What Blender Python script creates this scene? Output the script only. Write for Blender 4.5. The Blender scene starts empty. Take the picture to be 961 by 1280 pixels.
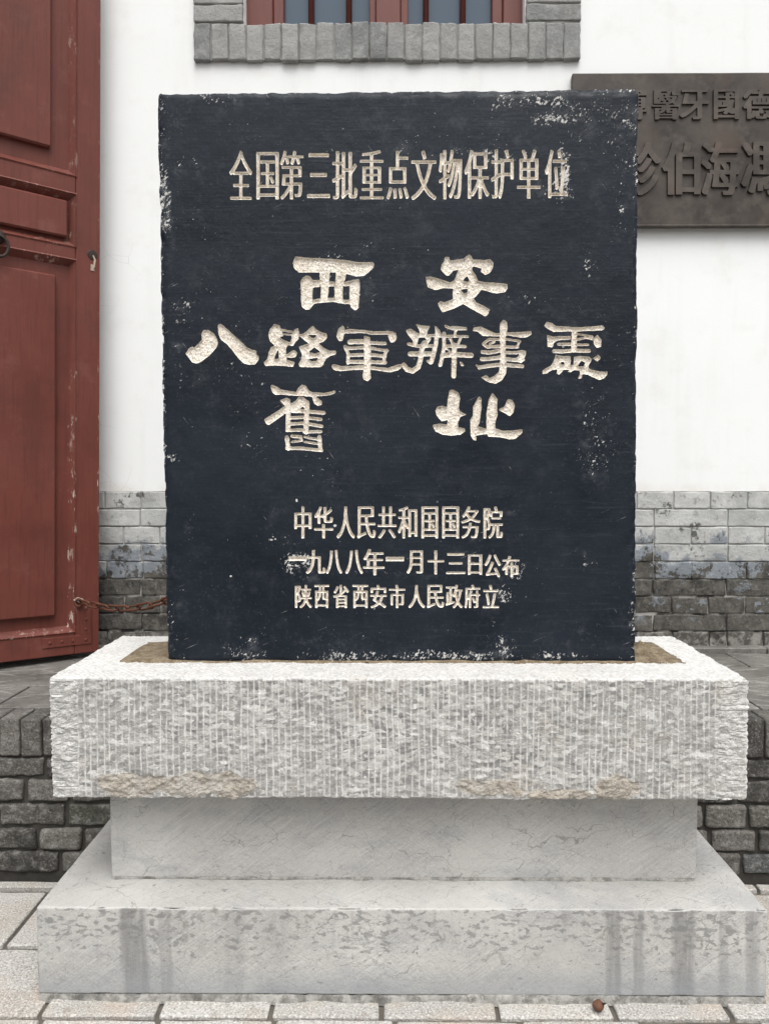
import bpy, math, random
import numpy as np
from mathutils import Vector, Matrix
from mathutils.geometry import delaunay_2d_cdt

C = bpy.context.scene.collection
R = math.radians

# ------------------------------------------------------------------ camera
cam_d = bpy.data.cameras.new('camera')
cam = bpy.data.objects.new('camera', cam_d); C.objects.link(cam)
cam_d.sensor_fit = 'VERTICAL'; cam_d.sensor_height = 36.0; cam_d.lens = 961/1280*36
cam_d.clip_start = 0.05; cam_d.clip_end = 2000
cam.location = (0, 0, 1.35)
cam.rotation_euler = (R(90-2.56), 0, R(0.39))
bpy.context.scene.camera = cam

# ------------------------------------------------------------------ sky, sun, exposure
SUN_EL, SUN_AZ = R(62), R(8)          # azimuth measured from straight behind the camera, towards the right
w = bpy.data.worlds.new('World'); bpy.context.scene.world = w; w.use_nodes = True
nt = w.node_tree; nt.nodes.clear()
sky = nt.nodes.new('ShaderNodeTexSky'); sky.sky_type = 'NISHITA'; sky.sun_disc = False
sky.sun_elevation = SUN_EL; sky.sun_rotation = R(180)-SUN_AZ
sky.air_density = 1.6; sky.dust_density = 6.0; sky.ozone_density = 1.0
hs = nt.nodes.new('ShaderNodeHueSaturation'); hs.inputs['Saturation'].default_value = 0.18
bg = nt.nodes.new('ShaderNodeBackground'); bg.inputs['Strength'].default_value = 0.145
wo = nt.nodes.new('ShaderNodeOutputWorld')
nt.links.new(sky.outputs[0], hs.inputs['Color']); nt.links.new(hs.outputs[0], bg.inputs[0]); nt.links.new(bg.outputs[0], wo.inputs[0])
sd = bpy.data.lights.new('sun', 'SUN'); sd.energy = 1.5; sd.angle = R(45); sd.color = (1.0, 0.975, 0.94)
so = bpy.data.objects.new('sun', sd); C.objects.link(so)
# light travels from the sun: behind the camera, above, a little to the right
dv = Vector((-math.sin(SUN_AZ)*math.cos(SUN_EL), math.cos(SUN_AZ)*math.cos(SUN_EL), -math.sin(SUN_EL)))
so.rotation_euler = dv.to_track_quat('-Z', 'Y').to_euler(); so.location = (1, -3, 8)
vs = bpy.context.scene.view_settings
bpy.context.scene.display_settings.display_device = 'sRGB'
vs.view_transform = 'Standard'; vs.look = 'None'; vs.gamma = 1.0; vs.use_curve_mapping = False
vs.exposure = EXPOSURE = 0.34
bpy.context.scene.cycles.max_bounces = 8

# ------------------------------------------------------------------ numpy noise
def hash3(ix, iy, iz, seed):
    h = (ix*374761393 + iy*668265263 + iz*2147483647 + seed*1274126177) & 0xFFFFFFFF
    h = ((h ^ (h >> 13))*1274126177) & 0xFFFFFFFF
    h = ((h ^ (h >> 16))*2246822519) & 0xFFFFFFFF
    h = h ^ (h >> 15)
    return (h & 0xFFFFFF)/float(0xFFFFFF)*2-1
def vnoise(P, seed=0):
    P = np.asarray(P, float); I = np.floor(P).astype(np.int64); F = P-I; F = F*F*(3-2*F)
    ix, iy, iz = I[:, 0], I[:, 1], I[:, 2]; fx, fy, fz = F[:, 0], F[:, 1], F[:, 2]
    r = 0
    for dx in (0, 1):
        for dy in (0, 1):
            for dz in (0, 1):
                r = r + hash3(ix+dx, iy+dy, iz+dz, seed)*(fx if dx else 1-fx)*(fy if dy else 1-fy)*(fz if dz else 1-fz)
    return r
def fbm(P, octv=4, seed=0, lac=2.03, gain=0.5):
    r = 0; a = 1.0; P = np.asarray(P, float)
    for k in range(octv):
        r = r + a*vnoise(P, seed+k*17); P = P*lac+3.7; a *= gain
    return r
def sm(a, b, x):
    t = np.clip((x-a)/(b-a), 0, 1); return t*t*(3-2*t)

# ------------------------------------------------------------------ mesh helpers
def link_mesh(name, me, material, parent=None, loc=None):
    o = bpy.data.objects.new(name, me); C.objects.link(o)
    for m in (material if isinstance(material, (list, tuple)) else [material]): me.materials.append(m)
    if parent is not None:
        o.parent = parent
        if 'keep' in parent: pass
        o.matrix_parent_inverse = parent_inv(parent) if loc is None else Matrix.Identity(4)
    return o
LOC = {}
def parent_inv(p):
    # parts are modelled in world coordinates: cancel the offsets of the things they belong to
    if p.get('local_coords'): return Matrix.Identity(4)
    if p.parent is not None: return Matrix.Identity(4)
    return Matrix.Translation(-Vector(p.location))
def mesh_np(name, V, faces, material, parent=None, attrs=None, smooth=False, mats=None):
    """faces: list of int arrays of shape (n,3) or (n,4)"""
    V = np.asarray(V, np.float32)
    if not isinstance(faces, list): faces = [faces]
    faces = [np.asarray(f, np.int32) for f in faces if len(f)]
    me = bpy.data.meshes.new(name)
    me.vertices.add(len(V)); me.vertices.foreach_set('co', V.ravel())
    tot = np.concatenate([np.full(len(f), f.shape[1], np.int32) for f in faces])
    idx = np.concatenate([f.ravel() for f in faces]).astype(np.int32)
    me.loops.add(len(idx)); me.loops.foreach_set('vertex_index', idx)
    me.polygons.add(len(tot)); me.polygons.foreach_set('loop_start', np.concatenate([[0], np.cumsum(tot)[:-1]]).astype(np.int32))
    me.polygons.foreach_set('loop_total', tot)
    me.polygons.foreach_set('use_smooth', np.full(len(tot), bool(smooth)))
    if mats is not None: me.polygons.foreach_set('material_index', np.asarray(mats, np.int32))
    me.update(calc_edges=True); me.validate()
    for k, v in (attrs or {}).items():
        a = me.attributes.new(k, 'FLOAT', 'POINT'); a.data.foreach_set('value', np.asarray(v, np.float32))
    return link_mesh(name, me, material, parent)
class MB:
    """collects polygons of one part"""
    def __init__(s): s.v = []; s.f = []; s.a = []; s.n = 0
    def add(s, V, F, rnd=0.0):
        s.v.append(np.asarray(V, float)); s.f += [[i+s.n for i in f] for f in F]; s.n += len(V); s.a.append(np.full(len(V), rnd))
    def box(s, x0, x1, y0, y1, z0, z1, b=0.0, rnd=0.0, jit=0.0, T=None):
        if b <= 0:
            V = [(x, y, z) for x in (x0, x1) for y in (y0, y1) for z in (z0, z1)]
            F = [(0, 1, 3, 2), (4, 6, 7, 5), (0, 4, 5, 1), (2, 3, 7, 6), (0, 2, 6, 4), (1, 5, 7, 3)]
        else:
            V = []; ids = {}
            for i, x in enumerate((x0, x1)):
                for j, y in enumerate((y0, y1)):
                    for k, z in enumerate((z0, z1)):
                        sx, sy, sz = (1, -1)[i], (1, -1)[j], (1, -1)[k]
                        ids[(i, j, k)] = len(V)
                        V += [(x, y+sy*b, z+sz*b), (x+sx*b, y, z+sz*b), (x+sx*b, y+sy*b, z)]
            g = lambda i, j, k, a: ids[(i, j, k)]+a
            F = []
            for i in (0, 1):
                q = [g(i, 0, 0, 0), g(i, 0, 1, 0), g(i, 1, 1, 0), g(i, 1, 0, 0)]; F.append(q if i == 0 else q[::-1])
                q = [g(0, i, 0, 1), g(1, i, 0, 1), g(1, i, 1, 1), g(0, i, 1, 1)]; F.append(q if i == 0 else q[::-1])
                q = [g(0, 0, i, 2), g(0, 1, i, 2), g(1, 1, i, 2), g(1, 0, i, 2)]; F.append(q if i == 0 else q[::-1])
            for a in (0, 1):
                for c in (0, 1):
                    F.append([g(0, a, c, 1), g(1, a, c, 1), g(1, a, c, 2), g(0, a, c, 2)][::1 if (a == c) else -1])
                    F.append([g(a, 0, c, 0), g(a, 1, c, 0), g(a, 1, c, 2), g(a, 0, c, 2)][::-1 if (a == c) else 1])
                    F.append([g(a, c, 0, 0), g(a, c, 1, 0), g(a, c, 1, 1), g(a, c, 0, 1)][::1 if (a == c) else -1])
            for i in (0, 1):
                for j in (0, 1):
                    for k in (0, 1):
                        q = [g(i, j, k, 0), g(i, j, k, 1), g(i, j, k, 2)]; F.append(q if (i+j+k) % 2 == 0 else q[::-1])
        V = np.array(V, float)
        if jit: V += np.random.default_rng(s.n+1).uniform(-jit, jit, V.shape)
        if T is not None: V = V @ np.array(T.to_3x3()).T + np.array(T.translation)
        s.add(V, F, rnd)
    def tube(s, pts, r, n=10, closed=False, rnd=0.0):
        P = [Vector(p) for p in pts]; m = len(P); rr = r if isinstance(r, (list, tuple)) else [r]*m
        V = []; prev = None
        for i, p in enumerate(P):
            a = P[(i-1) % m] if (closed or i) else P[i]; b = P[(i+1) % m] if (closed or i < m-1) else P[i]
            t = (b-a).normalized()
            if prev is None:
                nrm = t.orthogonal().normalized()
            else:
                nrm = (prev-t*prev.dot(t)).normalized()
            prev = nrm; bi = t.cross(nrm)
            for k in range(n):
                an = 2*math.pi*k/n; V.append(p+(nrm*math.cos(an)+bi*math.sin(an))*rr[i])
        F = []
        for i in range(m if closed else m-1):
            j = (i+1) % m
            for k in range(n): F.append([i*n+k, i*n+(k+1) % n, j*n+(k+1) % n, j*n+k])
        if not closed:
            F.append(list(range(n))[::-1]); F.append([(m-1)*n+k for k in range(n)])
        s.add([tuple(v) for v in V], F, rnd)
    def build(s, name, material, parent=None, smooth=False):
        me = bpy.data.meshes.new(name); V = np.vstack(s.v)
        me.from_pydata(V.tolist(), [], s.f); me.update()
        a = me.attributes.new('rnd', 'FLOAT', 'POINT'); a.data.foreach_set('value', np.concatenate(s.a).astype(np.float32))
        me.polygons.foreach_set('use_smooth', np.full(len(me.polygons), bool(smooth)))
        return link_mesh(name, me, material, parent)

_dbc = {}
def dense_box(xs, ys, zs, r):
    """closed box skin sampled on xs*ys*zs, edges rounded by r. returns V, quads, outward normals"""
    xs, ys, zs = map(np.asarray, (xs, ys, zs)); nx, ny, nz = len(xs), len(ys), len(zs)
    idx = -np.ones((nx, ny, nz), np.int64)
    I, J, K = np.meshgrid(range(nx), range(ny), range(nz), indexing='ij')
    sh = (I == 0) | (I == nx-1) | (J == 0) | (J == ny-1) | (K == 0) | (K == nz-1)
    n = sh.sum(); idx[sh] = np.arange(n)
    P = np.stack([xs[I[sh]], ys[J[sh]], zs[K[sh]]], 1)
    Q = []
    def q(a, b, c, d, flip): Q.append(np.stack([a.ravel(), d.ravel(), c.ravel(), b.ravel()] if flip else [a.ravel(), b.ravel(), c.ravel(), d.ravel()], 1))
    for e in (0, -1):
        f = idx[e]; q(f[:-1, :-1], f[1:, :-1], f[1:, 1:], f[:-1, 1:], e == 0)
        f = idx[:, e]; q(f[:-1, :-1], f[1:, :-1], f[1:, 1:], f[:-1, 1:], e == -1)
        f = idx[:, :, e]; q(f[:-1, :-1], f[1:, :-1], f[1:, 1:], f[:-1, 1:], e == 0)
    lo = np.array([xs[0], ys[0], zs[0]])+r; hi = np.array([xs[-1], ys[-1], zs[-1]])-r
    c = np.clip(P, lo, hi); d = P-c; L = np.linalg.norm(d, axis=1, keepdims=True); N = d/np.maximum(L, 1e-9)
    return c+N*r, np.vstack(Q), N
def spaced(a, b, step, extra=()):
    n = max(2, int(round((b-a)/step))+1); return np.linspace(a, b, n)
def edged(a, b, step, r):
    """samples with a few extra close to both ends so a rounded edge stays round"""
    return np.unique(np.round(np.concatenate([[a, a+r*.45, a+r*.8, b-r*.8, b-r*.45, b], spaced(a+r*1.2, b-r*1.2, step)]), 6))

# ------------------------------------------------------------------ things
def thing(name, label, cat, loc=(0, 0, 0), group=None):
    o = bpy.data.objects.new(name, None); C.objects.link(o); o.location = loc; o.empty_display_size = .1
    o['label'] = label; o['category'] = cat
    if group: o['group'] = group
    bpy.context.view_layer.update()
    return o
def tag(o, label, cat, group=None):
    o['label'] = label; o['category'] = cat
    if group: o['group'] = group
    return o
def struct(o): o['kind'] = 'structure'; return o

# ------------------------------------------------------------------ material helper
class Mat:
    def __init__(s, name, rough=0.8, spec=0.4, metal=0.0):
        s.m = bpy.data.materials.new(name); s.m.use_nodes = True; s.nt = s.m.node_tree; s.nt.nodes.clear()
        s.out = s.nt.nodes.new('ShaderNodeOutputMaterial'); s.b = s.nt.nodes.new('ShaderNodeBsdfPrincipled')
        s.nt.links.new(s.b.outputs[0], s.out.inputs[0])
        s.b.inputs['Roughness'].default_value = rough; s.b.inputs['Specular IOR Level'].default_value = spec; s.b.inputs['Metallic'].default_value = metal
        s._co = None
    def _set(s, inp, v):
        if v is None: return
        if isinstance(v, bpy.types.NodeSocket): s.nt.links.new(v, inp)
        elif isinstance(v, (tuple, list)) and len(v) == 3 and inp.type == 'RGBA': inp.default_value = (*v, 1)
        else: inp.default_value = v
    def co(s):
        if s._co is None: s._co = s.nt.nodes.new('ShaderNodeTexCoord').outputs['Object']
        return s._co
    def xyz(s):
        n = s.nt.nodes.new('ShaderNodeSeparateXYZ'); s._set(n.inputs[0], s.co()); return n.outputs
    def map(s, scale=(1, 1, 1), rot=(0, 0, 0), loc=(0, 0, 0), vec=None):
        n = s.nt.nodes.new('ShaderNodeMapping'); s._set(n.inputs['Vector'], vec or s.co())
        n.inputs['Scale'].default_value = scale; n.inputs['Rotation'].default_value = rot; n.inputs['Location'].default_value = loc
        return n.outputs[0]
    def turn(s, rot, vec=None):
        n = s.nt.nodes.new('ShaderNodeMapping'); s._set(n.inputs['Vector'], vec or s.co()); n.inputs['Rotation'].default_value = rot
        return n.outputs[0]
    def noise(s, scale, detail=4, rough=.55, dist=0.0, vec=None, col=False):
        n = s.nt.nodes.new('ShaderNodeTexNoise'); s._set(n.inputs['Vector'], vec or s.co())
        n.inputs['Scale'].default_value = scale; n.inputs['Detail'].default_value = detail; n.inputs['Roughness'].default_value = rough; n.inputs['Distortion'].default_value = dist
        return n.outputs['Color' if col else 'Fac']
    def vor(s, scale, feature='F1', vec=None, rand=1.0, out='Distance'):
        n = s.nt.nodes.new('ShaderNodeTexVoronoi'); n.feature = feature; s._set(n.inputs['Vector'], vec or s.co())
        n.inputs['Scale'].default_value = scale; n.inputs['Randomness'].default_value = rand
        return n.outputs[out]
    def warp(s, amt, scale, vec=None):
        c = s.noise(scale, 3, .5, vec=vec, col=True)
        n = s.nt.nodes.new('ShaderNodeVectorMath'); n.operation = 'MULTIPLY_ADD'
        s._set(n.inputs[0], c); n.inputs[1].default_value = (amt, amt, amt); s._set(n.inputs[2], vec or s.co())
        return n.outputs[0]
    def math(s, op, a, b=0.0, c=None, clamp=False):
        n = s.nt.nodes.new('ShaderNodeMath'); n.operation = op; n.use_clamp = clamp
        s._set(n.inputs[0], a); s._set(n.inputs[1], b)
        if c is not None: s._set(n.inputs[2], c)
        return n.outputs[0]
    def step(s, x, a, b, lo=0.0, hi=1.0):
        n = s.nt.nodes.new('ShaderNodeMapRange'); n.interpolation_type = 'SMOOTHSTEP'
        s._set(n.inputs['Value'], x); s._set(n.inputs['From Min'], a); s._set(n.inputs['From Max'], b)
        n.inputs['To Min'].default_value = lo; n.inputs['To Max'].default_value = hi
        return n.outputs[0]
    def ramp(s, x, stops):
        n = s.nt.nodes.new('ShaderNodeValToRGB'); s._set(n.inputs[0], x); e = n.color_ramp.elements
        while len(e) < len(stops): e.new(0.5)
        for k, (p, c) in enumerate(stops): e[k].position = p; e[k].color = (*c, 1)
        return n.outputs[0]
    def mix(s, f, a, b, mode='MIX'):
        n = s.nt.nodes.new('ShaderNodeMix'); n.data_type = 'RGBA'; n.blend_type = mode
        s._set(n.inputs[0], f); s._set(n.inputs[6], a); s._set(n.inputs[7], b)
        return n.outputs[2]
    def attr(s, name):
        n = s.nt.nodes.new('ShaderNodeAttribute'); n.attribute_name = name; return n.outputs['Fac']
    def bump(s, h, dist, strength=1.0, prev=None):
        n = s.nt.nodes.new('ShaderNodeBump'); n.inputs['Strength'].default_value = strength; n.inputs['Distance'].default_value = dist
        s._set(n.inputs['Height'], h)
        if prev is not None: s._set(n.inputs['Normal'], prev)
        return n.outputs[0]
    def done(s, col=None, rough=None, nrm=None, spec=None):
        if col is not None: s._set(s.b.inputs['Base Color'], col)
        if rough is not None: s._set(s.b.inputs['Roughness'], rough)
        if nrm is not None: s._set(s.b.inputs['Normal'], nrm)
        if spec is not None: s._set(s.b.inputs['Specular IOR Level'], spec)
        return s.m

# ------------------------------------------------------------------ materials
def m_plaster():
    M = Mat('white_plaster', .9, .2)
    n = M.noise(1.3, 5, .6); n2 = M.noise(7, 6, .65)
    col = M.mix(M.math('MULTIPLY', M.step(n, .4, .7), .5), (.785, .80, .803), (.825, .842, .848))
    col = M.mix(M.math('MULTIPLY', M.step(n2, .52, .72), .18), col, (.60, .59, .56))
    rs_ = M.noise(3, 5, .6, vec=M.map((5, 1, .5))); col = M.mix(M.math('MULTIPLY', M.step(rs_, .52, .70), .09), col, (.58, .57, .54))
    x = M.xyz()
    # hairline cracks, only low on the door side
    wv = M.warp(.16, 2.2); e = M.vor(4.3, 'DISTANCE_TO_EDGE', vec=wv)
    line = M.step(e, .0, .007, 1, 0); msk = M.math('MULTIPLY', M.step(M.noise(2.3, 2), .47, .56), M.step(x[0], -.95, -.75, 1, 0))
    msk = M.math('MULTIPLY', msk, M.step(x[2], 2.3, 2.5, 1, 0))
    col = M.mix(M.math('MULTIPLY', M.math('MULTIPLY', line, msk), .38), col, (.45, .43, .40))
    # damp, slightly dirty foot above the bricks
    foot = M.math('MULTIPLY', M.step(x[2], 1.287, 1.34, 1, 0), M.step(n2, .35, .6))
    col = M.mix(M.math('MULTIPLY', foot, .35), col, (.62, .55, .47))
    nr = M.bump(M.noise(2.6, 3), .006, .4); nr = M.bump(M.noise(14, 5, .6, vec=M.map((1, 1, 2))), .0007, .4, nr); nr = M.bump(M.noise(90, 4), .0006, .5, nr)
    return M.done(col, nrm=nr)
def m_dado():
    M = Mat('whitewashed_grey_brick', .9, .25)
    x = M.xyz(); rn = M.attr('rnd'); w_ = M.warp(.03, 9)
    n = M.noise(5.5, 9, .74, vec=w_); nf = M.noise(60, 6, .68); nh = M.noise(22, 6, .7)
    brick = M.mix(M.step(nh, .32, .68), (.030, .029, .027), (.125, .118, .106))
    brick = M.mix(M.math('MULTIPLY', rn, .5), brick, (.115, .108, .096))
    brick = M.mix(M.math('MULTIPLY', M.step(nf, .54, .68), .5), brick, (.23, .222, .205))
    brick = M.mix(M.math('MULTIPLY', M.step(M.noise(33, 5, .7), .58, .68), .6), brick, (.018, .018, .017))
    # limewash: whole above, flaking in the middle courses, gone below
    z = M.math('ADD', x[2], M.math('MULTIPLY', M.math('SUBTRACT', n, .5), 1.05))
    z = M.math('ADD', z, M.math('MULTIPLY', M.math('SUBTRACT', nf, .5), .16))
    z = M.math('ADD', z, M.math('MULTIPLY', M.math('SUBTRACT', rn, .5), .17))
    pm = M.step(z, .905, .925)
    zb = M.math('ADD', M.math('ADD', x[2], M.math('MULTIPLY', M.math('SUBTRACT', n, .5), .55)), M.math('MULTIPLY', M.math('SUBTRACT', rn, .5), .16))
    blue = M.step(zb, .985, 1.03, 1, 0)
    left_over = M.math('MULTIPLY', M.step(M.math('ADD', n, M.math('MULTIPLY', M.math('SUBTRACT', rn, .5), .12)), .575, .59), M.step(x[2], .66, .74))
    pm = M.math('MAXIMUM', pm, left_over)
    wash = M.mix(M.step(M.noise(7, 6, .65), .35, .65), (.36, .365, .355), (.52, .525, .515))
    wash = M.mix(M.math('MULTIPLY', rn, .5), wash, (.34, .35, .35))
    wash = M.mix(M.math('MULTIPLY', blue, .85), wash, (.17, .195, .225))
    wash = M.mix(M.math('MULTIPLY', M.step(nf, .55, .70), .45), wash, (.60, .60, .59))
    wash = M.mix(M.math('MULTIPLY', M.step(M.noise(30, 6, .7), .56, .66), .6), wash, (.20, .195, .18))
    wash = M.mix(M.math('MULTIPLY', M.step(M.math('ADD', n, M.math('MULTIPLY', nf, .3)), .74, .80), .85), wash, (.06, .058, .054))
    lime = M.math('MULTIPLY', M.step(M.math('ADD', x[2], M.math('MULTIPLY', n, .05)), .655, .675, 1, 0), M.step(nh, .44, .60))
    brick = M.mix(M.math('MULTIPLY', lime, .75), brick, (.27, .265, .245))
    col = M.mix(pm, brick, wash)
    nr = M.bump(nh, .007, .8); nr = M.bump(nf, .003, .8, nr); nr = M.bump(pm, .0015, .7, nr)
    return M.done(col, nrm=nr)
def m_dado_joint():
    M = Mat('old_lime_joint', .95, .2); x = M.xyz()
    low = M.mix(M.step(M.noise(14, 4), .42, .6), (.05, .048, .045), (.33, .32, .30))
    col = M.mix(M.step(M.math('ADD', x[2], M.math('MULTIPLY', M.noise(9, 4), .15)), 1.0, 1.1), low, (.36, .36, .35))
    return M.done(col, nrm=M.bump(M.noise(60, 4), .002, .6))
def m_retain():
    M = Mat('dark_weathered_brick', .9, .3)
    rn = M.attr('rnd')
    a = M.ramp(rn, [(0, (.030, .029, .027)), (.3, (.085, .079, .072)), (.65, (.155, .145, .133)), (.88, (.065, .067, .053)), (1, (.095, .10, .107))])
    n = M.noise(30, 8, .7); n2 = M.noise(9, 4)
    col = M.mix(M.math('MULTIPLY', M.step(n, .48, .68), .65), a, (.27, .262, .25))
    g_ = M.noise(150, 4, .7); col = M.mix(M.math('MULTIPLY', M.step(g_, .55, .66), .5), col, (.33, .32, .30)); col = M.mix(M.math('MULTIPLY', M.step(g_, .36, .45, 1, 0), .6), col, (.02, .02, .019))
    col = M.mix(M.math('MULTIPLY', M.step(n2, .52, .68), .65), col, (.022, .022, .020))
    v = M.vor(70); col = M.mix(M.math('MULTIPLY', M.step(v, .1, .22, 1, 0), .5), col, (.015, .015, .014))
    nr = M.bump(n, .008, 1.0); nr = M.bump(v, .003, .6, nr); nr = M.bump(g_, .002, .8, nr)
    return M.done(col, nrm=nr)
def m_joint_dark():
    M = Mat('dark_mortar', .95, .2); n = M.noise(40, 5)
    return M.done(M.mix(n, (.02, .019, .017), (.075, .07, .062)), nrm=M.bump(n, .004, .8))
def m_terrace():
    M = Mat('worn_dark_flagstone', .75, .4); rn = M.attr('rnd')
    n = M.noise(5, 8, .72); col = M.mix(M.step(n, .3, .7), (.07, .066, .060), (.17, .162, .148))
    col = M.mix(M.math('MULTIPLY', rn, .5), col, (.19, .182, .168))
    for rot, sc_ in ((28, 5), (-20, 7)):
        sc = M.noise(sc_, 7, .72, .3, vec=M.map((.8, 5, 1), vec=M.turn((0, 0, R(rot))))); col = M.mix(M.math('MULTIPLY', M.step(sc, .54, .66), .65), col, (.33, .32, .30))
    g = M.noise(120, 4, .7); col = M.mix(M.math('MULTIPLY', M.step(g, .38, .46, 1, 0), .5), col, (.04, .038, .035))
    nr = M.bump(n, .006, .7); nr = M.bump(g, .0015, .6, nr)
    return M.done(col, M.step(n, .3, .7, .55, .85), nr)
def m_paver():
    M = Mat('bush_hammered_granite', .85, .35); rn = M.attr('rnd')
    base = M.mix(rn, (.37, .36, .338), (.47, .46, .438))
    n = M.noise(4.5, 6, .65); base = M.mix(M.math('MULTIPLY', M.step(n, .45, .68), .6), base, (.36, .32, .27))
    v = M.noise(190, 3, .65); v2 = M.vor(150)
    col = M.mix(M.math('MULTIPLY', M.step(v, .53, .62), .75), base, (.20, .19, .18))
    col = M.mix(M.math('MULTIPLY', M.step(v, .36, .46, 1, 0), .6), col, (.72, .71, .685))
    st = M.noise(12, 7, .72); col = M.mix(M.math('MULTIPLY', M.step(st, .56, .68), .6), col, (.25, .21, .165))
    col = M.mix(M.math('MULTIPLY', M.step(M.noise(3.2, 4), .52, .62), .3), col, (.48, .36, .27))
    nr = M.bump(v, .004, 1.0); nr = M.bump(v2, .002, .6, nr); nr = M.bump(n, .004, .4, nr)
    return M.done(col, nrm=nr)
def m_ground():
    M = Mat('dusty_joint_soil', .95, .15); n = M.noise(25, 6)
    return M.done(M.mix(n, (.06, .055, .048), (.16, .145, .125)), nrm=M.bump(n, .006, .7))
def m_plinth():
    M = Mat('chiselled_limestone', .9, .25)
    tool_toplight = M.attr('tool_toplight'); sp = M.attr('spall'); x = M.xyz()
    n = M.noise(4, 6, .65); nf = M.noise(95, 6, .75); nm = M.noise(30, 6, .7); ng = M.noise(230, 3, .7)
    col = M.mix(M.step(n, .3, .7), (.345, .34, .324), (.47, .463, .445))
    col = M.mix(M.math('MULTIPLY', M.step(nm, .47, .62), .65), col, (.29, .286, .277))
    col = M.mix(M.math('MULTIPLY', M.step(M.noise(3.4, 6, .7), .53, .66), .45), col, (.36, .315, .255))
    col = M.mix(M.math('MULTIPLY', M.step(nf, .51, .63), .65), col, (.64, .635, .62))
    col = M.mix(M.math('MULTIPLY', M.step(ng, .36, .45, 1, 0), .35), col, (.15, .148, .14))
    cell = M.vor(1.0, vec=M.map((61, 40, 118), vec=M.warp(.006, 40)), out='Color'); cv = M.nt.nodes.new('ShaderNodeSeparateColor'); M.nt.links.new(cell, cv.inputs[0])
    rest = M.math('SUBTRACT', 1.0, M.math('MAXIMUM', tool_toplight, sp))
    col = M.mix(M.math('MULTIPLY', M.math('MULTIPLY', M.step(cv.outputs[0], .45, .85), M.step(n, .36, .62, .35, .9)), rest), col, (.205, .203, .20))
    col = M.mix(M.math('MULTIPLY', M.math('MULTIPLY', M.step(cv.outputs[0], .30, .05), .55), rest), col, (.66, .655, .64))
    col = M.mix(M.math('MULTIPLY', tool_toplight, M.step(nf, .34, .56, .30, .95)), col, (.76, .755, .745))
    spc = M.mix(M.step(M.noise(38, 6, .7), .34, .62), (.20, .165, .125), (.42, .37, .305))
    spc = M.mix(M.math('MULTIPLY', M.step(ng, .52, .62), .5), spc, (.50, .47, .42))
    spc = M.mix(M.math('MULTIPLY', M.step(M.noise(16, 4), .5, .62), .5), spc, (.44, .42, .39))
    col = M.mix(M.math('MULTIPLY', sp, .70), col, spc)
    nr = M.bump(nm, .0035, .7); nr = M.bump(nf, .004, .85, nr); nr = M.bump(ng, .0022, 1.0, nr)
    return M.done(col, nrm=nr)
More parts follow.
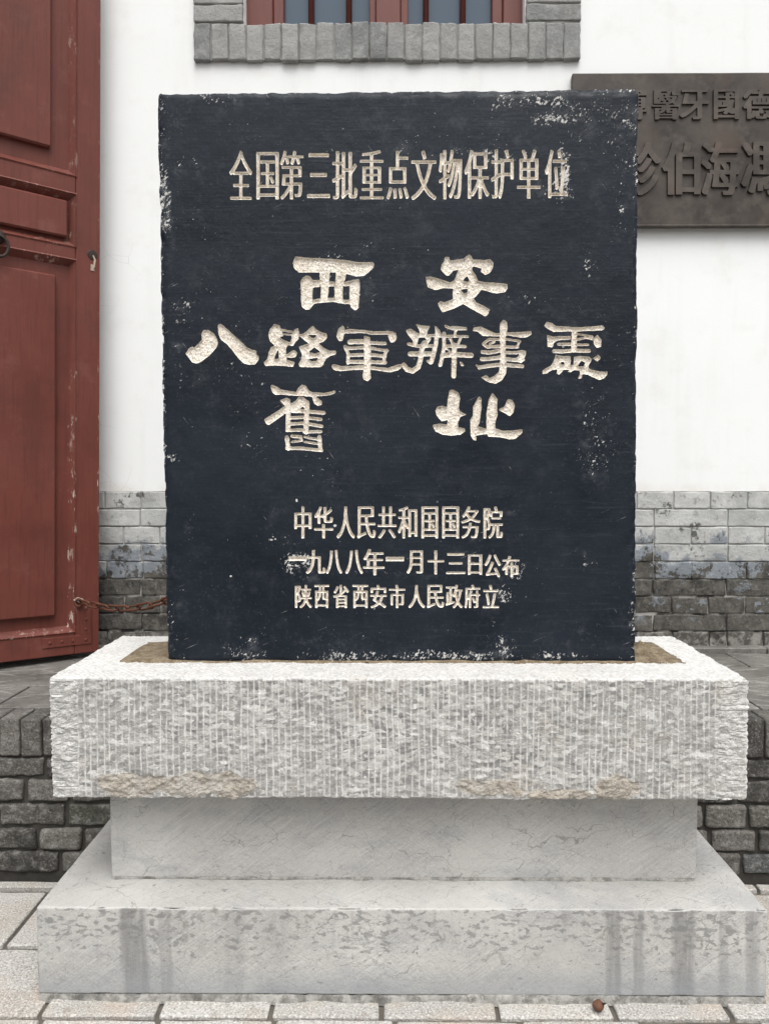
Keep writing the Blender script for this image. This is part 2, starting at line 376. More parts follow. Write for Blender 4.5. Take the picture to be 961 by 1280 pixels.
def sawn(name, blotch, stains=()):
    M = Mat(name, .7, .35); x = M.xyz()
    n = M.noise(2.6, 6, .62); col = M.mix(M.step(n, .3, .7), (.37, .363, .347), (.465, .458, .44))
    col = M.mix(M.math('MULTIPLY', M.step(M.noise(5, 5, .65, vec=M.map((1, 1, 2.2))), .48, .66), .6), col, (.30, .305, .31))
    geo = M.nt.nodes.new('ShaderNodeNewGeometry'); sep = M.nt.nodes.new('ShaderNodeSeparateXYZ'); M.nt.links.new(geo.outputs['Normal'], sep.inputs[0])
    flat = M.step(sep.outputs[2], .5, .8)
    # saw scratches, slanted families, cut differently on faces and top
    for k_, (rot, th, sc) in enumerate(((36, .55, 1.0), (-34, .56, 1.3), (42, .57, 2.2))):
        s1 = M.noise(4*sc, 5, .7, vec=M.map((2.5, 2.5, 60), vec=M.turn((0, R(rot), 0))))
        s2 = M.noise(4*sc, 5, .7, vec=M.map((2.5, 60, 2.5), vec=M.turn((0, 0, R(-rot)))))
        msk = M.step(M.noise(3.0+.37*k_, 3), .40, .60)
        ms = M.mix(flat, s1, s2)
        col = M.mix(M.math('MULTIPLY', M.math('MULTIPLY', M.step(ms, th, th+.07), msk), .32), col, (.60, .595, .585))
        col = M.mix(M.math('MULTIPLY', M.math('MULTIPLY', M.step(ms, .36, .44, 1, 0), msk), .38), col, (.23, .232, .235))
    # thin dark veins, mostly level
    for sc, wd, a, cover, amt in ((4.2, .008, .68, 5, .22), (8.5, .012, .6, 4.1, .16), (17, .022, .42, 3.3, .10)):
        wv = M.map((1, 1, 4.2), vec=M.warp(amt*.45, sc*2.6)); e = M.vor(sc, 'DISTANCE_TO_EDGE', vec=wv)
        up = M.noise(sc*3, 2)
        vein = M.math('MULTIPLY', M.step(e, .0, M.math('MULTIPLY', up, wd*2)), -1.0); vein = M.math('ADD', vein, 1.0)
        vein = M.math('MULTIPLY', vein, M.step(M.noise(cover, 4, .6), .43, .53))
        col = M.mix(M.math('MULTIPLY', vein, a), col, (.15, .145, .128))
    pit = M.step(M.noise(70, 4, .7), .665, .72); col = M.mix(M.math('MULTIPLY', pit, .7), col, (.14, .13, .12))
    g = M.noise(160, 4, .7); col = M.mix(M.math('MULTIPLY', M.step(g, .55, .68), .3), col, (.56, .555, .54)); col = M.mix(M.math('MULTIPLY', M.step(g, .34, .44, 1, 0), .3), col, (.22, .22, .215))
    if blotch:
        zone = M.math('MULTIPLY', M.step(x[2], .06, .19), M.math('SUBTRACT', 1.0, flat))
        b = M.noise(44, 4, .55, .25, vec=M.map((1, 1, 1.7))); big = M.noise(5, 3)
        th = M.math('SUBTRACT', .70, M.math('MULTIPLY', M.math('ADD', zone, .25), M.step(big, .2, .65, .085, .14)))
        k = M.step(b, M.math('SUBTRACT', th, .02), M.math('ADD', th, .045))
        col = M.mix(M.math('MULTIPLY', k, M.step(M.noise(45, 4), .3, .6, .45, .9)), col, (.205, .205, .20))
        v = M.vor(9.5, vec=M.warp(.09, 18)); ring = M.math('MULTIPLY', M.step(v, .19, .23), M.step(v, .25, .31, 1, 0))
        ring = M.math('MULTIPLY', ring, M.step(M.noise(3.7, 2), .50, .55))
        col = M.mix(M.math('MULTIPLY', M.math('MULTIPLY', ring, zone), .7), col, (.20, .19, .165))
        streak = M.noise(6, 5, .65, vec=M.map((9, 1, .5)))
        wob = M.math('MULTIPLY', M.math('SUBTRACT', M.noise(5, 3), .5), .03)
        for (c, hw, a) in stains:
            d = M.math('ABSOLUTE', M.math('SUBTRACT', M.math('ADD', x[0], wob), c))
            k = M.math('MULTIPLY', M.step(d, hw*.62, hw*1.10, 1, 0), M.step(streak, .30, .60, .45, 1))
            k = M.math('MULTIPLY', k, M.math('SUBTRACT', 1.0, flat))
            col = M.mix(M.math('MULTIPLY', k, a), col, (.17, .17, .168))
        col = M.mix(M.math('MULTIPLY', M.math('MULTIPLY', M.step(streak, .52, .68), zone), .30), col, (.24, .24, .235))
        low = M.math('MULTIPLY', M.step(M.math('ADD', x[2], M.math('MULTIPLY', n, .05)), .05, .13, 1, 0), .5)
        col = M.mix(low, col, (.235, .255, .275))
    nr = M.bump(M.noise(42, 6, .7), .003, .8); nr = M.bump(g, .0012, .7, nr)
    return M.done(col, M.step(n, .3, .7, .6, .78), nr)
def m_mortar(name, a, b):
    M = Mat(name, .95, .2); n = M.noise(35, 7, .7); g = M.noise(190, 3)
    col = M.mix(M.step(n, .35, .65), a, b); col = M.mix(M.math('MULTIPLY', M.step(g, .58, .66), .5), col, (.42, .40, .36))
    col = M.mix(M.math('MULTIPLY', M.step(M.noise(11, 5), .55, .68), .5), col, tuple(q*.45 for q in a))
    return M.done(col, nrm=M.bump(n, .006, .9, M.bump(g, .0015, .7)))
def m_paint():
    M = Mat('blue_black_stone_paint', .5, .22)
    wear = M.attr('wear'); x = M.xyz()
    n = M.noise(3.2, 6, .65); st = M.noise(5, 7, .7, vec=M.map((1.2, 1.2, 26))); grain = M.noise(120, 5, .7)
    col = M.mix(M.step(n, .3, .7), (.0052, .0090, .0152), (.0095, .0147, .0232))
    col = M.mix(M.math('MULTIPLY', M.math('MULTIPLY', M.step(st, .54, .72), M.step(M.noise(2.1, 3), .42, .62)), .5), col, (.034, .041, .052))
    # thin greyish scuffs where paint is rubbed, not gone; extra grey towards the top
    up = M.math('MULTIPLY', M.step(x[2], 1.95, 2.4), .22)
    rub_up = M.math('ADD', M.math('MULTIPLY', wear, .9), up)
    scu = M.math('MULTIPLY', M.step(M.noise(17, 8, .76), .50, .70), M.math('ADD', .10, rub_up, clamp=True))
    col = M.mix(M.math('MULTIPLY', scu, .48), col, (.115, .122, .135))
    col = M.mix(M.math('MULTIPLY', M.step(grain, .56, .70), M.math('ADD', .10, M.math('MULTIPLY', rub_up, .35))), col, (.12, .125, .135))
    # paint loss: bright specks, dense where wear is high
    f1 = M.noise(70, 7, .75, .3); f2 = M.noise(170, 4, .7, vec=M.map((1, 1, .55), vec=M.turn((0, R(-38), 0))))
    big = M.noise(9, 4, .6)
    f = M.math('ADD', M.math('MULTIPLY', f1, .46), M.math('MULTIPLY', f2, .54))
    f = M.math('ADD', f, M.math('MULTIPLY', M.math('SUBTRACT', big, .5), .20))
    th = M.math('SUBTRACT', .662, M.math('MULTIPLY', wear, .125))
    k = M.step(f, th, M.math('ADD', th, .022))
    dv_ = M.vor(24, vec=M.warp(.012, 60)); dots = M.math('MULTIPLY', M.step(dv_, M.math('MULTIPLY', M.step(M.noise(11, 3), .47, .72), .105), M.math('ADD', M.math('MULTIPLY', M.step(M.noise(11, 3), .47, .72), .105), .012), 1, 0), M.math('MULTIPLY', M.step(M.noise(2.7, 4, .6), .42, .50), M.step(x[2], 1.75, 1.45, .12, 1)))
    k = M.math('MAXIMUM', k, dots)
    # thin scratches
    sv = M.noise(3, 4, .6, vec=M.map((4, 4, 130), vec=M.turn((0, R(24), 0)))); sv2 = M.noise(3, 4, .6, vec=M.map((4, 4, 130), vec=M.turn((0, R(-55), 0))))
    sk = M.math('MAXIMUM', M.math('MULTIPLY', M.step(sv, .70, .73), M.step(M.noise(7, 2), .55, .6)), M.math('MULTIPLY', M.step(sv2, .70, .73), M.step(M.noise(8, 2, vec=M.map((1, 1, 1), loc=(3, 1, 2))), .57, .62)))
    k = M.math('MAXIMUM', k, M.math('MULTIPLY', sk, .55))
    fl = M.mix(M.noise(30, 3), (.40, .40, .385), (.70, .695, .68))
    col = M.mix(k, col, fl)
    rough = M.mix(k, M.mix(M.step(n, .35, .65), (.40, .40, .40), (.60, .60, .60)), (.9, .9, .9))
    nr = M.bump(st, .0012, .5); nr = M.bump(M.noise(40, 5, .65), .0022, .6, nr); nr = M.bump(grain, .0007, .6, nr); nr = M.bump(k, .0014, .7, nr)
    return M.done(col, rough, nr)
def m_gold():
    M = Mat('worn_cream_gold_paint', .8, .25)
    n = M.noise(55, 6, .7); g = M.noise(230, 3, .7); v = M.vor(190)
    dep = M.attr('depth')
    col = M.mix(M.step(M.noise(14, 5, .65), .35, .65), (.76, .69, .60), (.86, .815, .74))
    col = M.mix(M.math('MULTIPLY', M.step(n, .50, .64), .55), col, (.87, .83, .76))
    col = M.mix(M.math('MULTIPLY', M.step(g, .55, .64), .75), col, (.27, .205, .145))
    col = M.mix(M.math('MULTIPLY', M.step(g, .36, .44, 1, 0), .5), col, (.86, .82, .75))
    deep_specks = M.math('MULTIPLY', M.step(n, .53, .62), M.step(dep, .3, .9))  # darker specks, stronger where the cut is deep
    col = M.mix(M.math('MULTIPLY', deep_specks, .4), col, (.20, .15, .105))
    return M.done(col, nrm=M.bump(g, .0032, 1.0, M.bump(n, .003, .8)))
def m_door():
    M = Mat('faded_red_brown_paint', .55, .28)
    n = M.noise(3, 5, .6); v = M.noise(4, 6, .65, vec=M.map((16, 16, 1.2)))
    x = M.xyz()
    col = M.mix(n, (.118, .034, .025), (.162, .049, .037))
    col = M.mix(M.math('MULTIPLY', M.step(v, .48, .70), .38), col, (.078, .024, .019))
    col = M.mix(M.math('MULTIPLY', M.step(M.noise(7, 6, .7), .54, .70), .35), col, (.20, .082, .066))
    grime = M.math('MULTIPLY', M.step(M.noise(2.4, 5, .65), .46, .66), .45); col = M.mix(grime, col, (.07, .026, .021))
    r = M.attr('rnd')        # worn arrises
    w_ = M.math('MULTIPLY', M.step(r, .3, .9), M.step(M.noise(38, 6, .75, vec=M.map((1, 1, .35))), .545, .60))
    w_ = M.math('MULTIPLY', w_, M.math('MULTIPLY', M.step(M.noise(3.3, 3, vec=M.map((1, 1, 1.4))), .44, .56), M.step(x[2], 1.2, 2.0, 1.0, .30)))
    col = M.mix(M.math('MULTIPLY', w_, .75), col, (.58, .50, .43))
    fl = M.step(M.noise(48, 6, .75), .735, .76); col = M.mix(M.math('MULTIPLY', fl, .6), col, (.45, .33, .27))
    nr = M.bump(v, .0022, .5); nr = M.bump(M.noise(70, 4), .0008, .4, nr)
    return M.done(col, M.step(n, .3, .7, .38, .55), nr)
def m_redframe():
    M = Mat('dark_red_window_paint', .5, .4); n = M.noise(9, 5, .6, vec=M.map((8, 8, 1)))
    return M.done(M.mix(n, (.085, .022, .016), (.165, .043, .032)), nrm=M.bump(n, .001, .4))
def m_rust():
    M = Mat('rusty_iron', .85, .35, .25); n = M.noise(90, 6, .7)
    return M.done(M.mix(n, (.045, .020, .013), (.20, .078, .045)), nrm=M.bump(n, .0012, .9))
def m_bronze(name='dark_bronze', g_=.72):
    M = Mat(name, .5, .4, .15); n = M.noise(6, 6, .65, .4); n2 = M.noise(13, 5, .6)
    col = M.mix(M.step(n, .3, .7), tuple(g_*q for q in (.038, .030, .025)), tuple(g_*q for q in (.090, .074, .062)))
    col = M.mix(M.math('MULTIPLY', M.step(n2, .50, .66), .5), col, tuple(g_*q for q in (.125, .105, .088)))
    col = M.mix(M.math('MULTIPLY', M.step(M.noise(4.3, 4), .52, .66), .4), col, tuple(g_*q for q in (.11, .066, .047)))
    return M.done(col, M.step(n, .3, .7, .34, .55), M.bump(M.noise(40, 5), .0015, .5))
def m_glass():
    M = Mat('grey_blue_window_glass', .10, .35); n = M.noise(1.5, 2)
    return M.done(M.mix(n, (.055, .08, .115), (.10, .135, .175)))
def m_winbrick():
    M = Mat('pale_grey_brick', .9, .25); rn = M.attr('rnd'); n = M.noise(13, 7, .68)
    col = M.mix(rn, (.185, .19, .19), (.31, .31, .302)); col = M.mix(M.math('MULTIPLY', M.step(n, .45, .7), .6), col, (.36, .36, .35))
    col = M.mix(M.math('MULTIPLY', M.step(M.noise(9, 4), .56, .7), .5), col, (.17, .165, .155))
    sp = M.step(M.noise(24, 4, .7), .71, .73); col = M.mix(sp, col, (.03, .03, .03))
    g = M.noise(90, 5, .7); col = M.mix(M.math('MULTIPLY', M.step(g, .54, .68), .45), col, (.42, .42, .41)); col = M.mix(M.math('MULTIPLY', M.step(g, .34, .44, 1, 0), .4), col, (.13, .128, .12))
    return M.done(col, nrm=M.bump(g, .002, .7, M.bump(M.noise(30, 6, .7), .007, .9)))
def m_simple(name, c, r=.8, c2=None, sc=30):
    M = Mat(name, r, .35); n = M.noise(sc, 5); return M.done(M.mix(n, c, c2 or tuple(q*.6 for q in c)), nrm=M.bump(n, .001, .5))

X_PLASTER, X_DADO, X_DJOINT, X_RETAIN, X_JOINT = m_plaster(), m_dado(), m_dado_joint(), m_retain(), m_joint_dark()
X_TERR, X_PAVER, X_GROUND, X_PLINTH = m_terrace(), m_paver(), m_ground(), m_plinth()
X_NECK = sawn('sawn_limestone', False)
X_BASE = sawn('stained_limestone', True, ((-.655, .038, .75), (-.575, .018, .55), (-.40, .03, .25), (.575, .022, .65), (.64, .016, .6), (.755, .034, .75), (.86, .014, .35), (.93, .02, .5), (-.30, .05, .15)))
X_SOCK = m_mortar('brown_mortar', (.115, .085, .052), (.235, .19, .13)); X_FOOT = m_mortar('grey_cement', (.13, .128, .118), (.33, .325, .305))
X_PAINT, X_GOLD, X_DOOR, X_RED, X_RUST, X_BRONZE, X_GLASS, X_WBRICK = m_paint(), m_gold(), m_door(), m_redframe(), m_rust(), m_bronze(), m_glass(), m_winbrick()
X_BRONZE2 = m_bronze('rubbed_bronze', .95)
X_WJOINT = m_simple('pale_grey_joint', (.30, .295, .28), .95)
X_IRON = m_simple('dark_iron', (.035, .022, .018), .6)

# ================================================================== SETTING
g = MB(); g.box(-400, 400, -400, 400, -.6, -.012); struct(g.build('ground', X_GROUND))

# granite paving, each slab with its own joint
rng = random.Random(4); pv = MB()
def slab_mesh(mb, x0, x1, y0, y1, ztop, th, b, rnd, seed, step=.05):
    V, F, N = dense_box(edged(x0, x1, step, b), edged(y0, y1, step, b), np.array([ztop-th, ztop-b*.6, ztop]), b)
    k = fbm(V*np.array([9, 9, 9])+seed*1.7, 3, 5); V = V+N*(k*.0022)[:, None]
    mb.add(V, F.tolist(), rnd)
ys = [2.448, 2.150, 1.862, 1.56, 1.25, .94, .62, .31, 0, -.32]
for k in range(len(ys)-1):
    y1, y0 = ys[k]-.007, ys[k+1]+.007
    off = {0: -1.112, 1: -1.112, 2: -.849}.get(k, rng.uniform(-1.2, -.9)); x = off-.30*6
    while x < 2.9:
        wd = rng.uniform(.285, .315)
        if k in (0, 1) and x < -1.2: wd = .30
        if k == 1: wd = .283+rng.uniform(-.004, .012)
        slab_mesh(pv, x+.006, x+wd-.006, y0, y1, rng.uniform(-.003, .002), .05, .006, rng.random(), rng.random()*50)
        x += wd
x = -3.0
while x < 3.0:                                   # narrow edging strip against the wall
    wd = rng.uniform(.5, .8); slab_mesh(pv, x+.004, x+wd-.004, 2.462, 2.497, .006, .05, .005, rng.random()*.4, rng.random()*50); x += wd
struct(pv.build('pavement', X_PAVER, smooth=False))

# terrace floor behind the retaining wall
tf = MB(); rng = random.Random(9); TZ = .555
tf.box(-6, 6, 2.62, 3.52, -.01, TZ-.014)
for y0, y1, wd0 in ((2.625, 2.90, .42), (2.90, 3.22, .5), (3.22, 3.462, .45)):
    x = -4.2+rng.uniform(-.3, .1)
    while x < 4.2:
        wd = wd0*rng.uniform(.8, 1.25); slab_mesh(tf, x+.003, x+wd-.003, y0+.003, y1-.003, TZ+rng.uniform(-.003, .002), .04, .005, rng.random(), rng.random()*50, .09); x += wd
struct(tf.build('terrace_floor', X_TERR))

# brick retaining wall under the terrace edge
def rough_brick(mb, x0, x1, y0, y1, z0, z1, r, amp, rnd, seed, step=.022, ny=3):
    V, F, N = dense_box(edged(x0, x1, step, r), np.unique(np.round([y0, y0+r*.45, y0+r, y1], 6)), edged(z0, z1, step, r), r)
    k = fbm(V*38+seed*3.1, 4, 3); k2 = vnoise(V*9+seed*5.3, 8)
    V = V+N*(k*amp+k2*amp*.8)[:, None]
    mb.add(V, F.tolist(), rnd)
rw = thing('retaining_wall', 'low wall of dark weathered rounded bricks between the paving and the terrace', 'brick wall', (0, 2.56, 0))
rb = MB(); rng = random.Random(21); YF = 2.505
mb = MB(); mb.box(-4.5, 4.5, YF+.014, 2.622, -.02, TZ-.022); mb.build('mortar_core', X_JOINT, rw)
x = -2.6
while x < 2.6:                                   # upright bricks along the top
    wd = rng.uniform(.068, .088); rough_brick(rb, x+.003, x+wd-.003, YF-.004, 2.622, TZ-.128, TZ+rng.uniform(-.004, .001), .008, .0022, rng.random(), rng.random()*99); x += wd
zr = [TZ-.137, .345, .2615, .178, .098, .020]
for k in range(len(zr)-1):
    z1, z0 = zr[k], zr[k+1]+.012; x = -2.7+rng.uniform(0, .12)
    while x < 2.7:
        wd = rng.choice([.15, .155, .165, .16, .235])*rng.uniform(.95, 1.05)
        dk = rng.random()*(.55 if k < 2 else 1.0)
        rough_brick(rb, x+.006, x+wd-.007, YF+rng.uniform(-.004, .004), YF+.08, z0, z1, .009, .0038, dk, rng.random()*99); x += wd
rb.build('brick_face', X_RETAIN, rw, smooth=True)

# ------------------------------------------------------------------ building: plaster wall, dado, window, door
YW = 3.525; ZD = 1.287
bd = thing('building', 'white plastered building wall with grey brick base, brick edged window and red door', 'building', (0, 3.6, .555))
wl = MB()
WX0, WX1, WZ0, WZ1 = -.650, .600, 3.30, 4.70
def wallsheet(x0, x1, z0, z1): wl.box(x0, x1, YW, YW+.30, z0, z1)
wallsheet(-6, WX0, ZD, 6.2); wallsheet(WX1, 6, ZD, 6.2); wallsheet(WX0, WX1, ZD, WZ0); wallsheet(WX0, WX1, WZ1, 6.2)
wl.build('plaster_wall', X_PLASTER, bd)
dj = MB(); dj.box(-6, 6, YW+.003, YW+.30, -.02, ZD-.003); dj.build('joint_bed', X_DJOINT, bd)
db = MB(); rng = random.Random(33); nc = 9; ch = (ZD-.562)/nc
for k in range(nc):
    z1 = ZD-k*ch; z0 = z1-ch
    stretch = (k % 2 == 1)
    pitch = .336 if stretch else .168
    x = (1.544 if stretch else 1.463)-pitch*(12 if stretch else 24)+rng.uniform(-.006, .006)
    while x < 2.9:
        wd = pitch
        if (not stretch and rng.random() < .12): wd = pitch*rng.choice([.5, 1.5])
        j = .004 if k < 5 else .006
        V, F, N = dense_box(edged(x+j*.6, x+wd-j*.6, .022, .006), np.array([YW-.003+rng.uniform(-.003, .001), YW+.002, YW+.03]), edged(z0+j*rng.uniform(.3, .8), z1-j*rng.uniform(.3, .8), .02, .005), .0045)
        kk = fbm(V*22+rng.random()*90, 4, 9); V = V+N*(kk*(.0026 if k < 4 else .0042))[:, None]; V[:, 2] += (V[:, 0]-x)*rng.uniform(-.008, .008)
        db.add(V, F.tolist(), rng.random()); x += wd
db.build('brick_dado', X_DADO, bd, smooth=True)
pc = MB(); rng = random.Random(12); x = -3.5
while x < 3.5:                                   # low stone course at the foot of the wall
    wd = rng.uniform(.5, .9); slab_mesh(pc, x+.002, x+wd-.002, 3.464, YW-.006, TZ+.024, .05, .008, .7+.3*rng.random(), rng.random()*50, .04); x += wd
pc.build('foot_course', X_TERR, bd)

# window: brick surround, dark red frame, bars and panes
wb = MB(); rng = random.Random(3); n = 22; sx0, sx1 = -.873, .846; sw = (sx1-sx0)/n
for k in range(n):
    rough_brick(wb, sx0+k*sw+.0016+rng.uniform(0, .0012), sx0+(k+1)*sw-.0016-rng.uniform(0, .0012), YW-.024+rng.uniform(-.004, .004), YW+.12, 3.203+rng.uniform(-.004, .005), 3.366+rng.uniform(-.005, .004), .007, .0030, rng.random(), rng.random()*99)
for side in (0, 1):
    for k in range(18):
        z0 = 3.372+k*.078; x0, x1 = (-.873, -.652) if side == 0 else (.602, .846)
        cut = .11 if k % 2 else 0
        if cut and False: pass
        rough_brick(wb, x0+rng.uniform(0, .003), x1, YW-.024+rng.uniform(-.003, .003), YW+.12, z0, z0+.074, .007, .0028, rng.random(), rng.random()*99)
wb.build('brick_surround', X_WBRICK, bd, smooth=True)
ws = MB(); ws.box(sx0+.006, sx1-.006, YW-.016, YW+.10, 3.209, 3.360)
for x0, x1 in ((-.867, -.656), (.606, .840)): ws.box(x0, x1, YW-.016, YW+.10, 3.362, 4.77)
ws.build('surround_joint', X_WJOINT, bd)
fr = MB(); YFm = YW+.06
fx = lambda px: (px-487)/961*(YFm+.01)
for a, b, dy in ((312, 345, 0), (345, 358, .015), (624, 658, 0), (611, 624, .015), (470, 500, 0)):
    fr.box(fx(a), fx(b), YFm+dy, YFm+dy+.06, 3.30, 4.69, .004)
fr.box(fx(313), fx(656), YFm+.004, YFm+.05, 3.302, 3.372, .004); fr.box(fx(313), fx(656), YFm+.004, YFm+.05, 4.62, 4.688, .004)
for a, b in ((462, 470), (500, 509)): fr.box(fx(a), fx(b), YFm+.02, YFm+.06, 3.31, 4.68, .003)
wf = fr.build('window', X_RED, bd)
for px in (391, 437, 531, 576):
    b = MB(); b.tube([(fx(px), YFm+.028, 3.36), (fx(px), YFm+.028, 4.0), (fx(px), YFm+.028, 4.63)], .0135, 10); b.build('window_bar', X_RED, wf, smooth=True)
for a, b_ in ((358, 462), (509, 611)):
    b = MB(); b.box(fx(a)-.01, fx(b_)+.01, YFm+.052, YFm+.058, 3.36, 4.63); b.build('window_pane', X_GLASS, wf)
bk = MB(); bk.box(WX0-.1, WX1+.1, YFm+.30, YFm+.34, 3.0, 4.9); bk.build('window_backing', m_simple('backing_grey', (.12, .13, .14)), wf)  # plain dark grey sheet closing the opening behind the panes

# pier that carries the open door leaf, left of the picture
pr = MB(); DW = .74
O = Vector((-1.297, 3.385, .577)); U = Vector((-.78014, -.62561, 0)); H_ = O+U*DW
pr.box(H_.x-.42, H_.x-.035, H_.y-.16, YW+.02, TZ-.02, 6.2); pr.build('door_pier', X_PLASTER, bd)

# door leaf in its own frame: x runs from the free edge to the hinge, y points to the viewer, z up
dr_rot = Matrix.Rotation(math.atan2(U.y, U.x), 4, 'Z')
DH = 3.2
openings = [(.098, 1.705, .085, .085), (1.762, 1.985, .038, .036), (2.062, 3.09, .104, .075)]
S0, S1 = .100, DW-.100
dm = MB()
# frame members, chamfered towards the openings
dm.box(0, S0, -.05, 0, 0, DH, .003); dm.box(S1, DW, -.05, 0, 0, DH, .003)
zz = [0]+[v for o in openings for v in o[:2]]+[DH]
for a, b in zip(zz[0::2], zz[1::2]): dm.box(S0+.001, S1-.001, -.05, -.0006, a if a == 0 else a, b, .003)
def ring(z0, z1, x0, x1, y, i2, y2, rnd0, rnd1):
    """sloped moulding ring from rectangle at depth y to inset rectangle at depth y2"""
    o = [(x0, z0), (x1, z0), (x1, z1), (x0, z1)]; q = [(x0+i2, z0+i2), (x1-i2, z0+i2), (x1-i2, z1-i2), (x0+i2, z1-i2)]
    V = [(x, y, z) for x, z in o]+[(x, y2, z) for x, z in q]
    return V, [[k, k+4, (k+1) % 4+4, (k+1) % 4] for k in range(4)]
for z0, z1, ins, _ in openings:
    V, F = ring(z0, z1, S0, S1, .002, .026, -.026, 1, .2); dm.add(V, F, .9)
    V, F = ring(z0-.006, z1+.006, S0-.006, S1+.006, .0005, .006, .004, 1, 1); dm.add(V, F, 1.0)
    V, F = ring(z0, z1, S0, S1, .004, .003, -.002, 1, 1); dm.add(V, F, 1.0)
    dm.box(S0+.002, S1-.002, -.045, -.0255, z0+.002, z1-.002)
dm.box(-.0015, .006, -.049, .0015, 0.01, DH-.01, .001, rnd=1.0)          # worn free edge
door = dm.build('door', X_DOOR, bd)
door.matrix_parent_inverse = Matrix.Translation(-Vector(bd.location))
door.location = O; door.rotation_mode = 'QUATERNION'; door.rotation_quaternion = (dr_rot @ Matrix.Rotation(R(-1.12), 4, 'Y')).to_quaternion()  # the leaf sags a little; door['local_coords'] = True
for z0, z1, ins, it in openings:
    p = MB(); a = ins-.010; b = .012
    x0, x1, c0, c1 = S0+ins-.005, S1-ins+.005, z0+ins*.9, z1-ins*.9
    p.box(x0, x1, -.04, .002, c0, c1, .007, rnd=.0); p.build('raised_panel', X_DOOR, door)
bt = MB(); Lz = .155
bt.box(.030, .235, .0008, .0042, .040, .082, .001, rnd=.2); bt.box(.030, .078, .0010, .0044, .0825, .235, .001, rnd=.2)
for (x, z) in ((.055, .06), (.11, .061), (.155, .061), (.205, .061), (.054, .105), (.054, .15), (.054, .2)):
    bt.tube([(x, .004, z), (x, .0065, z), (x, .0078, z)], [.0075, .0065, .002], 8, rnd=.5)
bt.build('corner_bracket', X_DOOR, door)
kh = MB(); kh.tube([(.030, .000, 1.742), (.030, .003, 1.742), (.030, .003, 1.742)], [.022, .019, .0165], 14)
kh.tube([(.030, .0031, 1.742), (.030, .0036, 1.742)], [.013, .012], 12)
kh.build('keyhole', X_IRON, door)
ks = MB(); ks.box(.022, .038, .0008, .003, 1.672, 1.70, .001, rnd=0); ks.tube([(.028, .001, 1.74), (.02, .002, 1.72), (.024, .002, 1.69), (.030, .002, 1.675)], [.004, .005, .004, .002], 6)
ks.build('keyhole_scar', m_simple('bare_wood', (.48, .40, .33), .9, (.30, .23, .18)), door)
ps = MB(); c0 = (.083, .236); ring_ = [(c0[0]+(.017+.006*math.sin(3*t+1)+.003*math.sin(7*t))*math.cos(t), c0[1]+(.011+.004*math.sin(2*t))*math.sin(t)) for t in np.linspace(0, 2*math.pi, 25)[:-1]]
ps.add([(x, .0052, z) for x, z in ring_]+[(x, .0005, z) for x, z in ring_], [list(range(24))]+[[k, k+24, (k+1) % 24+24, (k+1) % 24] for k in range(24)])
ps.build('bare_patch', m_simple('bare_primer', (.62, .58, .53), .9, (.45, .40, .35)), door)
hd = MB(); hx = .405
hd.tube([(hx, .0, 1.742), (hx, .010, 1.742), (hx, .016, 1.742)], [.030, .027, .014], 16)
pts = [(hx+.038*math.sin(t)*.9, .020, 1.742-.042+.042*math.cos(t)) for t in np.linspace(0, 2*math.pi, 20)[:-1]]
hd.tube(pts, .0065, 8, True); hd.build('ring_handle', X_IRON, door, smooth=True)

# ================================================================== MONUMENT
mo = thing('stone_monument', 'black painted inscribed stone tablet standing on a stepped pale grey limestone pedestal', 'monument', (.03, 2.2, 0))
# bottom slab
def sawn_block(name, x0, x1, y0, y1, z0, z1, r, amp, material, step, chip=.006):
    V, F, N = dense_box(edged(x0, x1, step, r), edged(y0, y1, step*1.6, r), edged(z0, z1, step, r), r)
    edge = (np.abs(N).max(1) < .98)
    k = fbm(V*7, 4, 2)*amp; c = np.maximum(fbm(V*24, 3, 6)-.35, 0)*chip*3+np.maximum(fbm(V*7, 2, 16)-.7, 0)*chip*4
    V = V+N*(k-c*edge)[:, None]
    return mesh_np(name, V, F, material, mo, smooth=True)
BX0, BX1, BY0, BY1 = -.909, .968, 1.927, 2.458
sawn_block('base_slab', BX0, BX1, BY0, BY1, .015, .244, .005, .0008, X_BASE, .009)
sawn_block('pedestal_block', -.768, .842, 2.07, 2.42, .247, .516, .005, .0008, X_NECK, .009)
# irregular cement along the foot of the slab and under the pedestal
def cement(name, x0, x1, y, z0, h, d, seed, material, step=.008, top=9.):
    xs = np.arange(x0, x1, step); P = np.stack([xs*9, xs*0, xs*0], 1)
    hh = h*(.55+.5*np.clip(fbm(P, 4, seed), -.9, 1)); dd = d*(.6+.5*np.clip(fbm(P*1.3+7, 4, seed+3), -.9, 1))
    hh = np.clip(hh, min(top*.86, h), top)
    prof = [(0, 1.0), (.35, .97), (.7, .80), (1.0, 0.0)]
    V = []; n = len(xs)
    for a, b in prof:
        nz = fbm(np.stack([xs*60, xs*0+a*9, xs*0+b*5], 1), 2, seed+9)*.0015
        V.append(np.stack([xs, y+.004-(dd+.004)*a+nz, z0+np.maximum(hh, .002)*b+nz*(b > 0)], 1))
    V = np.vstack(V); F = []
    for r in range(len(prof)-1):
        i = np.arange(n-1); F.append(np.stack([r*n+i, r*n+i+1, (r+1)*n+i+1, (r+1)*n+i], 1)[:, ::-1])
    return mesh_np(name, V, np.vstack(F), material, mo, smooth=True)
bed = MB(); bed.box(BX0+.004, BX1-.004, BY0+.006, BY1-.01, -.012, .0135); bed.build('bedding', X_JOINT, mo)
cement('foot_cement', BX0+.002, BX1-.002, BY0, -.008, .030, .011, 41, X_FOOT, .004, .0265)
cement('pedestal_joint', -.766, .84, 2.07, .2445, .008, .007, 51, X_FOOT)

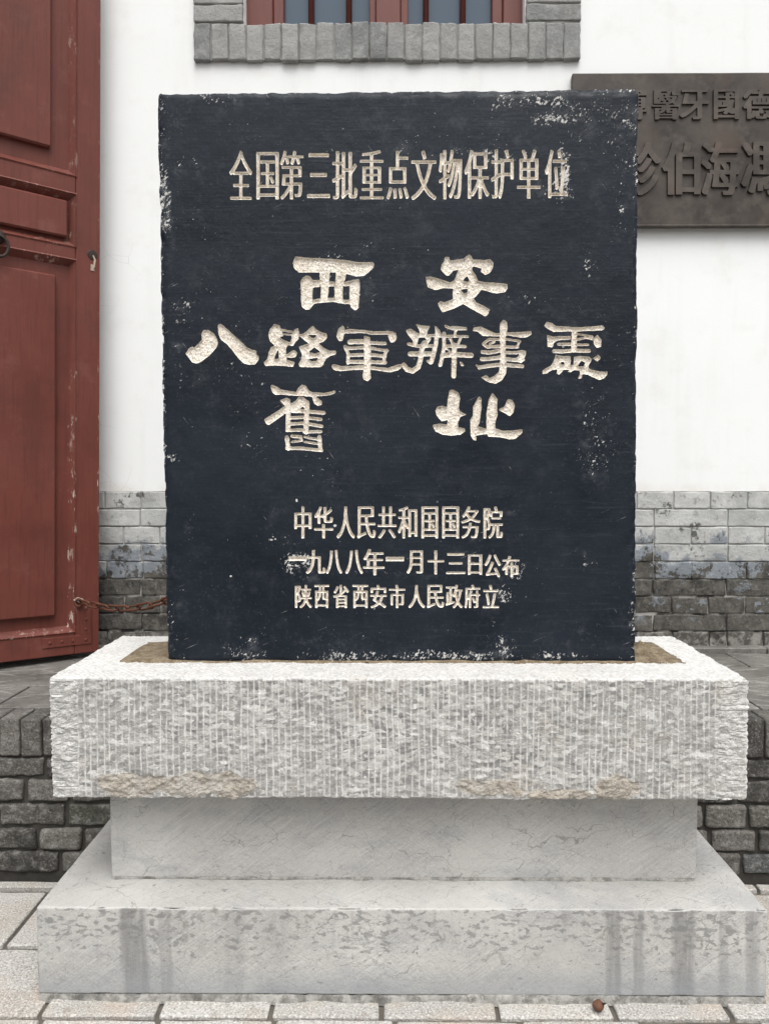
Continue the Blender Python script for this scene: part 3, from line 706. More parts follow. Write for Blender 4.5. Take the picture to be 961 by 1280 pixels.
# big chiselled block
PX0, PX1, PY0, PY1, PZ0, PZ1 = -.878, .922, 1.962, 2.495, .516, .832
V, F, N = dense_box(edged(PX0, PX1, .0023, .008), edged(PY0, PY1, .0040, .008), edged(PZ0, PZ1, .0032, .008), .007)
def chisel(s, across, seed):
    """chisel tracks: s counts the tracks, across runs along them. returns groove profile and whitened strength"""
    li = np.floor(s); ph = s-li; h = hash3(li.astype(np.int64), li.astype(np.int64)*0+3, li.astype(np.int64)*0, seed)
    gpro = np.exp(-((ph-.5-.12*h)/.105)**2)
    return gpro, h
x, y, z = V.T
front = sm(.5, .9, -N[:, 1]); top = sm(.5, .9, N[:, 2]); side = sm(.5, .9, np.abs(N[:, 0]))
wob = .22*vnoise(V*np.array([3, 3, 5]), 4)+.10*vnoise(V*np.array([9, 9, 30]), 14)
gp, h = chisel(x/.0163+wob, z, 5)
brk = vnoise(np.stack([np.floor(x/.0163+wob)*3.3, z*28, z*0], 1), 7)
st_ = .25+.75*sm(-.75, .25, brk*.8+.35*h+.45*vnoise(V*5, 31))
marg = np.maximum(sm(PX0+.078, PX0+.060, x+.008*vnoise(V*14, 3)), sm(PX1-.085, PX1-.062, x+.014*vnoise(V*14, 3)))
gh, hh_ = chisel(z/.0172+.9*(x*4)+.60*vnoise(V*np.array([22, 1, 14]), 9), x, 11); gh = gh*sm(-.5, .3, vnoise(V*np.array([30, 1, 60]), 12))
rough = fbm(V*np.array([42, 42, 70]), 5, 21, 2.1, .62); chipz = np.abs(vnoise(V*np.array([30, 30, 55]), 27))
mid = fbm(V*6, 3, 61)
d_front = (1-marg)*((1-gp*st_)*(.0014*rough+.0018-.0024*chipz)-.0013*gp*st_)+marg*((1-gh)*(.0018+.0034*rough)-.0008*gh)+mid*.0028
gt, ht = chisel((x+y*.9)/.0165+.35*vnoise(V*9, 13), y, 15)
d_top = (1-gt)*(.0010+.0010*rough)-.0008*gt+.0012*mid
gs, hs_ = chisel(z/.0172+.3*vnoise(V*8, 19), y, 23)
d_side = (1-gs)*(.0030+.0026*rough)+.002*mid
disp = front*d_front+top*d_top+side*d_side+(1-np.clip(front+top+side, 0, 1))*(.0022*rough-.001)
tool_toplight = front*((1-marg)*gp*st_+marg*np.maximum(gh*.8, .30))+top*(.55+.45*gt*sm(-.6, .2, vnoise(V*20, 33)))+side*.6  # tool tracks, plus flat whitening that paints light from above onto the top
edge = np.abs(N).max(1) < .985
tool_toplight = np.where(edge, np.maximum(tool_toplight, .75*sm(-.3, .3, rough)), tool_toplight)
big = np.maximum(fbm(V*13, 3, 71)-.32, 0)*edge
disp -= big*.014
sp = np.zeros(len(V))
for cx, cz, rx, rz, seed in ((-.545, .545, .235, .032, 1), (-.70, .560, .09, .022, 2), (-.50, .565, .10, .022, 3), (.235, .548, .085, .024, 4), (.585, .545, .055, .034, 5), (.33, .535, .05, .015, 6), (.47, .53, .10, .012, 7)):
    q = ((x-cx)/rx)**2+((z-cz)/rz)**2+.95*fbm(V*17, 4, 80+seed); sp = np.maximum(sp, sm(1.2, .72, q))
sp *= front
disp = disp*(1-sp)+sp*(.0020+.0040*rough+.0030*fbm(V*24, 3, 77))
V = V+N*disp[:, None]
pl = mesh_np('chiselled_block', V, F, X_PLINTH, mo, {'tool_toplight': tool_toplight*(1-sp), 'spall': sp})

# mortar filling the socket round the tablet
xs = np.arange(-.762, .8261, .006); ysm = np.arange(2.118, 2.392, .006); n1, n2 = len(xs), len(ysm)
Xg, Yg = np.meshgrid(xs, ysm, indexing='ij'); P = np.stack([Xg.ravel(), Yg.ravel(), Xg.ravel()*0], 1)
hz = .8375+fbm(P*np.array([16, 16, 1]), 4, 91)*.0025
hz += .020*np.exp(-(((P[:, 0]-.735)/.035)**2+((P[:, 1]-2.27)/.05)**2))*(1+.6*fbm(P*40, 3, 4))
rim = np.minimum(np.minimum(P[:, 0]+.762, .826-P[:, 0]), np.minimum(P[:, 1]-2.118, 2.39-P[:, 1]))
rim = rim+.006*fbm(P*30, 3, 5)
hz = np.where(rim < .006, .822, hz)
I = np.arange(n1*n2).reshape(n1, n2)
Fq = np.stack([I[:-1, :-1].ravel(), I[1:, :-1].ravel(), I[1:, 1:].ravel(), I[:-1, 1:].ravel()], 1)
mesh_np('socket_mortar', np.stack([P[:, 0], P[:, 1], hz], 1), Fq, X_SOCK, pl, smooth=True)

# ------------------------------------------------------------------ inscription outlines, traced stroke by stroke
# each loop: first point, then steps from point to point, in quarter millimetres across and up
GLYPHS = [
('top',[[1173,5758,-4,-1,-2,-2,-21,-61,-18,-40,-23,-44,-37,-55,-14,-14,-3,-4,-1,-4,9,-26,1,-2,3,-2,5,0,8,1,12,9,1,-1,2,-5,4,-2,12,0,17,-1,25,2,5,-1,3,-3,2,-31,-2,-15,1,-15,-2,-17,0,-12,-1,-3,-4,-2,-56,-1,-2,-1,-1,-2,-1,-9,1,-15,2,-3,2,-1,9,-2,45,1,3,-1,3,-2,1,-5,-1,-23,1,-15,-1,-23,0,-31,-2,-3,-3,-1,-38,0,-20,1,-32,0,-3,-3,-1,-4,-1,-9,2,-13,1,-3,3,-1,24,0,16,-2,27,1,17,0,41,0,34,-1,17,1,16,-2,32,3,3,1,1,5,0,20,0,3,-2,2,-30,1,-15,1,-18,-2,-26,1,-5,2,-2,3,-1,80,1,13,2,3,4,2,23,1,35,-1,5,2,1,7,-1,20,-1,2,-2,2,-55,0,-6,1,-3,1,-1,3,-1,20,3,70,2,2,3,1,23,1,16,-1,18,1,3,2,3,4,2,1,11,-9,5,-1,8,1,2,1,2,4,7,25,-1,3,-4,7,-12,15,-19,27,-36,65,-16,34,-15,40,-1,5,2,11,-1,3,-13,14,-4,1],[1176,5675,3,0,2,-4,27,-62,17,-30,10,-14,9,-19,1,-5,0,-2,-2,-1,-33,-2,-70,2,-17,-2,-10,1,-3,3,-1,3,2,5,30,51,6,13,13,25,11,30,3,6]]),
('top',[[1352,5747,-3,-2,-1,-3,-2,-28,1,-64,-1,-33,1,-24,0,-62,-3,-44,2,-37,-1,-20,1,-24,-3,-41,1,-31,-1,-26,1,-16,-1,-23,1,-25,3,-3,6,0,19,0,6,1,2,4,2,20,2,3,4,1,33,1,28,-1,72,0,22,1,6,-1,2,-3,0,-21,2,-5,4,-1,30,1,2,2,1,4,-2,27,2,46,-1,20,1,19,-1,33,3,27,-1,15,-1,45,2,26,-2,15,1,32,-1,58,2,28,-1,25,2,40,-1,40,-2,2,-4,1,-13,-1,-52,1,-63,0,-55,1,-32,-1],[1399,5713,22,0,29,-2,22,1,19,0,43,1,14,-1,5,-2,0,-4,1,-35,-2,-28,1,-20,1,-60,-1,-68,1,-16,-1,-14,-1,-62,-1,-5,-2,-2,-5,0,-32,0,-23,1,-3,1,-2,3,0,14,-1,21,2,34,-1,16,1,13,2,2,4,1,45,0,3,1,1,4,1,19,-1,3,-2,2,-5,1,-44,0,-3,1,-2,3,1,28,-1,52,1,6,5,2,53,0,4,2,1,3,1,17,-1,5,-2,3,-5,2,-36,0,-20,-1,-16,1,-72,1,-4,-1,-3,-3,-1,-4,1,-20,1,-3,1,-1,19,-2,18,2,14,-1,4,-1,2,-3,1,-66,-1,-15,0,-4,-2,-2,-3,0,-14,0,-30,0,-2,-2,-2,-2,-1,-13,1,-11,3,-3,36,0,9,0,4,-3,1,-5,0,-70,-2,-23,-1,-3,-2,-1,-20,-2,-17,2,-21,0,-3,2,-2,18,2,20,-1,27,1,51,-1,20,1,16,-1,16,3,110,-1,15,0,14,1,4,2,2],[1503,5484,-4,-1,-3,-2,-8,-9,0,-3,11,-23,6,-22,6,-11,2,-2,3,-1,11,0,4,3,8,9,1,4,-1,5,-11,27,-10,22,-5,4],[1424,5366,58,0,20,-1,28,0,19,-1,3,-3,1,-6,-3,-48,-2,-2,-5,-1,-21,1,-39,-1,-22,1,-57,-1,-20,1,-4,4,0,7,1,27,1,17,1,4,2,0,8,0]]),
('top',[[1650,5759,-4,-1,-1,-3,-5,-23,-12,-45,-24,-61,0,-3,1,-3,9,-12,4,-2,11,-1,3,1,2,2,24,60,2,4,3,-2,1,-4,9,-46,2,-5,5,-2,9,0,14,10,3,4,-1,9,-8,39,1,4,4,2,11,-1,14,1,3,-1,1,-2,0,-5,-6,-22,-8,-17,-1,-5,3,-6,12,-13,4,-2,7,0,4,1,2,2,12,30,9,34,1,2,2,1,3,-2,3,-6,16,-55,2,-2,2,0,12,0,4,2,8,8,3,5,-6,25,-6,19,-1,3,1,3,2,2,4,0,36,0,3,1,2,3,1,18,-1,3,-2,2,-49,0,-14,1,-11,-1,-4,1,-2,2,0,3,5,29,0,6,-3,3,-11,6,-6,1,-9,1,-2,-1,-2,-3,-9,-43,-2,-4,-3,-1,-15,1,-36,-2,-11,1,-3,2,0,5,6,31,0,4,-3,3,-12,7,-5,1],[1630,5597,-6,-1,-2,-4,1,-21,2,-3,7,-1,71,-1,6,-2,1,-2,1,-6,-1,-42,-1,-5,-4,-2,-67,0,-5,-2,-2,-2,-1,-7,1,-17,-3,-30,-3,-22,-3,-32,1,-5,2,-1,3,-1,42,0,18,-1,4,-1,1,-4,-1,-5,-13,-23,-25,-39,-10,-13,-20,-20,-10,-9,-5,-5,0,-5,3,-13,3,-7,4,-3,5,-1,8,1,5,3,20,20,25,31,10,13,11,20,2,3,2,0,2,-1,0,-4,1,-44,-1,-16,1,-22,1,-2,4,-1,24,0,4,1,2,3,0,5,0,22,1,67,-1,20,1,23,1,4,4,2,52,1,4,-2,2,-3,-2,-17,0,-15,-3,-16,0,-17,-3,-11,-4,-9,-5,-3,-8,-1,-16,2,-4,0,-2,-1,-1,-2,0,-4,4,-22,2,-2,4,-1,28,-2,12,2,11,3,6,5,4,8,4,12,6,34,1,21,2,26,1,32,0,8,-3,3,-7,1,-67,1,-15,-1,-5,1,-1,1,-1,3,0,24,-2,22,2,7,1,1,3,1,52,-1,30,1,4,2,1,4,1,22,-1,21,1,20,0,42,-1,5,-2,1,-2,1,-34,1,-18,-1,-35,0,-21,0,-22,1,-29,-1,-24,0],[1780,5566,18,-1,3,-1,1,-2,1,-48,-1,-5,-2,-2,-3,-1,-39,0,-8,1,-3,3,0,8,0,29,2,16,1,1,3,1],[1683,5477,22,0,3,-1,2,-2,1,-7,-1,-15,0,-28,-1,-5,-3,-1,-39,-1,-4,1,-2,2,4,54,4,3]]),
('top',[[2068,5733,-24,-2,-49,1,-32,-1,-22,2,-21,-1,-2,-2,-1,-3,-1,-33,1,-3,4,-1,17,2,17,-1,16,1,22,-3,16,2,32,0,18,-1,23,1,50,-2,3,3,1,4,0,28,-1,4,-2,2,-13,2],[1936,5521,-3,-3,-1,-7,1,-28,2,-3,2,-1,86,-1,63,0,23,1,3,1,1,3,1,11,0,21,-1,3,-4,2,-9,1,-34,-1,-14,1,-20,-2,-19,2,-27,-1],[2049,5296,-32,-2,-25,1,-17,-1,-14,1,-28,0,-18,-1,-13,0,-2,-3,-2,-6,2,-28,1,-2,2,-2,12,-1,20,1,23,-1,14,1,80,0,44,-2,49,1,3,2,1,5,0,30,-1,3,-2,2,-14,1,-17,-1,-18,1,-17,-2,-22,3]]),
('top',[[2219,5753,-5,-2,-1,-4,2,-29,-2,-50,0,-27,-2,-2,-3,-1,-18,1,-11,-1,-3,-2,-2,-4,1,-22,2,-4,5,-1,27,0,2,-1,2,-2,1,-41,0,-29,-2,-34,1,-18,0,-5,-4,-4,-34,-17,-2,-2,-1,-3,4,-26,2,-5,5,-1,11,0,16,8,1,0,1,-3,0,-31,1,-62,0,-16,0,-31,-2,-6,-4,-4,-10,-2,-13,1,-3,-2,0,-3,2,-24,2,-2,4,-1,9,0,13,-1,10,1,9,3,7,3,4,4,3,5,4,15,1,34,0,144,2,4,4,3,12,7,7,3,1,-1,2,-2,1,-10,-1,-19,1,-29,-1,-105,-1,-6,-5,-11,-1,-5,3,-15,5,-14,2,-2,5,-1,6,0,3,2,36,38,15,13,3,1,1,-1,1,-2,2,-23,2,-6,4,-8,8,-7,9,-3,14,0,15,-1,16,1,6,2,6,3,6,9,7,21,2,14,1,45,-2,4,-16,15,-6,1,-5,-1,-3,-1,-2,-8,0,-24,-2,-15,0,-18,-2,-8,-3,-4,-6,-1,-8,1,-3,1,-2,3,-1,8,1,25,-1,16,1,14,0,28,-1,40,1,22,-2,31,2,13,1,22,2,6,8,15,11,14,14,23,15,26,2,6,-8,18,-3,5,-5,2,-10,-1,-3,-2,-3,-3,-6,-15,-10,-17,-3,-2,-1,2,-1,33,0,41,-1,16,1,14,0,15,1,17,-1,22,-2,2,-3,0,-27,1,-4,-1,-2,-2,-1,-28,2,-17,-1,-15,1,-93,-1,-15,-2,-3,-3,-1,-21,0,-4,1,-3,1,-2,11,1,25,-2,27,0,32,0,14,3,19,-2,18,1,18,-1,7,-2,2,-4,1,-25,0,-3,-1,-2,-1,-1,-13,1,-35,-1,-20,1,-14,-1,-19,-2,-3,-3,-1,-18,1,-3,1,-2,5,0,46,1,25,-2,34,-1,2,-5,2],[2264,5604,11,1,2,-2,1,-3,2,-17,-2,-17,1,-57,-1,-3,-2,-2,-11,-2,-10,-5,-3,-1,-2,2,-1,4,0,66,1,29,1,4,2,2],[2319,5535,26,0,3,-1,2,-3,1,-37,-3,-56,2,-17,0,-21,1,-21,-2,-34,-1,-4,-2,-2,-11,-3,-15,-11,-3,-1,-2,2,-1,4,1,29,-1,14,1,57,0,60,1,41,1,3]]),
('top',[[2678,5764,-30,-9,-33,-8,-44,-7,-18,-1,-22,-4,-25,-1,-5,-1,-2,-2,1,-23,1,-2,3,-2,10,0,35,3,29,1,3,0,2,-3,0,-12,1,-25,0,-3,-2,-2,-3,-1,-15,-1,-55,1,-29,-1,-3,-1,-1,-3,-2,-17,1,-6,2,-2,3,-1,57,0,41,1,4,-1,2,-3,0,-32,-1,-5,-3,-2,-28,-2,-44,2,-4,-1,-2,-2,0,-4,0,-39,0,-63,0,-20,-1,-18,1,-30,1,-3,2,-2,72,-1,5,-2,1,-2,0,-3,1,-24,-1,-14,-2,-2,-5,-1,-77,-1,-4,-1,-1,-4,1,-18,0,-2,2,-2,19,-2,37,1,25,-1,4,-1,2,-3,0,-5,0,-38,-1,-10,-2,-2,-2,-1,-69,1,-34,-2,-2,-4,-1,-13,1,-7,3,-3,16,-2,27,-1,73,2,20,-1,53,0,24,0,22,1,15,-1,3,1,2,2,1,21,-1,3,-3,2,-51,1,-51,0,-5,1,-2,4,0,40,1,10,1,4,6,1,80,1,5,1,1,3,1,20,-1,2,-2,1,-15,2,-16,-1,-13,2,-42,-2,-5,2,-1,5,0,37,1,3,1,1,14,2,64,-1,4,1,2,3,0,47,-1,46,2,25,-1,25,1,19,-2,12,-2,2,-6,1,-32,1,-18,-1,-21,1,-3,1,-2,4,-1,32,1,3,2,2,9,1,22,-1,43,0,29,1,3,1,1,2,1,23,-1,2,-3,2,-22,0,-18,1,-19,-1,-41,0,-4,1,-3,3,0,42,0,5,2,2,7,3,19,3,29,7,20,7,4,2,1,5,-7,21,-5,3],[2541,5562,34,0,4,-1,3,-1,1,-4,1,-24,0,-18,-2,-4,-5,-1,-32,0,-3,1,-2,1,-2,6,1,24,-1,16,1,4],[2627,5562,36,-1,4,-2,1,-5,1,-36,-1,-5,-1,-2,-5,-2,-36,0,-5,2,-1,3,-1,14,2,28,1,5],[2641,5486,23,-1,3,-1,2,-1,0,-5,-1,-20,1,-18,-1,-4,-2,-3,-3,-1,-35,0,-5,1,-3,3,-1,6,2,40,3,3],[2545,5485,32,0,3,0,3,-1,1,-7,0,-37,-1,-4,-2,-2,-4,-1,-26,-1,-8,1,-3,2,-1,5,1,17,-2,13,1,9,1,5]]),
('top',[[2889,5756,-18,-1,-3,-1,-2,-4,1,-48,-2,-37,0,-25,2,-19,-1,-31,-1,-5,-2,-2,-4,-1,-27,0,-18,2,-14,-1,-6,-1,-2,-3,-1,-87,-1,-17,2,-16,-2,-24,2,-24,2,-3,2,-1,56,-1,24,1,44,-2,43,1,13,0,2,2,1,2,2,20,-1,22,0,125,-2,3,-3,1,-11,-1,-16,1,-27,0,-15,1,-4,1,-1,5,0,67,2,5,4,2,66,0,17,-2,6,1,2,2,1,3,0,25,-1,2,-4,1,-87,0,-4,1,-2,3,-1,4,2,49,-2,3,-2,2],[2890,5549,48,0,3,-1,2,-2,1,-18,0,-28,2,-17,-1,-36,-1,-5,-2,-2,-3,-1,-62,-1,-19,1,-26,0,-4,1,-2,2,0,4,0,23,-1,21,0,53,1,3,2,2,3,1,31,-1],[2963,5368,-6,-2,-9,-9,-2,-3,-1,-4,11,-27,6,-25,5,-18,8,-33,2,-3,2,-2,12,0,4,2,11,11,2,3,0,5,-11,41,-7,18,-4,18,-9,23,-1,3,-3,1],[2798,5364,-4,-1,-1,-4,-6,-26,-6,-23,-13,-41,-6,-12,1,-5,7,-9,5,-4,4,-2,8,0,5,2,2,2,6,13,9,27,8,29,3,16,7,22,0,4,-2,3,-9,7,-6,2],[2907,5356,-13,-6,-2,-2,0,-3,16,-97,2,-3,2,-1,9,-1,6,2,12,9,1,4,0,17,-6,32,-10,44,-2,3,-2,2],[2854,5352,-14,-2,-2,-2,-1,-4,1,-24,3,-19,0,-37,0,-16,2,-4,3,-2,13,1,13,4,4,3,1,5,-2,45,-4,49,-1,2,-3,2]]),
('top',[[3163,5759,-5,-3,-12,-7,-2,-3,-1,-4,5,-23,5,-14,7,-40,1,-2,3,-1,10,-1,6,3,15,10,2,3,0,5,-2,10,-5,19,-7,29,-5,14,-2,3,-2,1],[3039,5654,-3,-2,-2,-4,1,-26,1,-3,3,-2,14,1,20,-2,4,-2,1,-2,9,-33,4,-16,4,-19,9,-38,7,-20,5,-18,5,-12,10,-29,14,-32,2,-7,-2,-7,-17,-27,-18,-23,-16,-17,-10,-13,-11,-9,-13,-9,-21,-15,-3,-4,-1,-2,0,-4,9,-26,2,-2,3,-1,14,2,36,26,12,11,25,28,21,28,10,15,4,2,3,-2,9,-14,13,-17,9,-12,21,-25,13,-9,13,-13,12,-7,12,-9,7,-2,8,0,4,1,3,4,7,23,1,4,-1,3,-7,6,-15,8,-20,16,-28,29,-19,24,-7,11,-12,21,-2,8,3,9,14,31,11,32,17,55,7,37,7,27,2,17,4,15,2,3,3,1,35,1,4,1,1,4,0,23,-1,5,-2,2,-3,0,-78,1,-33,-1,-19,1,-20,-1,-17,1,-13,-1,-67,2],[3163,5617,52,0,4,-2,2,-4,-7,-39,-18,-71,-6,-15,-8,-30,-7,-15,-4,-3,-3,2,-4,7,-18,49,-10,38,-6,15,-2,14,-6,18,-5,28,0,5,4,2]]),
('top',[[3470,5763,-6,-1,-2,-4,-7,-52,-6,-37,-4,-21,-1,-3,-2,-2,-22,1,-3,1,-2,3,-1,91,0,17,-2,4,-3,1,-9,1,-13,0,-4,-1,-2,-2,-1,-4,1,-26,-2,-4,-3,0,-13,4,-10,0,-4,-2,-1,-5,-1,-7,0,-20,-2,-20,-4,-68,-4,-18,0,-13,-4,-20,-1,-12,2,-5,9,-12,3,-3,4,-1,6,0,3,1,3,2,2,7,9,71,3,4,2,1,2,-2,1,-3,0,-28,0,-22,1,-77,-1,-5,-4,-3,-41,-27,-1,-4,0,-13,3,-14,2,-3,3,-1,9,0,4,2,21,13,3,0,1,-3,1,-35,-1,-20,0,-32,2,-22,-1,-18,1,-15,-1,-35,2,-4,4,-2,11,-1,11,1,4,1,2,3,1,43,-2,57,1,16,-1,18,1,72,1,3,3,3,25,17,2,3,1,3,-1,21,-1,4,-1,3,-4,1,-8,0,-5,-1,-8,-5,-2,0,-1,1,-1,40,1,3,2,-1,10,-16,3,-3,5,-1,6,1,3,1,2,2,17,48,7,33,2,18,2,5,3,2,2,0,2,-2,1,-8,-8,-41,-3,-22,-3,-14,-8,-38,-7,-29,-7,-21,-6,-23,-10,-23,-7,-19,1,-5,10,-16,4,-2,5,0,5,0,3,2,9,19,9,22,14,47,15,67,16,99,2,4,2,-1,1,-3,-3,-33,-5,-46,-4,-20,-2,-23,-10,-59,-7,-35,-8,-32,-8,-21,-11,-39,-19,-39,-1,-5,0,-4,9,-17,3,-3,5,-2,7,0,4,2,2,3,22,50,5,19,7,18,10,37,8,47,7,26,7,50,6,29,1,2,3,-31,-2,-17,1,-27,-2,-25,-1,-36,-2,-19,-2,-37,-2,-27,-6,-24,-4,-7,-4,-1,-23,1,-3,-1,0,-5,3,-24,1,-3,1,-2,4,-1,13,-2,25,1,8,4,7,9,5,11,5,22,2,22,4,31,1,34,1,17,1,44,2,27,-1,13,3,51,0,19,1,13,0,47,1,54,-1,2,-2,2,-10,1,-18,-1,-13,1,-40,-1,-12,0,-4,2,-1,2,-1,4,10,80,-2,4,-7,4,-8,3],[3419,5609,10,0,4,0,2,-3,1,-5,-8,-34,-7,-16,-2,-3,-2,-1,-2,4,-1,10,1,40,1,6]]),
('top',[[3679,5762,-3,-2,-1,-3,-8,-42,-17,-63,-9,-33,-31,-82,6,-25,3,-8,2,-3,9,-1,5,1,3,3,7,15,2,1,2,-4,-1,-32,0,-16,0,-61,1,-18,0,-92,0,-20,1,-15,0,-16,1,-3,4,-1,23,0,5,1,1,3,0,12,1,11,0,4,2,2,2,-2,3,-5,4,-2,9,-1,5,3,14,21,13,22,14,30,5,13,3,6,3,2,2,-2,1,-9,-1,-55,2,-24,-1,-29,2,-2,3,-1,27,0,3,2,1,4,0,14,1,26,-1,54,1,16,1,4,1,0,2,-3,33,-72,14,-18,3,-2,4,0,6,0,4,1,7,11,5,15,-2,6,-13,17,-14,24,-7,15,-7,14,-6,18,-8,17,-6,15,-5,24,0,3,3,2,10,1,12,1,27,-2,8,1,2,2,1,3,-2,24,-2,3,-3,0,-38,0,-16,2,-12,-1,-4,2,-1,5,2,52,-1,14,1,3,2,2,3,0,29,0,20,1,4,1,1,3,2,23,-2,40,1,27,-1,19,-1,58,-2,2,-1,1,-7,1,-46,1,-26,-1,-17,1,-19,-1,-28,2,-4,2,0,9,-4,5,-14,8],[3743,5704,37,0,38,1,3,-1,2,-1,1,-4,-1,-12,1,-15,0,-53,1,-20,-1,-5,-1,-2,-4,-1,-66,0,-8,1,-3,2,-2,3,0,11,-1,34,1,15,-2,15,1,24,1,6],[3701,5704,1,0,1,-2,1,-8,1,-58,-1,-41,2,-31,1,-3,3,-1,25,1,24,-2,4,-2,1,-10,-1,-19,0,-40,-1,-4,-3,-2,-18,-2,-45,1,-8,1,-2,1,-1,2,-2,78,1,26,-1,40,6,25,5,29,4,16],[3725,5449,20,0,4,-1,3,-3,-1,-7,-12,-37,-21,-48,-17,-30,-11,-15,-3,-2,-2,2,-1,4,1,33,-1,28,1,18,-2,33,2,21,2,2,3,1,22,0]]),
('top',[[3943,5765,-4,-2,-1,-3,0,-28,1,-21,-2,-58,-2,-2,-3,-1,-24,-2,-2,-2,-1,-3,-1,-22,2,-4,6,-1,23,0,3,-2,2,-4,-2,-22,2,-51,0,-52,-4,-4,-31,-20,-3,-3,0,-4,1,-10,2,-14,2,-3,1,-2,5,-1,9,1,15,8,2,0,1,-3,-1,-51,3,-30,-2,-30,2,-18,-1,-12,-1,-6,-2,-3,-5,-1,-17,1,-3,-2,-1,-4,3,-13,1,-13,1,-2,2,-2,10,-1,18,2,13,3,4,2,4,3,8,15,2,-1,3,-5,11,-18,3,-2,9,0,5,2,3,6,7,28,5,14,7,37,4,27,2,40,4,25,0,22,0,13,3,24,1,2,4,1,38,0,21,-1,3,-1,1,-3,1,-26,2,-4,4,-1,23,0,3,1,1,2,2,20,-1,39,0,15,-1,32,1,15,-1,42,0,48,-2,4,-4,1,-19,0,-29,-1,-4,0,-3,2,-1,4,1,3,13,14,0,4,-1,6,-11,41,-9,20,-2,3,-2,1,-9,0,-6,-1,-8,-7,-3,-3,-1,-4,11,-35,10,-37,0,-5,-1,-2,-4,-3,-13,-1,-39,2,-3,-1,-1,-2,0,-12,-2,-3,-25,0,-4,0,-2,3,-1,3,2,17,0,24,-2,16,1,31,-1,18,-2,3,-3,1],[4099,5635,9,0,2,-2,2,-4,-1,-16,1,-17,-1,-34,1,-32,-1,-10,-3,-2,-6,-1,-56,1,-2,2,-1,3,-2,20,0,39,2,19,-1,23,1,7,2,2,3,1,33,-1],[3977,5615,26,0,3,-2,1,-75,-1,-21,-2,-4,-16,1,-11,-5,-2,1,-1,3,0,75,-1,15,1,10],[4002,5478,2,1,1,-1,1,-4,0,-62,-2,-22,-14,-85,-7,-20,-3,-6,-2,-3,-2,3,0,13,0,69,-2,33,1,21,0,17,1,24,0,3,3,3]]),
('top',[[4360,5763,-3,-1,-2,-5,-8,-34,-8,-27,-4,-18,-3,-8,-1,-2,-3,-2,-16,0,-24,1,-3,2,-1,5,6,8,1,4,-15,47,-13,28,-3,2,-7,0,-4,0,-4,-2,-10,-8,-2,-3,0,-3,14,-38,9,-32,1,-7,-2,-2,-2,0,-40,-2,-3,-1,-1,-5,-1,-10,2,-67,-1,-20,1,-32,-1,-21,2,-65,4,-2,18,-2,14,1,21,-1,16,1,6,-2,2,-2,0,-3,2,-48,-2,-6,-2,-1,-4,-1,-59,1,-21,-1,-18,1,-2,-1,-1,-4,0,-25,2,-3,4,-1,93,1,5,-1,3,-1,2,-3,1,-4,-2,-19,2,-17,-1,-15,0,-38,2,-5,4,-2,26,0,3,1,2,3,-1,63,-1,18,1,14,2,3,3,1,21,2,34,-2,43,1,5,1,2,4,-1,23,-1,3,-2,1,-31,0,-16,2,-32,-1,-22,1,-4,1,-1,2,-1,53,0,2,2,3,4,1,56,-1,19,1,4,1,2,4,-1,31,1,31,-2,40,2,57,-2,27,0,30,-2,3,-3,2,-31,-2,-5,0,-3,2,-1,3,1,4,9,27,12,45,-2,5,-15,10,-5,1],[4247,5637,38,0,4,-1,1,-2,1,-5,1,-50,-1,-7,-2,-3,-5,-1,-19,1,-15,-1,-3,1,-2,1,-1,5,1,20,-2,17,0,16,1,6],[4331,5636,40,1,4,-1,2,-2,2,-7,-1,-35,0,-17,0,-3,-2,-2,-4,-1,-38,0,-4,0,-1,2,-2,7,0,48,1,8],[4259,5541,27,0,4,-1,2,-2,1,-12,0,-48,-1,-4,-2,-2,-4,-1,-18,2,-18,-1,-3,0,-1,2,-1,5,0,24,-1,15,1,18,1,3,2,1],[4332,5540,39,0,4,-1,2,-1,1,-5,1,-45,-1,-12,-2,-3,-9,-1,-32,0,-3,0,-2,1,-1,5,-1,55,1,5]]),
('top',[[4634,5762,-5,-2,-9,-7,-1,-4,0,-7,4,-22,2,-22,4,-24,3,-3,10,-1,5,2,13,8,2,3,0,3,-11,73,-2,2,-3,1],[4550,5758,-4,-2,-2,-4,-8,-45,-6,-20,-9,-46,-7,-28,-7,-15,-8,-30,-8,-16,-5,-17,8,-31,2,-5,4,-1,9,-1,3,3,5,8,2,0,1,-3,1,-49,0,-47,1,-28,-1,-37,2,-62,-1,-13,3,-20,3,-2,7,-1,15,0,5,1,2,4,1,15,1,2,2,1,67,1,21,-2,27,2,24,-2,31,1,3,3,1,6,-1,18,-2,4,-5,1,-39,1,-4,2,-2,3,4,44,11,111,0,22,7,80,0,10,-1,3,-5,3,-11,4,-11,1,-5,-1,-2,-3,-2,-10,0,-50,-2,-16,-1,-26,-3,-17,1,-13,-2,-24,-4,-39,-1,-28,-3,-15,-1,-17,-4,-20,-3,-3,-7,-1,-27,1,-49,0,-3,1,-1,32,0,56,-2,23,1,14,-1,33,1,14,-2,153,7,34,7,29,2,17,7,33,-1,3,-1,2,-12,9,-5,2],[4609,5656,-22,0,-14,-1,-3,-1,-2,-5,-1,-20,1,-5,3,-2,31,0,30,-1,16,1,12,-1,54,0,4,1,2,3,0,25,-1,3,-3,2,-10,1,-21,-1,-26,1],[4607,5581,-8,-1,-11,-5,-2,-4,-1,-4,3,-21,4,-47,2,-14,3,-50,1,-28,4,-29,2,-38,1,-2,2,-2,10,0,4,0,4,2,8,7,3,3,0,4,0,24,-3,25,-5,77,-3,18,0,20,-4,39,-4,23,-3,3]]),
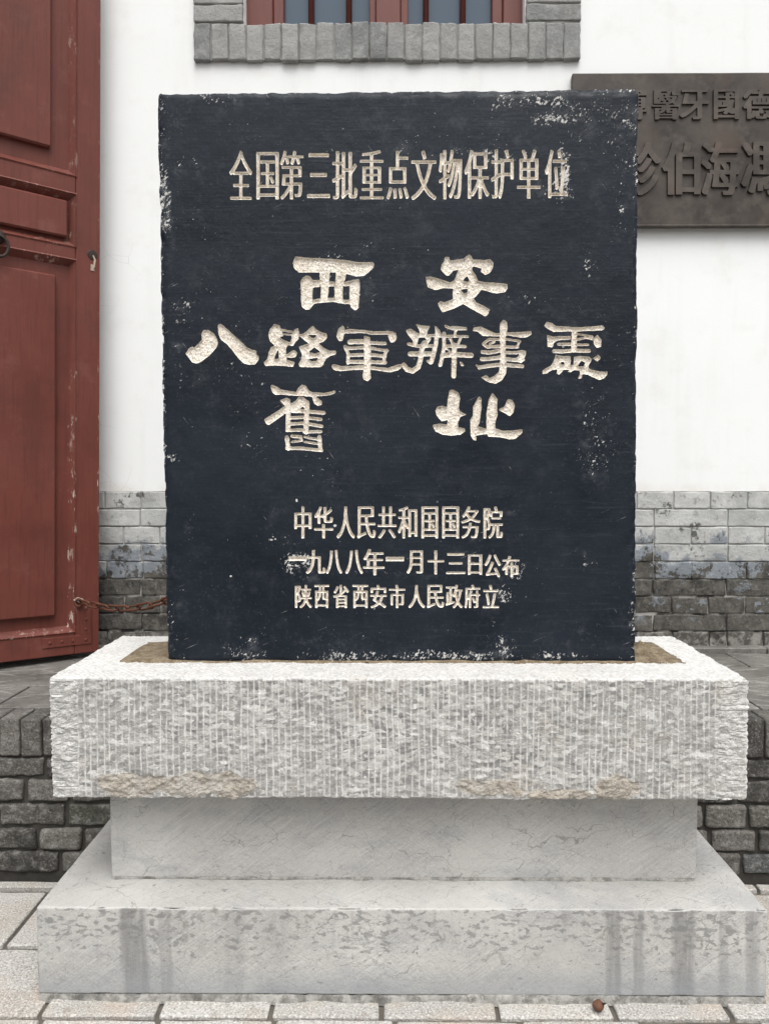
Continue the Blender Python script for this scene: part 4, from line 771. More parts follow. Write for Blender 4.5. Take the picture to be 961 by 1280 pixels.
('mid',[[1830,1881,-7,-1,-3,-2,-1,-3,1,-26,-1,-23,1,-11,-2,-4,-7,-2,-26,1,-38,0,-3,-1,-3,-3,-1,-7,1,-18,-1,-15,-1,-44,2,-18,-2,-17,0,-53,1,-5,3,-2,23,1,3,3,3,15,1,2,2,2,23,2,15,-1,4,-2,1,-3,1,-13,-1,-18,0,-86,1,-3,3,-2,10,-1,14,1,2,1,2,3,1,38,-1,40,1,16,0,21,2,6,4,2,37,0,3,-1,2,-2,1,-14,2,-4,23,-1,4,1,2,3,1,7,-1,37,1,19,-1,41,1,60,-1,9,-1,3,-2,1,-23,1,-38,-2,-10,1,-4,1,-1,4,-1,6,1,42,-1,14,-2,2,-3,1],[1791,1785,24,0,3,-1,2,-3,-1,-50,-1,-14,2,-30,-1,-6,-4,-3,-16,0,-22,-1,-4,1,-2,3,1,99,1,3,2,1],[1866,1783,29,1,3,-1,1,-3,1,-14,-1,-17,1,-27,-2,-26,1,-14,-2,-3,-2,-1,-38,-1,-3,1,-3,3,0,16,1,24,-2,39,2,17,1,4,2,2]]),
('mid',[[2024,1879,-4,-2,-3,-6,-15,-36,-8,-12,-8,-14,-8,-11,-16,-25,1,-4,5,-11,5,-4,12,0,3,2,6,6,1,0,2,-1,0,-46,2,-22,1,-4,4,-1,18,-2,5,0,2,3,1,6,-2,39,1,23,0,3,2,1,5,-4,4,0,8,0,12,5,2,0,2,-2,1,-6,1,-28,2,-12,3,-9,6,-4,5,-2,9,-1,40,-1,18,1,8,3,6,5,3,8,5,35,-1,3,-2,2,-11,7,-11,2,-3,-1,-2,-2,0,-14,-3,-18,-2,-5,-3,-2,-6,-1,-24,2,-5,3,-1,6,0,38,2,11,3,3,26,18,16,13,16,16,2,3,0,3,-7,14,-2,2,-4,1,-7,0,-4,-1,-32,-29,-4,-2,-2,-1,-2,2,-1,4,0,11,1,21,0,10,-1,4,-3,2,-4,0,-18,0,-4,-1,-2,-2,-1,-4,1,-61,-1,-7,-3,-4,-13,-7,-12,-6,-4,-1,-2,2,-1,3,0,35,10,23,8,25,-2,4,-10,5,-6,1],[2056,1685,-4,-1,-3,-4,-1,-15,0,-20,-1,-3,-1,-1,-5,-1,-18,-1,-48,0,-11,0,-3,-2,-1,-2,-1,-15,1,-5,5,-1,14,-1,20,0,18,-1,24,1,6,-2,2,-3,1,-9,-2,-56,2,-15,1,-2,3,-1,21,-1,5,2,1,5,1,22,0,52,1,6,4,2,8,1,52,-2,22,1,3,2,1,3,-1,16,-1,4,-6,1,-27,1,-33,-2,-21,0,-2,3,-1,3,1,32,-1,6,-5,2]]),
('mid',[[2300,1880,-3,-2,-1,-4,-1,-39,-5,-40,-1,-43,-13,-72,-12,-38,-13,-35,-11,-17,-22,-27,-7,-14,-1,-5,7,-13,3,-5,4,-1,8,0,4,3,7,6,20,24,21,43,11,32,9,35,6,16,1,2,2,1,2,-4,11,-42,5,-15,4,-13,18,-40,10,-17,25,-28,5,-2,9,0,3,2,2,3,6,16,-1,4,-5,10,-23,26,-5,8,-13,34,-11,23,-9,32,-3,19,-5,15,-9,71,-2,27,1,33,-1,27,-1,3,-3,1]]),
('mid',[[2506,1881,-56,-1,-3,-1,-1,-3,1,-17,-2,-17,1,-21,-2,-35,1,-17,0,-18,2,-21,-2,-18,0,-72,1,-56,-2,-19,-7,-16,5,-20,1,-3,3,-2,7,0,5,0,10,8,34,19,34,16,4,3,1,3,-1,21,-2,3,-4,1,-6,0,-5,-1,-15,-9,-14,-6,-11,-5,-3,0,-2,1,-1,23,2,67,1,2,3,2,11,0,18,0,15,0,5,-1,2,-5,6,-34,7,-23,11,-31,12,-22,12,-14,8,-6,11,-4,6,-2,9,0,8,2,5,3,5,5,5,12,5,27,1,19,0,5,-2,3,-13,11,-8,1,-5,-1,-2,-4,-1,-31,-1,-7,-4,-9,-2,0,-3,1,-9,11,-8,17,-12,36,-8,37,2,3,5,1,56,-1,8,1,3,2,1,3,-1,17,-2,3,-4,1,-55,0,-13,0,-3,2,-3,3,-1,12,-3,26,-1,14,1,6,4,3,24,-1,18,1,15,-1,5,1,2,3,1,7,-2,20,1,33,-2,17,1,33,-2,2,-4,1,-23,0,-14,1,-18,-1],[2518,1855,65,0,4,-1,3,-1,2,-6,2,-23,-3,-29,-1,-2,-2,-2,-3,0,-61,-2,-24,1,-15,0,-5,1,-2,4,0,29,2,27,4,2],[2514,1764,8,-1,2,-2,1,-3,1,-15,0,-17,2,-21,0,-5,-2,-2,-4,0,-26,-1,-14,2,-2,1,-1,3,-1,14,0,30,1,14,2,2,3,0]]),
('mid',[[2725,1881,-6,-2,-3,-3,0,-45,1,-18,-2,-9,-2,-3,-3,-1,-31,0,-3,-2,-1,-5,0,-12,3,-5,3,-1,29,-1,3,-1,2,-3,1,-11,0,-76,-2,-3,-3,-1,-42,-1,-2,-4,0,-19,4,-2,11,-1,34,1,28,-1,26,0,17,1,52,-1,31,1,3,1,2,2,0,3,0,15,-2,3,-4,1,-13,1,-26,-1,-3,1,-2,3,0,16,-1,17,1,20,0,22,1,14,2,2,2,1,30,2,5,1,2,4,0,13,-1,5,-3,2,-32,-1,-4,1,-2,2,-1,4,2,30,-1,33,-1,8,-4,2,-19,1,-4,-1,-2,-2,-2,-24,0,-48,-1,-4,-5,-2,-33,0,-5,1,-2,3,0,60,-1,13,-2,2,-3,1],[2776,1776,14,-1,2,-2,2,-3,0,-87,-1,-3,-3,-1,-17,1,-23,-2,-2,2,-1,2,-1,20,2,24,-2,24,2,21,2,2,3,1],[2796,1627,-4,-3,-6,-7,-1,-4,1,-3,41,-61,12,-20,6,-3,6,0,4,1,12,13,1,4,-2,4,-11,15,-8,15,-34,45,-2,3,-3,1],[2730,1626,-4,-3,-19,-34,-23,-31,-11,-13,-1,-4,1,-3,6,-9,4,-3,6,-1,7,1,4,2,9,9,19,27,22,35,4,12,-1,5,-12,10,-4,1]]),
('mid',[[2985,1880,-16,-9,-10,-4,-41,-14,-16,-4,-2,-1,-1,-3,2,-14,1,-2,3,-2,12,0,17,3,5,-1,1,-4,0,-28,-1,-24,-2,-4,-5,-2,-33,0,-3,-1,-1,-3,0,-13,2,-6,8,-2,26,0,3,-2,1,-4,-1,-9,-6,-17,-9,-35,-14,-36,-13,-29,-1,-5,6,-19,2,-3,6,-2,8,2,3,3,6,11,12,35,3,3,2,0,1,-4,1,-8,0,-26,-1,-24,1,-43,1,-4,4,-2,21,1,3,1,2,3,0,62,2,26,-2,27,1,7,1,2,2,0,2,-3,6,-14,2,-3,3,-1,6,0,8,2,2,-2,2,-31,-2,-51,1,-5,2,-3,4,-1,17,0,7,1,2,5,0,24,2,2,3,1,26,0,4,-1,2,-5,0,-18,1,-4,2,-1,26,0,3,1,1,3,-1,16,1,26,-1,94,1,33,-2,45,2,19,-2,62,-3,3,-10,1,-80,0,-5,-1,-3,-3,-1,-6,2,-46,-1,-22,-2,-3,-4,-1,-23,1,-3,2,0,3,0,42,0,26,3,4,14,5,11,5,5,4,2,3,-5,11,-4,6,-4,2],[3050,1823,21,-1,3,-3,1,-4,-1,-53,2,-142,-2,-17,-2,-3,-4,-1,-26,0,-3,2,-1,4,0,84,-1,21,1,31,-1,75,1,3,2,3],[2996,1743,6,-1,3,-1,0,-3,2,-27,-1,-33,-1,-4,-2,-1,-3,3,-5,7,-20,42,-2,6,0,7,3,3]]),
('mid',[[3313,1882,-16,-2,-52,1,-15,-1,-72,1,-4,-1,-2,-2,1,-219,-2,-88,1,-40,1,-4,3,-2,9,-1,15,1,2,3,1,12,2,3,3,2,9,0,42,-1,64,1,2,-1,2,-2,1,-13,1,-2,2,-2,5,-1,18,1,3,1,1,2,1,26,-1,46,1,18,-1,15,2,23,-4,48,2,18,1,36,-2,27,1,16,-1,18,1,19,0,36,-2,5,-3,2,-11,1],[3186,1854,117,1,3,-2,1,-3,-1,-31,-1,-2,-2,-1,-17,2,-53,-2,-47,1,-3,2,0,3,-1,25,1,5],[3185,1793,22,0,16,-1,3,-1,2,-2,0,-15,2,-17,-2,-24,-1,-1,-3,-1,-30,1,-4,-3,-2,-7,2,-10,2,-4,16,-2,16,0,3,0,1,-2,1,-9,0,-53,-1,-4,-3,-3,-37,0,-3,1,-2,3,-1,31,1,37,1,14,-2,28,2,21,-1,18,0,3],[3296,1792,7,0,2,-1,2,-7,1,-54,0,-34,-2,-27,1,-30,-2,-3,-3,-1,-38,0,-4,3,-1,4,0,29,0,4,2,1,2,-1,2,-3,7,-14,4,-12,3,-4,7,0,6,2,7,7,2,4,-5,15,-13,25,-3,2,-5,1,-6,0,-8,-2,-1,2,0,6,1,1,3,1,12,0,21,2,3,3,0,8,-1,8,-3,3,-12,2,-20,-1,-3,1,-2,1,-1,6,1,15,0,34,1,3,3,1,20,-1],[3187,1611,116,0,3,-2,1,-3,0,-31,-2,-2,-2,-1,-13,-2,-29,2,-36,-2,-39,1,-3,2,-1,3,0,25,1,7]]),
('mid',[[3483,1881,-95,-1,-4,-1,-2,-2,-1,-24,1,-16,-1,-31,2,-17,-3,-28,2,-34,-2,-31,3,-21,-2,-23,2,-29,-1,-78,1,-16,1,-2,2,-2,23,1,3,2,1,11,2,4,4,2,10,1,104,-1,3,-1,2,-2,1,-14,3,-3,24,-1,3,1,2,3,0,14,-2,41,1,17,-1,41,1,32,-1,24,2,16,-2,15,1,18,-1,17,0,20,0,94,-3,3,-5,1],[3417,1855,72,1,21,-2,25,0,2,-2,1,-4,0,-28,-2,-3,-3,0,-28,1,-29,-2,-61,2,-2,2,-1,5,-1,21,2,7],[3415,1793,38,-1,3,-1,3,-3,1,-32,1,-14,-1,-9,-3,-1,-3,-1,-30,0,-3,-2,-1,-3,1,-14,2,-3,4,-1,27,-1,3,-1,2,-2,2,-57,-1,-9,-4,-2,-17,0,-21,-1,-3,1,-2,3,-1,39,1,17,-1,17,1,43,-1,32,1,4],[3493,1792,40,1,3,-1,2,-3,1,-46,-1,-29,1,-73,-1,-4,-2,-2,-40,1,-3,1,-1,2,-2,26,1,8,1,2,4,-4,11,-25,3,-3,7,-1,7,1,6,6,2,5,-10,27,-8,13,-4,2,-6,0,-5,0,-6,-2,-1,0,-2,2,0,7,3,3,10,2,25,0,3,2,1,6,0,11,-3,3,-35,1,-3,1,-1,2,-1,8,1,20,-2,20,2,7,1,2],[3418,1612,90,-2,28,2,3,-3,0,-3,-1,-30,-1,-3,-3,-1,-14,-2,-38,1,-19,0,-16,1,-30,-1,-3,2,-1,3,-1,25,1,8,2,2]]),
('mid',[[3669,1880,-3,-1,-3,-3,-9,-22,-22,-40,-13,-17,-13,-13,-2,-5,7,-18,3,-2,6,0,6,0,3,2,15,18,2,1,2,0,23,-27,1,-3,0,-3,-2,-2,-15,-9,-15,-4,-15,-7,-28,-9,-2,-1,0,-3,2,-12,1,-4,4,-2,11,0,29,8,30,11,19,11,9,3,59,-23,25,-5,9,0,5,2,2,3,5,13,0,4,-1,2,-35,6,-26,8,-11,6,-2,2,-1,3,2,4,21,21,26,39,6,14,0,4,-1,4,-6,5,-5,2,-18,-1,-15,1,-16,-2,-36,2,-2,2,0,3,9,24,0,4,-3,3,-8,3],[3677,1818,24,-1,37,1,5,-1,1,-4,-1,-5,-4,-6,-24,-26,-10,-9,-4,-2,-4,2,-7,7,-13,17,-5,8,-4,9,0,5,3,4],[3685,1701,-3,-1,-2,-3,-2,-24,-2,-6,-3,-3,-4,-1,-16,0,-16,-1,-22,1,-3,-1,-2,-2,-1,-5,0,-10,1,-3,2,-2,13,-1,14,1,26,-2,3,-1,1,-2,-7,-23,-12,-24,-3,-5,-17,-18,-13,-8,-16,-8,-3,-3,0,-4,5,-13,3,-4,4,0,8,1,20,8,28,23,14,21,18,42,4,16,2,2,4,1,40,1,5,-1,1,-5,-3,-27,0,-21,-8,-29,-3,-4,-5,-2,-8,0,-17,2,-7,-1,-1,-1,0,-3,3,-16,4,-2,9,-1,35,0,6,1,5,3,4,4,3,5,6,17,3,24,5,20,0,26,2,17,0,11,0,3,-2,2,-4,0,-44,0,-27,1,-2,2,-1,4,1,12,3,12,-1,5,-3,2,-6,1]]),
('mid',[[3978,1882,-10,-2,-8,-6,-3,-2,0,-5,9,-29,-2,-6,-4,-2,-39,0,-3,1,-2,1,-1,3,3,14,0,3,-4,6,-7,4,-58,0,-6,-1,-3,-2,0,-36,1,-20,-2,-16,0,-20,2,-39,-1,-17,1,-19,-1,-16,1,-110,1,-35,0,-3,3,-2,21,-2,3,1,2,2,2,23,-2,19,0,23,2,21,1,1,3,2,23,2,5,2,3,3,4,6,4,16,2,19,3,3,3,0,14,0,2,-1,2,-3,-2,-15,0,-15,-3,-24,-3,-11,-12,-24,-12,-16,-12,-8,-3,-4,0,-4,7,-15,3,-2,10,1,4,1,8,5,13,13,13,22,11,29,7,34,2,33,1,3,4,2,4,-2,1,-4,0,-23,1,-47,-1,-17,0,-20,2,-12,2,-7,4,-4,6,-2,27,0,15,0,4,1,3,2,5,8,2,7,2,19,0,19,-2,4,-11,9,-9,0,-4,-2,-2,-26,-3,-14,-2,-3,-2,-1,-3,1,-2,2,-2,37,1,17,-1,29,0,23,2,4,4,2,28,-2,5,2,2,2,0,4,0,11,-1,4,-2,2,-3,0,-28,0,-20,1,-39,-2,-42,2,-3,3,-9,36,-8,20,0,6,2,9,4,14,2,3,1,-3,1,-12,2,-2,3,-1,11,-1,3,-2,-1,-8,1,-11,2,-4,4,-1,95,0,4,2,1,4,-1,11,-2,8,4,1,12,1,3,2,1,9,1,47,-1,4,-3,2,-2,1,-14,0,-13,-1,-15,0,-6,2,-1,1,0,7,-2,10,-9,28,-3,4],[3875,1837,6,0,2,-2,1,-3,-3,-22,-8,-29,-1,-3,-1,5,-1,15,-1,19,2,17,1,2],[3944,1807,7,1,42,-2,20,1,5,-1,2,-2,1,-4,-1,-19,1,-10,3,-8,-4,-2,-5,0,-16,0,-46,0,-11,2,-2,2,0,36,1,4],[3871,1735,2,1,1,-2,4,-6,6,-23,4,-22,0,-25,-1,-7,-4,-9,-3,-2,-3,-1,-4,1,-2,5,-1,36,2,31,-2,17]]),
('date',[[1705,1323,-12,-1,-14,0,-2,-1,-2,-2,-1,-4,2,-20,-1,-17,2,-3,3,-2,13,-2,43,1,15,2,23,-1,32,1,23,-2,18,1,20,0,3,1,1,3,1,39,-1,3,-3,2,-44,2,-18,-1,-53,-1,-34,3]]),
('date',[[1957,1395,-16,-1,-3,-1,-2,-2,-1,-30,0,-31,-2,-6,-2,-1,-5,0,-45,0,-4,-1,-2,-2,1,-15,0,-3,2,-1,16,-2,34,0,3,-2,1,-3,-4,-37,-7,-32,-8,-20,-8,-14,-12,-20,-25,-21,-2,-4,0,-3,11,-14,4,-1,8,0,5,2,10,7,17,16,6,8,10,22,16,34,9,48,2,21,2,9,2,3,3,0,21,1,7,-1,2,-6,0,-125,-1,-14,3,-11,5,-8,8,-3,44,1,11,2,6,4,4,8,3,18,1,17,0,4,-2,2,-11,8,-3,2,-7,0,-4,-1,-2,-2,-2,-9,0,-21,-2,-5,-2,-3,-4,-2,-7,0,-4,2,-2,4,0,25,-2,16,2,60,-1,59,-2,2,-3,1,-21,0,-17,2,-15,-2,-5,2,-2,4,-1,22,2,40,-1,3,-2,1]]),
('date',[[2202,1395,-11,-3,-2,-3,0,-4,8,-88,4,-25,3,-29,7,-28,12,-41,13,-25,10,-17,3,-2,10,0,4,2,7,9,2,3,0,3,-22,44,-12,37,-9,45,-1,17,-5,18,-2,21,0,18,-3,20,-1,24,-1,3,-3,1],[2142,1388,-3,-2,-2,-4,-2,-32,0,-18,-2,-17,-9,-65,-5,-26,-10,-38,-9,-15,-11,-24,1,-5,6,-10,2,-3,4,-1,7,0,5,3,18,35,14,43,12,57,3,33,3,19,1,20,0,17,3,26,-2,4,-4,1,-11,2]]),
('date',[[2426,1395,-8,-2,-3,-3,0,-5,0,-22,5,-49,7,-48,4,-24,6,-15,7,-29,6,-18,8,-15,18,-34,4,-3,10,1,3,1,3,3,6,9,1,5,-15,30,-11,21,-5,13,-9,37,-4,14,-9,47,0,18,-4,29,-2,35,-1,2,-3,2],[2370,1388,-9,-2,-1,-1,-1,-3,-2,-40,-5,-27,-1,-33,-7,-35,-18,-61,-16,-28,-5,-11,1,-5,7,-10,3,-3,4,-2,8,1,3,1,2,3,20,37,16,49,8,48,8,52,5,61,-1,4,-3,3,-9,2]]),
('date',[[2564,1407,-3,-1,-2,-3,-18,-50,-20,-34,-13,-18,-2,-4,2,-5,10,-9,3,-1,11,-1,3,1,6,4,3,-1,1,-26,-1,-45,-2,-3,-3,-1,-29,0,-5,-1,-1,-3,-1,-3,0,-13,2,-3,6,-1,17,0,18,-1,26,1,20,0,17,1,6,-1,2,-3,1,-3,-1,-27,1,-35,1,-3,2,-2,3,-1,13,0,11,0,3,3,1,3,0,47,1,15,2,4,3,1,26,1,53,0,4,1,2,5,-1,14,-1,2,-3,1,-17,1,-18,-1,-44,1,-4,0,-2,3,-1,4,1,48,1,5,3,1,7,1,24,0,33,1,4,2,1,6,-1,11,-2,2,-2,1,-53,1,-10,0,-3,2,-2,3,-1,20,1,18,3,4,8,1,20,-1,45,1,2,1,1,3,-1,16,-1,2,-3,2,-23,1,-17,-2,-68,1,-19,0,-10,1,-3,1,-1,3,6,23,-1,4,-4,3,-10,4],[2575,1342,35,1,4,-1,2,-1,2,-5,0,-26,0,-9,-2,-3,-4,-2,-11,0,-20,1,-26,-1,-5,2,0,2,1,2,9,15,10,20,2,3],[2581,1271,5,1,23,0,5,-1,2,-2,2,-19,0,-23,0,-12,-3,-3,-3,-1,-24,-2,-7,1,-3,2,-1,21,1,32,1,4]]),
('date',[[2773,1319,-14,-1,-3,-2,-1,-2,0,-39,1,-4,3,-2,56,0,31,1,23,-1,28,1,24,-2,15,2,20,-1,3,1,1,3,1,23,0,16,-2,4,-3,2,-50,1,-23,-2,-34,2,-29,-2]]),
('date',[[3068,1390,-12,-1,-25,1,-4,-1,-1,-2,-1,-42,-1,-31,1,-24,-1,-11,0,-18,-2,-22,-6,-33,-5,-15,-8,-16,-14,-23,-1,-3,0,-3,9,-12,4,-3,11,0,2,1,3,2,8,12,16,32,9,36,1,6,3,2,14,2,16,-1,18,1,29,0,6,-2,2,-4,1,-22,0,-31,-1,-4,-3,-3,-4,-1,-26,0,-9,-1,-2,-1,0,-3,4,-14,2,-3,2,-1,13,-1,29,0,14,3,5,2,4,4,2,5,1,7,1,27,-1,19,1,49,-1,27,1,16,-1,23,-2,33,2,19,-1,20,-2,3,-5,1,-35,0,-19,-2,-33,2],[3079,1367,47,1,8,0,3,-1,3,-4,1,-17,-2,-20,-1,-5,-6,-2,-41,-1,-23,0,-9,2,-2,4,-1,13,1,27,2,2,3,1],[3065,1296,66,0,6,-1,2,-1,1,-4,0,-29,-2,-11,-3,-2,-11,-1,-34,0,-21,-1,-12,1,-1,2,-1,3,1,24,1,14,2,4]]),
('date',[[3301,1391,-4,-3,-1,-4,2,-51,-2,-21,0,-24,0,-3,-5,-2,-20,0,-47,-1,-3,-2,-1,-2,0,-14,1,-4,4,-1,40,-2,25,1,3,-1,2,-1,2,-30,0,-38,1,-26,-1,-19,1,-17,1,-3,3,-1,20,0,4,1,2,6,1,30,-2,18,1,51,-1,23,1,5,3,2,4,0,31,0,36,1,2,1,2,3,1,14,-2,4,-4,2,-17,-2,-29,1,-18,-1,-6,1,-3,1,-1,5,1,14,0,51,1,17,-2,15,-1,3,-4,2]]),
('date',[[3449,1360,-7,-1,-1,-3,-1,-3,1,-15,2,-3,4,-2,62,1,32,-2,60,3,23,-1,4,1,2,4,-1,16,-2,3,-3,1,-34,2,-27,-3,-16,2,-40,-2,-19,2],[3518,1259,-19,-1,-31,0,-8,-1,-3,-3,0,-8,1,-8,3,-3,37,-2,63,2,16,-1,27,0,5,1,2,3,-1,16,-1,3,-3,1],[3478,1153,-47,-3,-2,-4,-2,-15,2,-4,3,-1,30,-1,15,2,79,-1,28,1,53,-1,5,2,2,5,0,15,-2,3,-4,2,-60,-2]]),
('date',[[3681,1346,-9,-2,-1,-2,-1,-4,0,-67,1,-68,-2,-21,2,-14,0,-45,1,-4,3,-2,4,0,19,1,3,4,2,10,1,2,3,0,31,1,35,-1,15,2,5,-1,3,-2,1,-3,1,-8,2,-4,5,0,19,0,3,1,2,3,1,3,1,25,-1,14,1,18,-3,26,2,17,-1,38,1,15,-2,36,1,25,-1,4,-3,2,-4,1,-28,-1,-20,1,-17,-2,-27,2,-23,-1],[3715,1325,10,0,15,-1,48,0,6,-1,1,-4,1,-16,-1,-19,2,-24,-2,-6,-4,-2,-44,1,-17,-2,-14,2,-10,0,-3,1,-1,4,-1,14,-1,48,2,3,2,2],[3720,1231,21,-1,50,1,4,-1,1,-5,0,-12,0,-50,-1,-5,-5,-2,-12,-1,-23,2,-46,-2,-6,2,-1,3,-1,12,2,53,1,3,2,1]]),
('date',[[3968,1345,-4,-2,-6,-3,-2,-3,-1,-3,3,-8,10,-25,19,-40,23,-40,3,-2,3,-1,10,0,3,3,8,11,1,4,-1,3,-26,41,-13,28,-8,14,-8,20,-4,3],[3906,1343,-3,-1,-1,-3,-6,-20,-6,-12,-5,-14,-10,-21,-10,-20,-11,-16,0,-3,1,-2,9,-11,3,-2,8,0,5,1,16,22,13,27,7,20,8,17,4,14,4,13,-2,5,-4,3,-8,3],[3933,1265,-3,-1,-3,-4,-4,-16,-9,-18,-5,-19,-17,-38,-10,-19,-13,-19,0,-7,3,-13,4,-4,10,0,35,7,66,6,2,-1,3,-2,5,-12,7,-12,6,-2,10,1,8,6,2,4,0,4,-4,13,-36,74,-4,5,-4,1,-13,-2,-7,-4,-3,-4,1,-4,3,-8,14,-25,1,-5,-1,-3,-4,-1,-54,-6,-4,0,-3,2,0,2,1,3,21,44,26,63,0,3,-2,2,-11,8,-5,1]]),
('date',[[4123,1329,-3,-1,-1,-2,-3,-16,-5,-16,-3,-4,-9,-1,-24,0,-17,-2,-3,-2,-2,-12,1,-3,2,-1,39,-2,3,-1,1,-2,-3,-12,-8,-16,-22,-32,-15,-17,-1,-5,6,-12,4,-4,10,1,11,8,3,0,2,-3,0,-8,0,-34,1,-11,2,-2,4,-1,18,1,2,1,2,2,2,12,-2,41,2,28,2,2,4,1,13,0,4,-1,2,-3,0,-16,2,-24,1,-24,-1,-31,0,-8,2,-3,3,-1,21,-1,2,1,2,2,0,19,2,5,21,0,22,2,7,3,4,5,2,7,1,32,-1,36,-2,16,-2,2,-4,1,-12,1,-12,0,-22,0,-4,1,-1,2,-1,4,0,23,-2,3,-3,1,-19,0,-4,-2,-1,-4,0,-23,-1,-3,-2,-2,-5,-1,-14,1,-3,2,0,5,14,33,4,4,25,2,51,-1,27,0,2,1,2,3,0,11,-3,4,-6,2,-63,-2,-26,1,-2,2,-1,2,7,24,0,6,-4,2,-9,3],[4177,1204,20,-1,3,-1,2,-2,1,-14,-1,-41,-1,-4,-2,-2,-20,-1,-3,1,-2,2,-1,24,0,34,1,4]]),
('foot',[[1860,1004,-6,-1,-3,-4,0,-31,-2,-6,-4,-1,-31,-1,-3,-2,-1,-2,0,-10,2,-4,33,-3,2,-1,2,-1,0,-18,-1,-5,-1,2,-4,12,-4,4,-9,0,-9,-3,-3,-2,-2,-3,3,-17,5,-18,2,-15,3,-3,5,-1,4,0,9,1,1,-1,0,-2,-4,-1,-27,-2,-6,2,-2,3,-6,18,-11,20,0,6,15,45,4,16,1,6,-2,5,-6,4,-5,2,-47,0,-6,-1,-3,-2,-1,-5,1,-28,-1,-27,0,-74,-2,-26,2,-20,-1,-44,1,-15,2,-4,18,-3,3,1,2,1,1,4,2,21,-1,21,2,15,4,2,20,3,6,3,3,4,3,4,5,18,2,3,3,0,24,0,3,-2,0,-6,-3,-12,-7,-16,-8,-14,-14,-16,-19,-16,-1,-2,1,-3,8,-12,5,-1,7,0,4,1,3,3,28,26,14,26,4,4,2,-1,2,-3,13,-26,25,-27,7,-2,5,1,3,3,7,12,1,3,-1,3,-9,8,-12,12,-8,13,-11,22,-5,19,1,3,4,2,34,-2,4,1,1,2,1,3,-1,14,-2,2,-4,1,-39,1,-3,1,-1,1,1,2,1,0,8,-2,6,0,3,1,3,3,5,13,10,38,-2,4,-8,3,-7,1,-7,-1,-3,-3,-5,-22,-4,-5,-1,3,-1,7,0,23,1,4,2,2,4,1,34,0,2,2,1,3,0,11,-2,2,-4,2,-31,-1,-6,2,-1,5,0,30,-1,4,-3,2],[1774,970,3,0,2,-1,1,-5,-5,-15,-2,-5,-2,0,-1,6,0,14,1,4],[1771,888,2,-1,4,-6,4,-14,2,-12,0,-9,-2,-8,-3,-4,-4,-2,-2,1,-2,2,-1,10,-1,25,2,15]]),
('foot',[[2105,1004,-12,-1,-17,1,-13,-1,-14,0,-12,-1,-14,1,-15,0,-30,0,-13,1,-3,-1,-2,-2,-1,-5,0,-9,2,-4,2,-2,18,-2,16,3,7,0,5,-3,2,-4,-2,-30,-2,-5,-3,-1,-7,-1,-25,0,-3,-2,-1,-2,0,-18,2,-18,-3,-27,2,-23,-1,-30,1,-16,-3,-27,2,-27,1,-3,2,-1,16,-1,5,1,2,3,1,10,4,3,12,2,19,1,18,-2,36,1,3,-1,2,-3,0,-10,2,-4,5,0,12,0,3,1,2,2,2,22,-1,22,2,24,-2,33,0,23,2,18,-1,44,-2,3,-3,1,-34,1,-3,2,-1,5,0,29,1,4,2,2,4,1,8,1,29,-2,5,0,3,2,1,4,-1,9,-1,7,-6,2],[2040,981,5,-1,2,-2,0,-3,0,-34,-1,-3,-4,-1,-5,1,-2,5,1,33,1,3],[1998,914,5,1,4,-1,2,-3,0,-4,-4,-24,-4,-12,-3,-3,-2,3,-2,18,1,21,1,3],[2037,913,4,1,3,-1,2,-2,1,-3,1,-14,-2,-30,1,-11,3,-10,3,-4,5,-2,8,-2,18,-2,2,-1,2,-2,2,-12,-2,-24,-1,-6,-2,-3,-14,-2,-69,2,-5,0,-2,3,-2,14,3,18,1,2,6,4,11,12,9,17,8,21,2,16,1,16,1,3],[2076,914,6,0,4,0,2,-3,1,-3,1,-16,-2,-28,-2,-3,-3,-2,-8,1,-2,3,-1,3,0,39,1,6]]),
('foot',[[2260,1005,-14,-2,-3,-2,-1,-3,-1,-12,1,-27,0,-43,-2,-7,-5,-4,-13,-6,-17,-6,-16,-6,-18,-4,-3,-2,0,-3,5,-12,3,-3,9,-2,12,3,3,-1,1,-3,1,-21,-2,-63,1,-27,1,-3,4,-2,17,0,3,2,2,7,3,2,26,1,14,-1,21,0,4,-2,1,-7,3,-2,20,0,4,2,1,4,-2,51,1,21,-1,61,-1,2,-4,1,-38,1,-11,2,-2,1,-1,1,7,8,13,9,9,8,14,17,2,0,2,-2,8,-13,3,-1,5,-1,6,1,4,3,6,7,0,6,-4,8,-32,45,-5,4,-6,1,-5,0,-4,-2,-4,-6,-2,-4,1,-5,12,-15,1,-3,0,-2,-2,-1,-7,-2,-14,-16,-2,-1,-1,1,-1,3,0,26,-2,20,2,16,-1,2,-2,2],[2210,988,-2,-1,-2,-3,-8,-23,-8,-15,-16,-22,0,-3,2,-3,10,-9,6,0,5,0,3,2,5,7,17,31,12,29,0,5,-3,3,-9,2],[2240,869,36,0,17,-2,2,0,1,-3,0,-9,-2,-3,-3,-1,-50,-2,-9,1,-3,1,-1,3,0,12,4,3],[2239,832,27,0,27,0,2,-2,1,-2,0,-11,-3,-4,-4,-1,-19,1,-18,-1,-20,0,-3,2,-2,3,2,10,3,4],[2262,795,28,1,5,-1,2,-3,1,-3,-1,-12,-2,-3,-4,0,-11,0,-31,-1,-18,2,-2,2,-1,5,0,8,2,3,3,1,13,0]]),
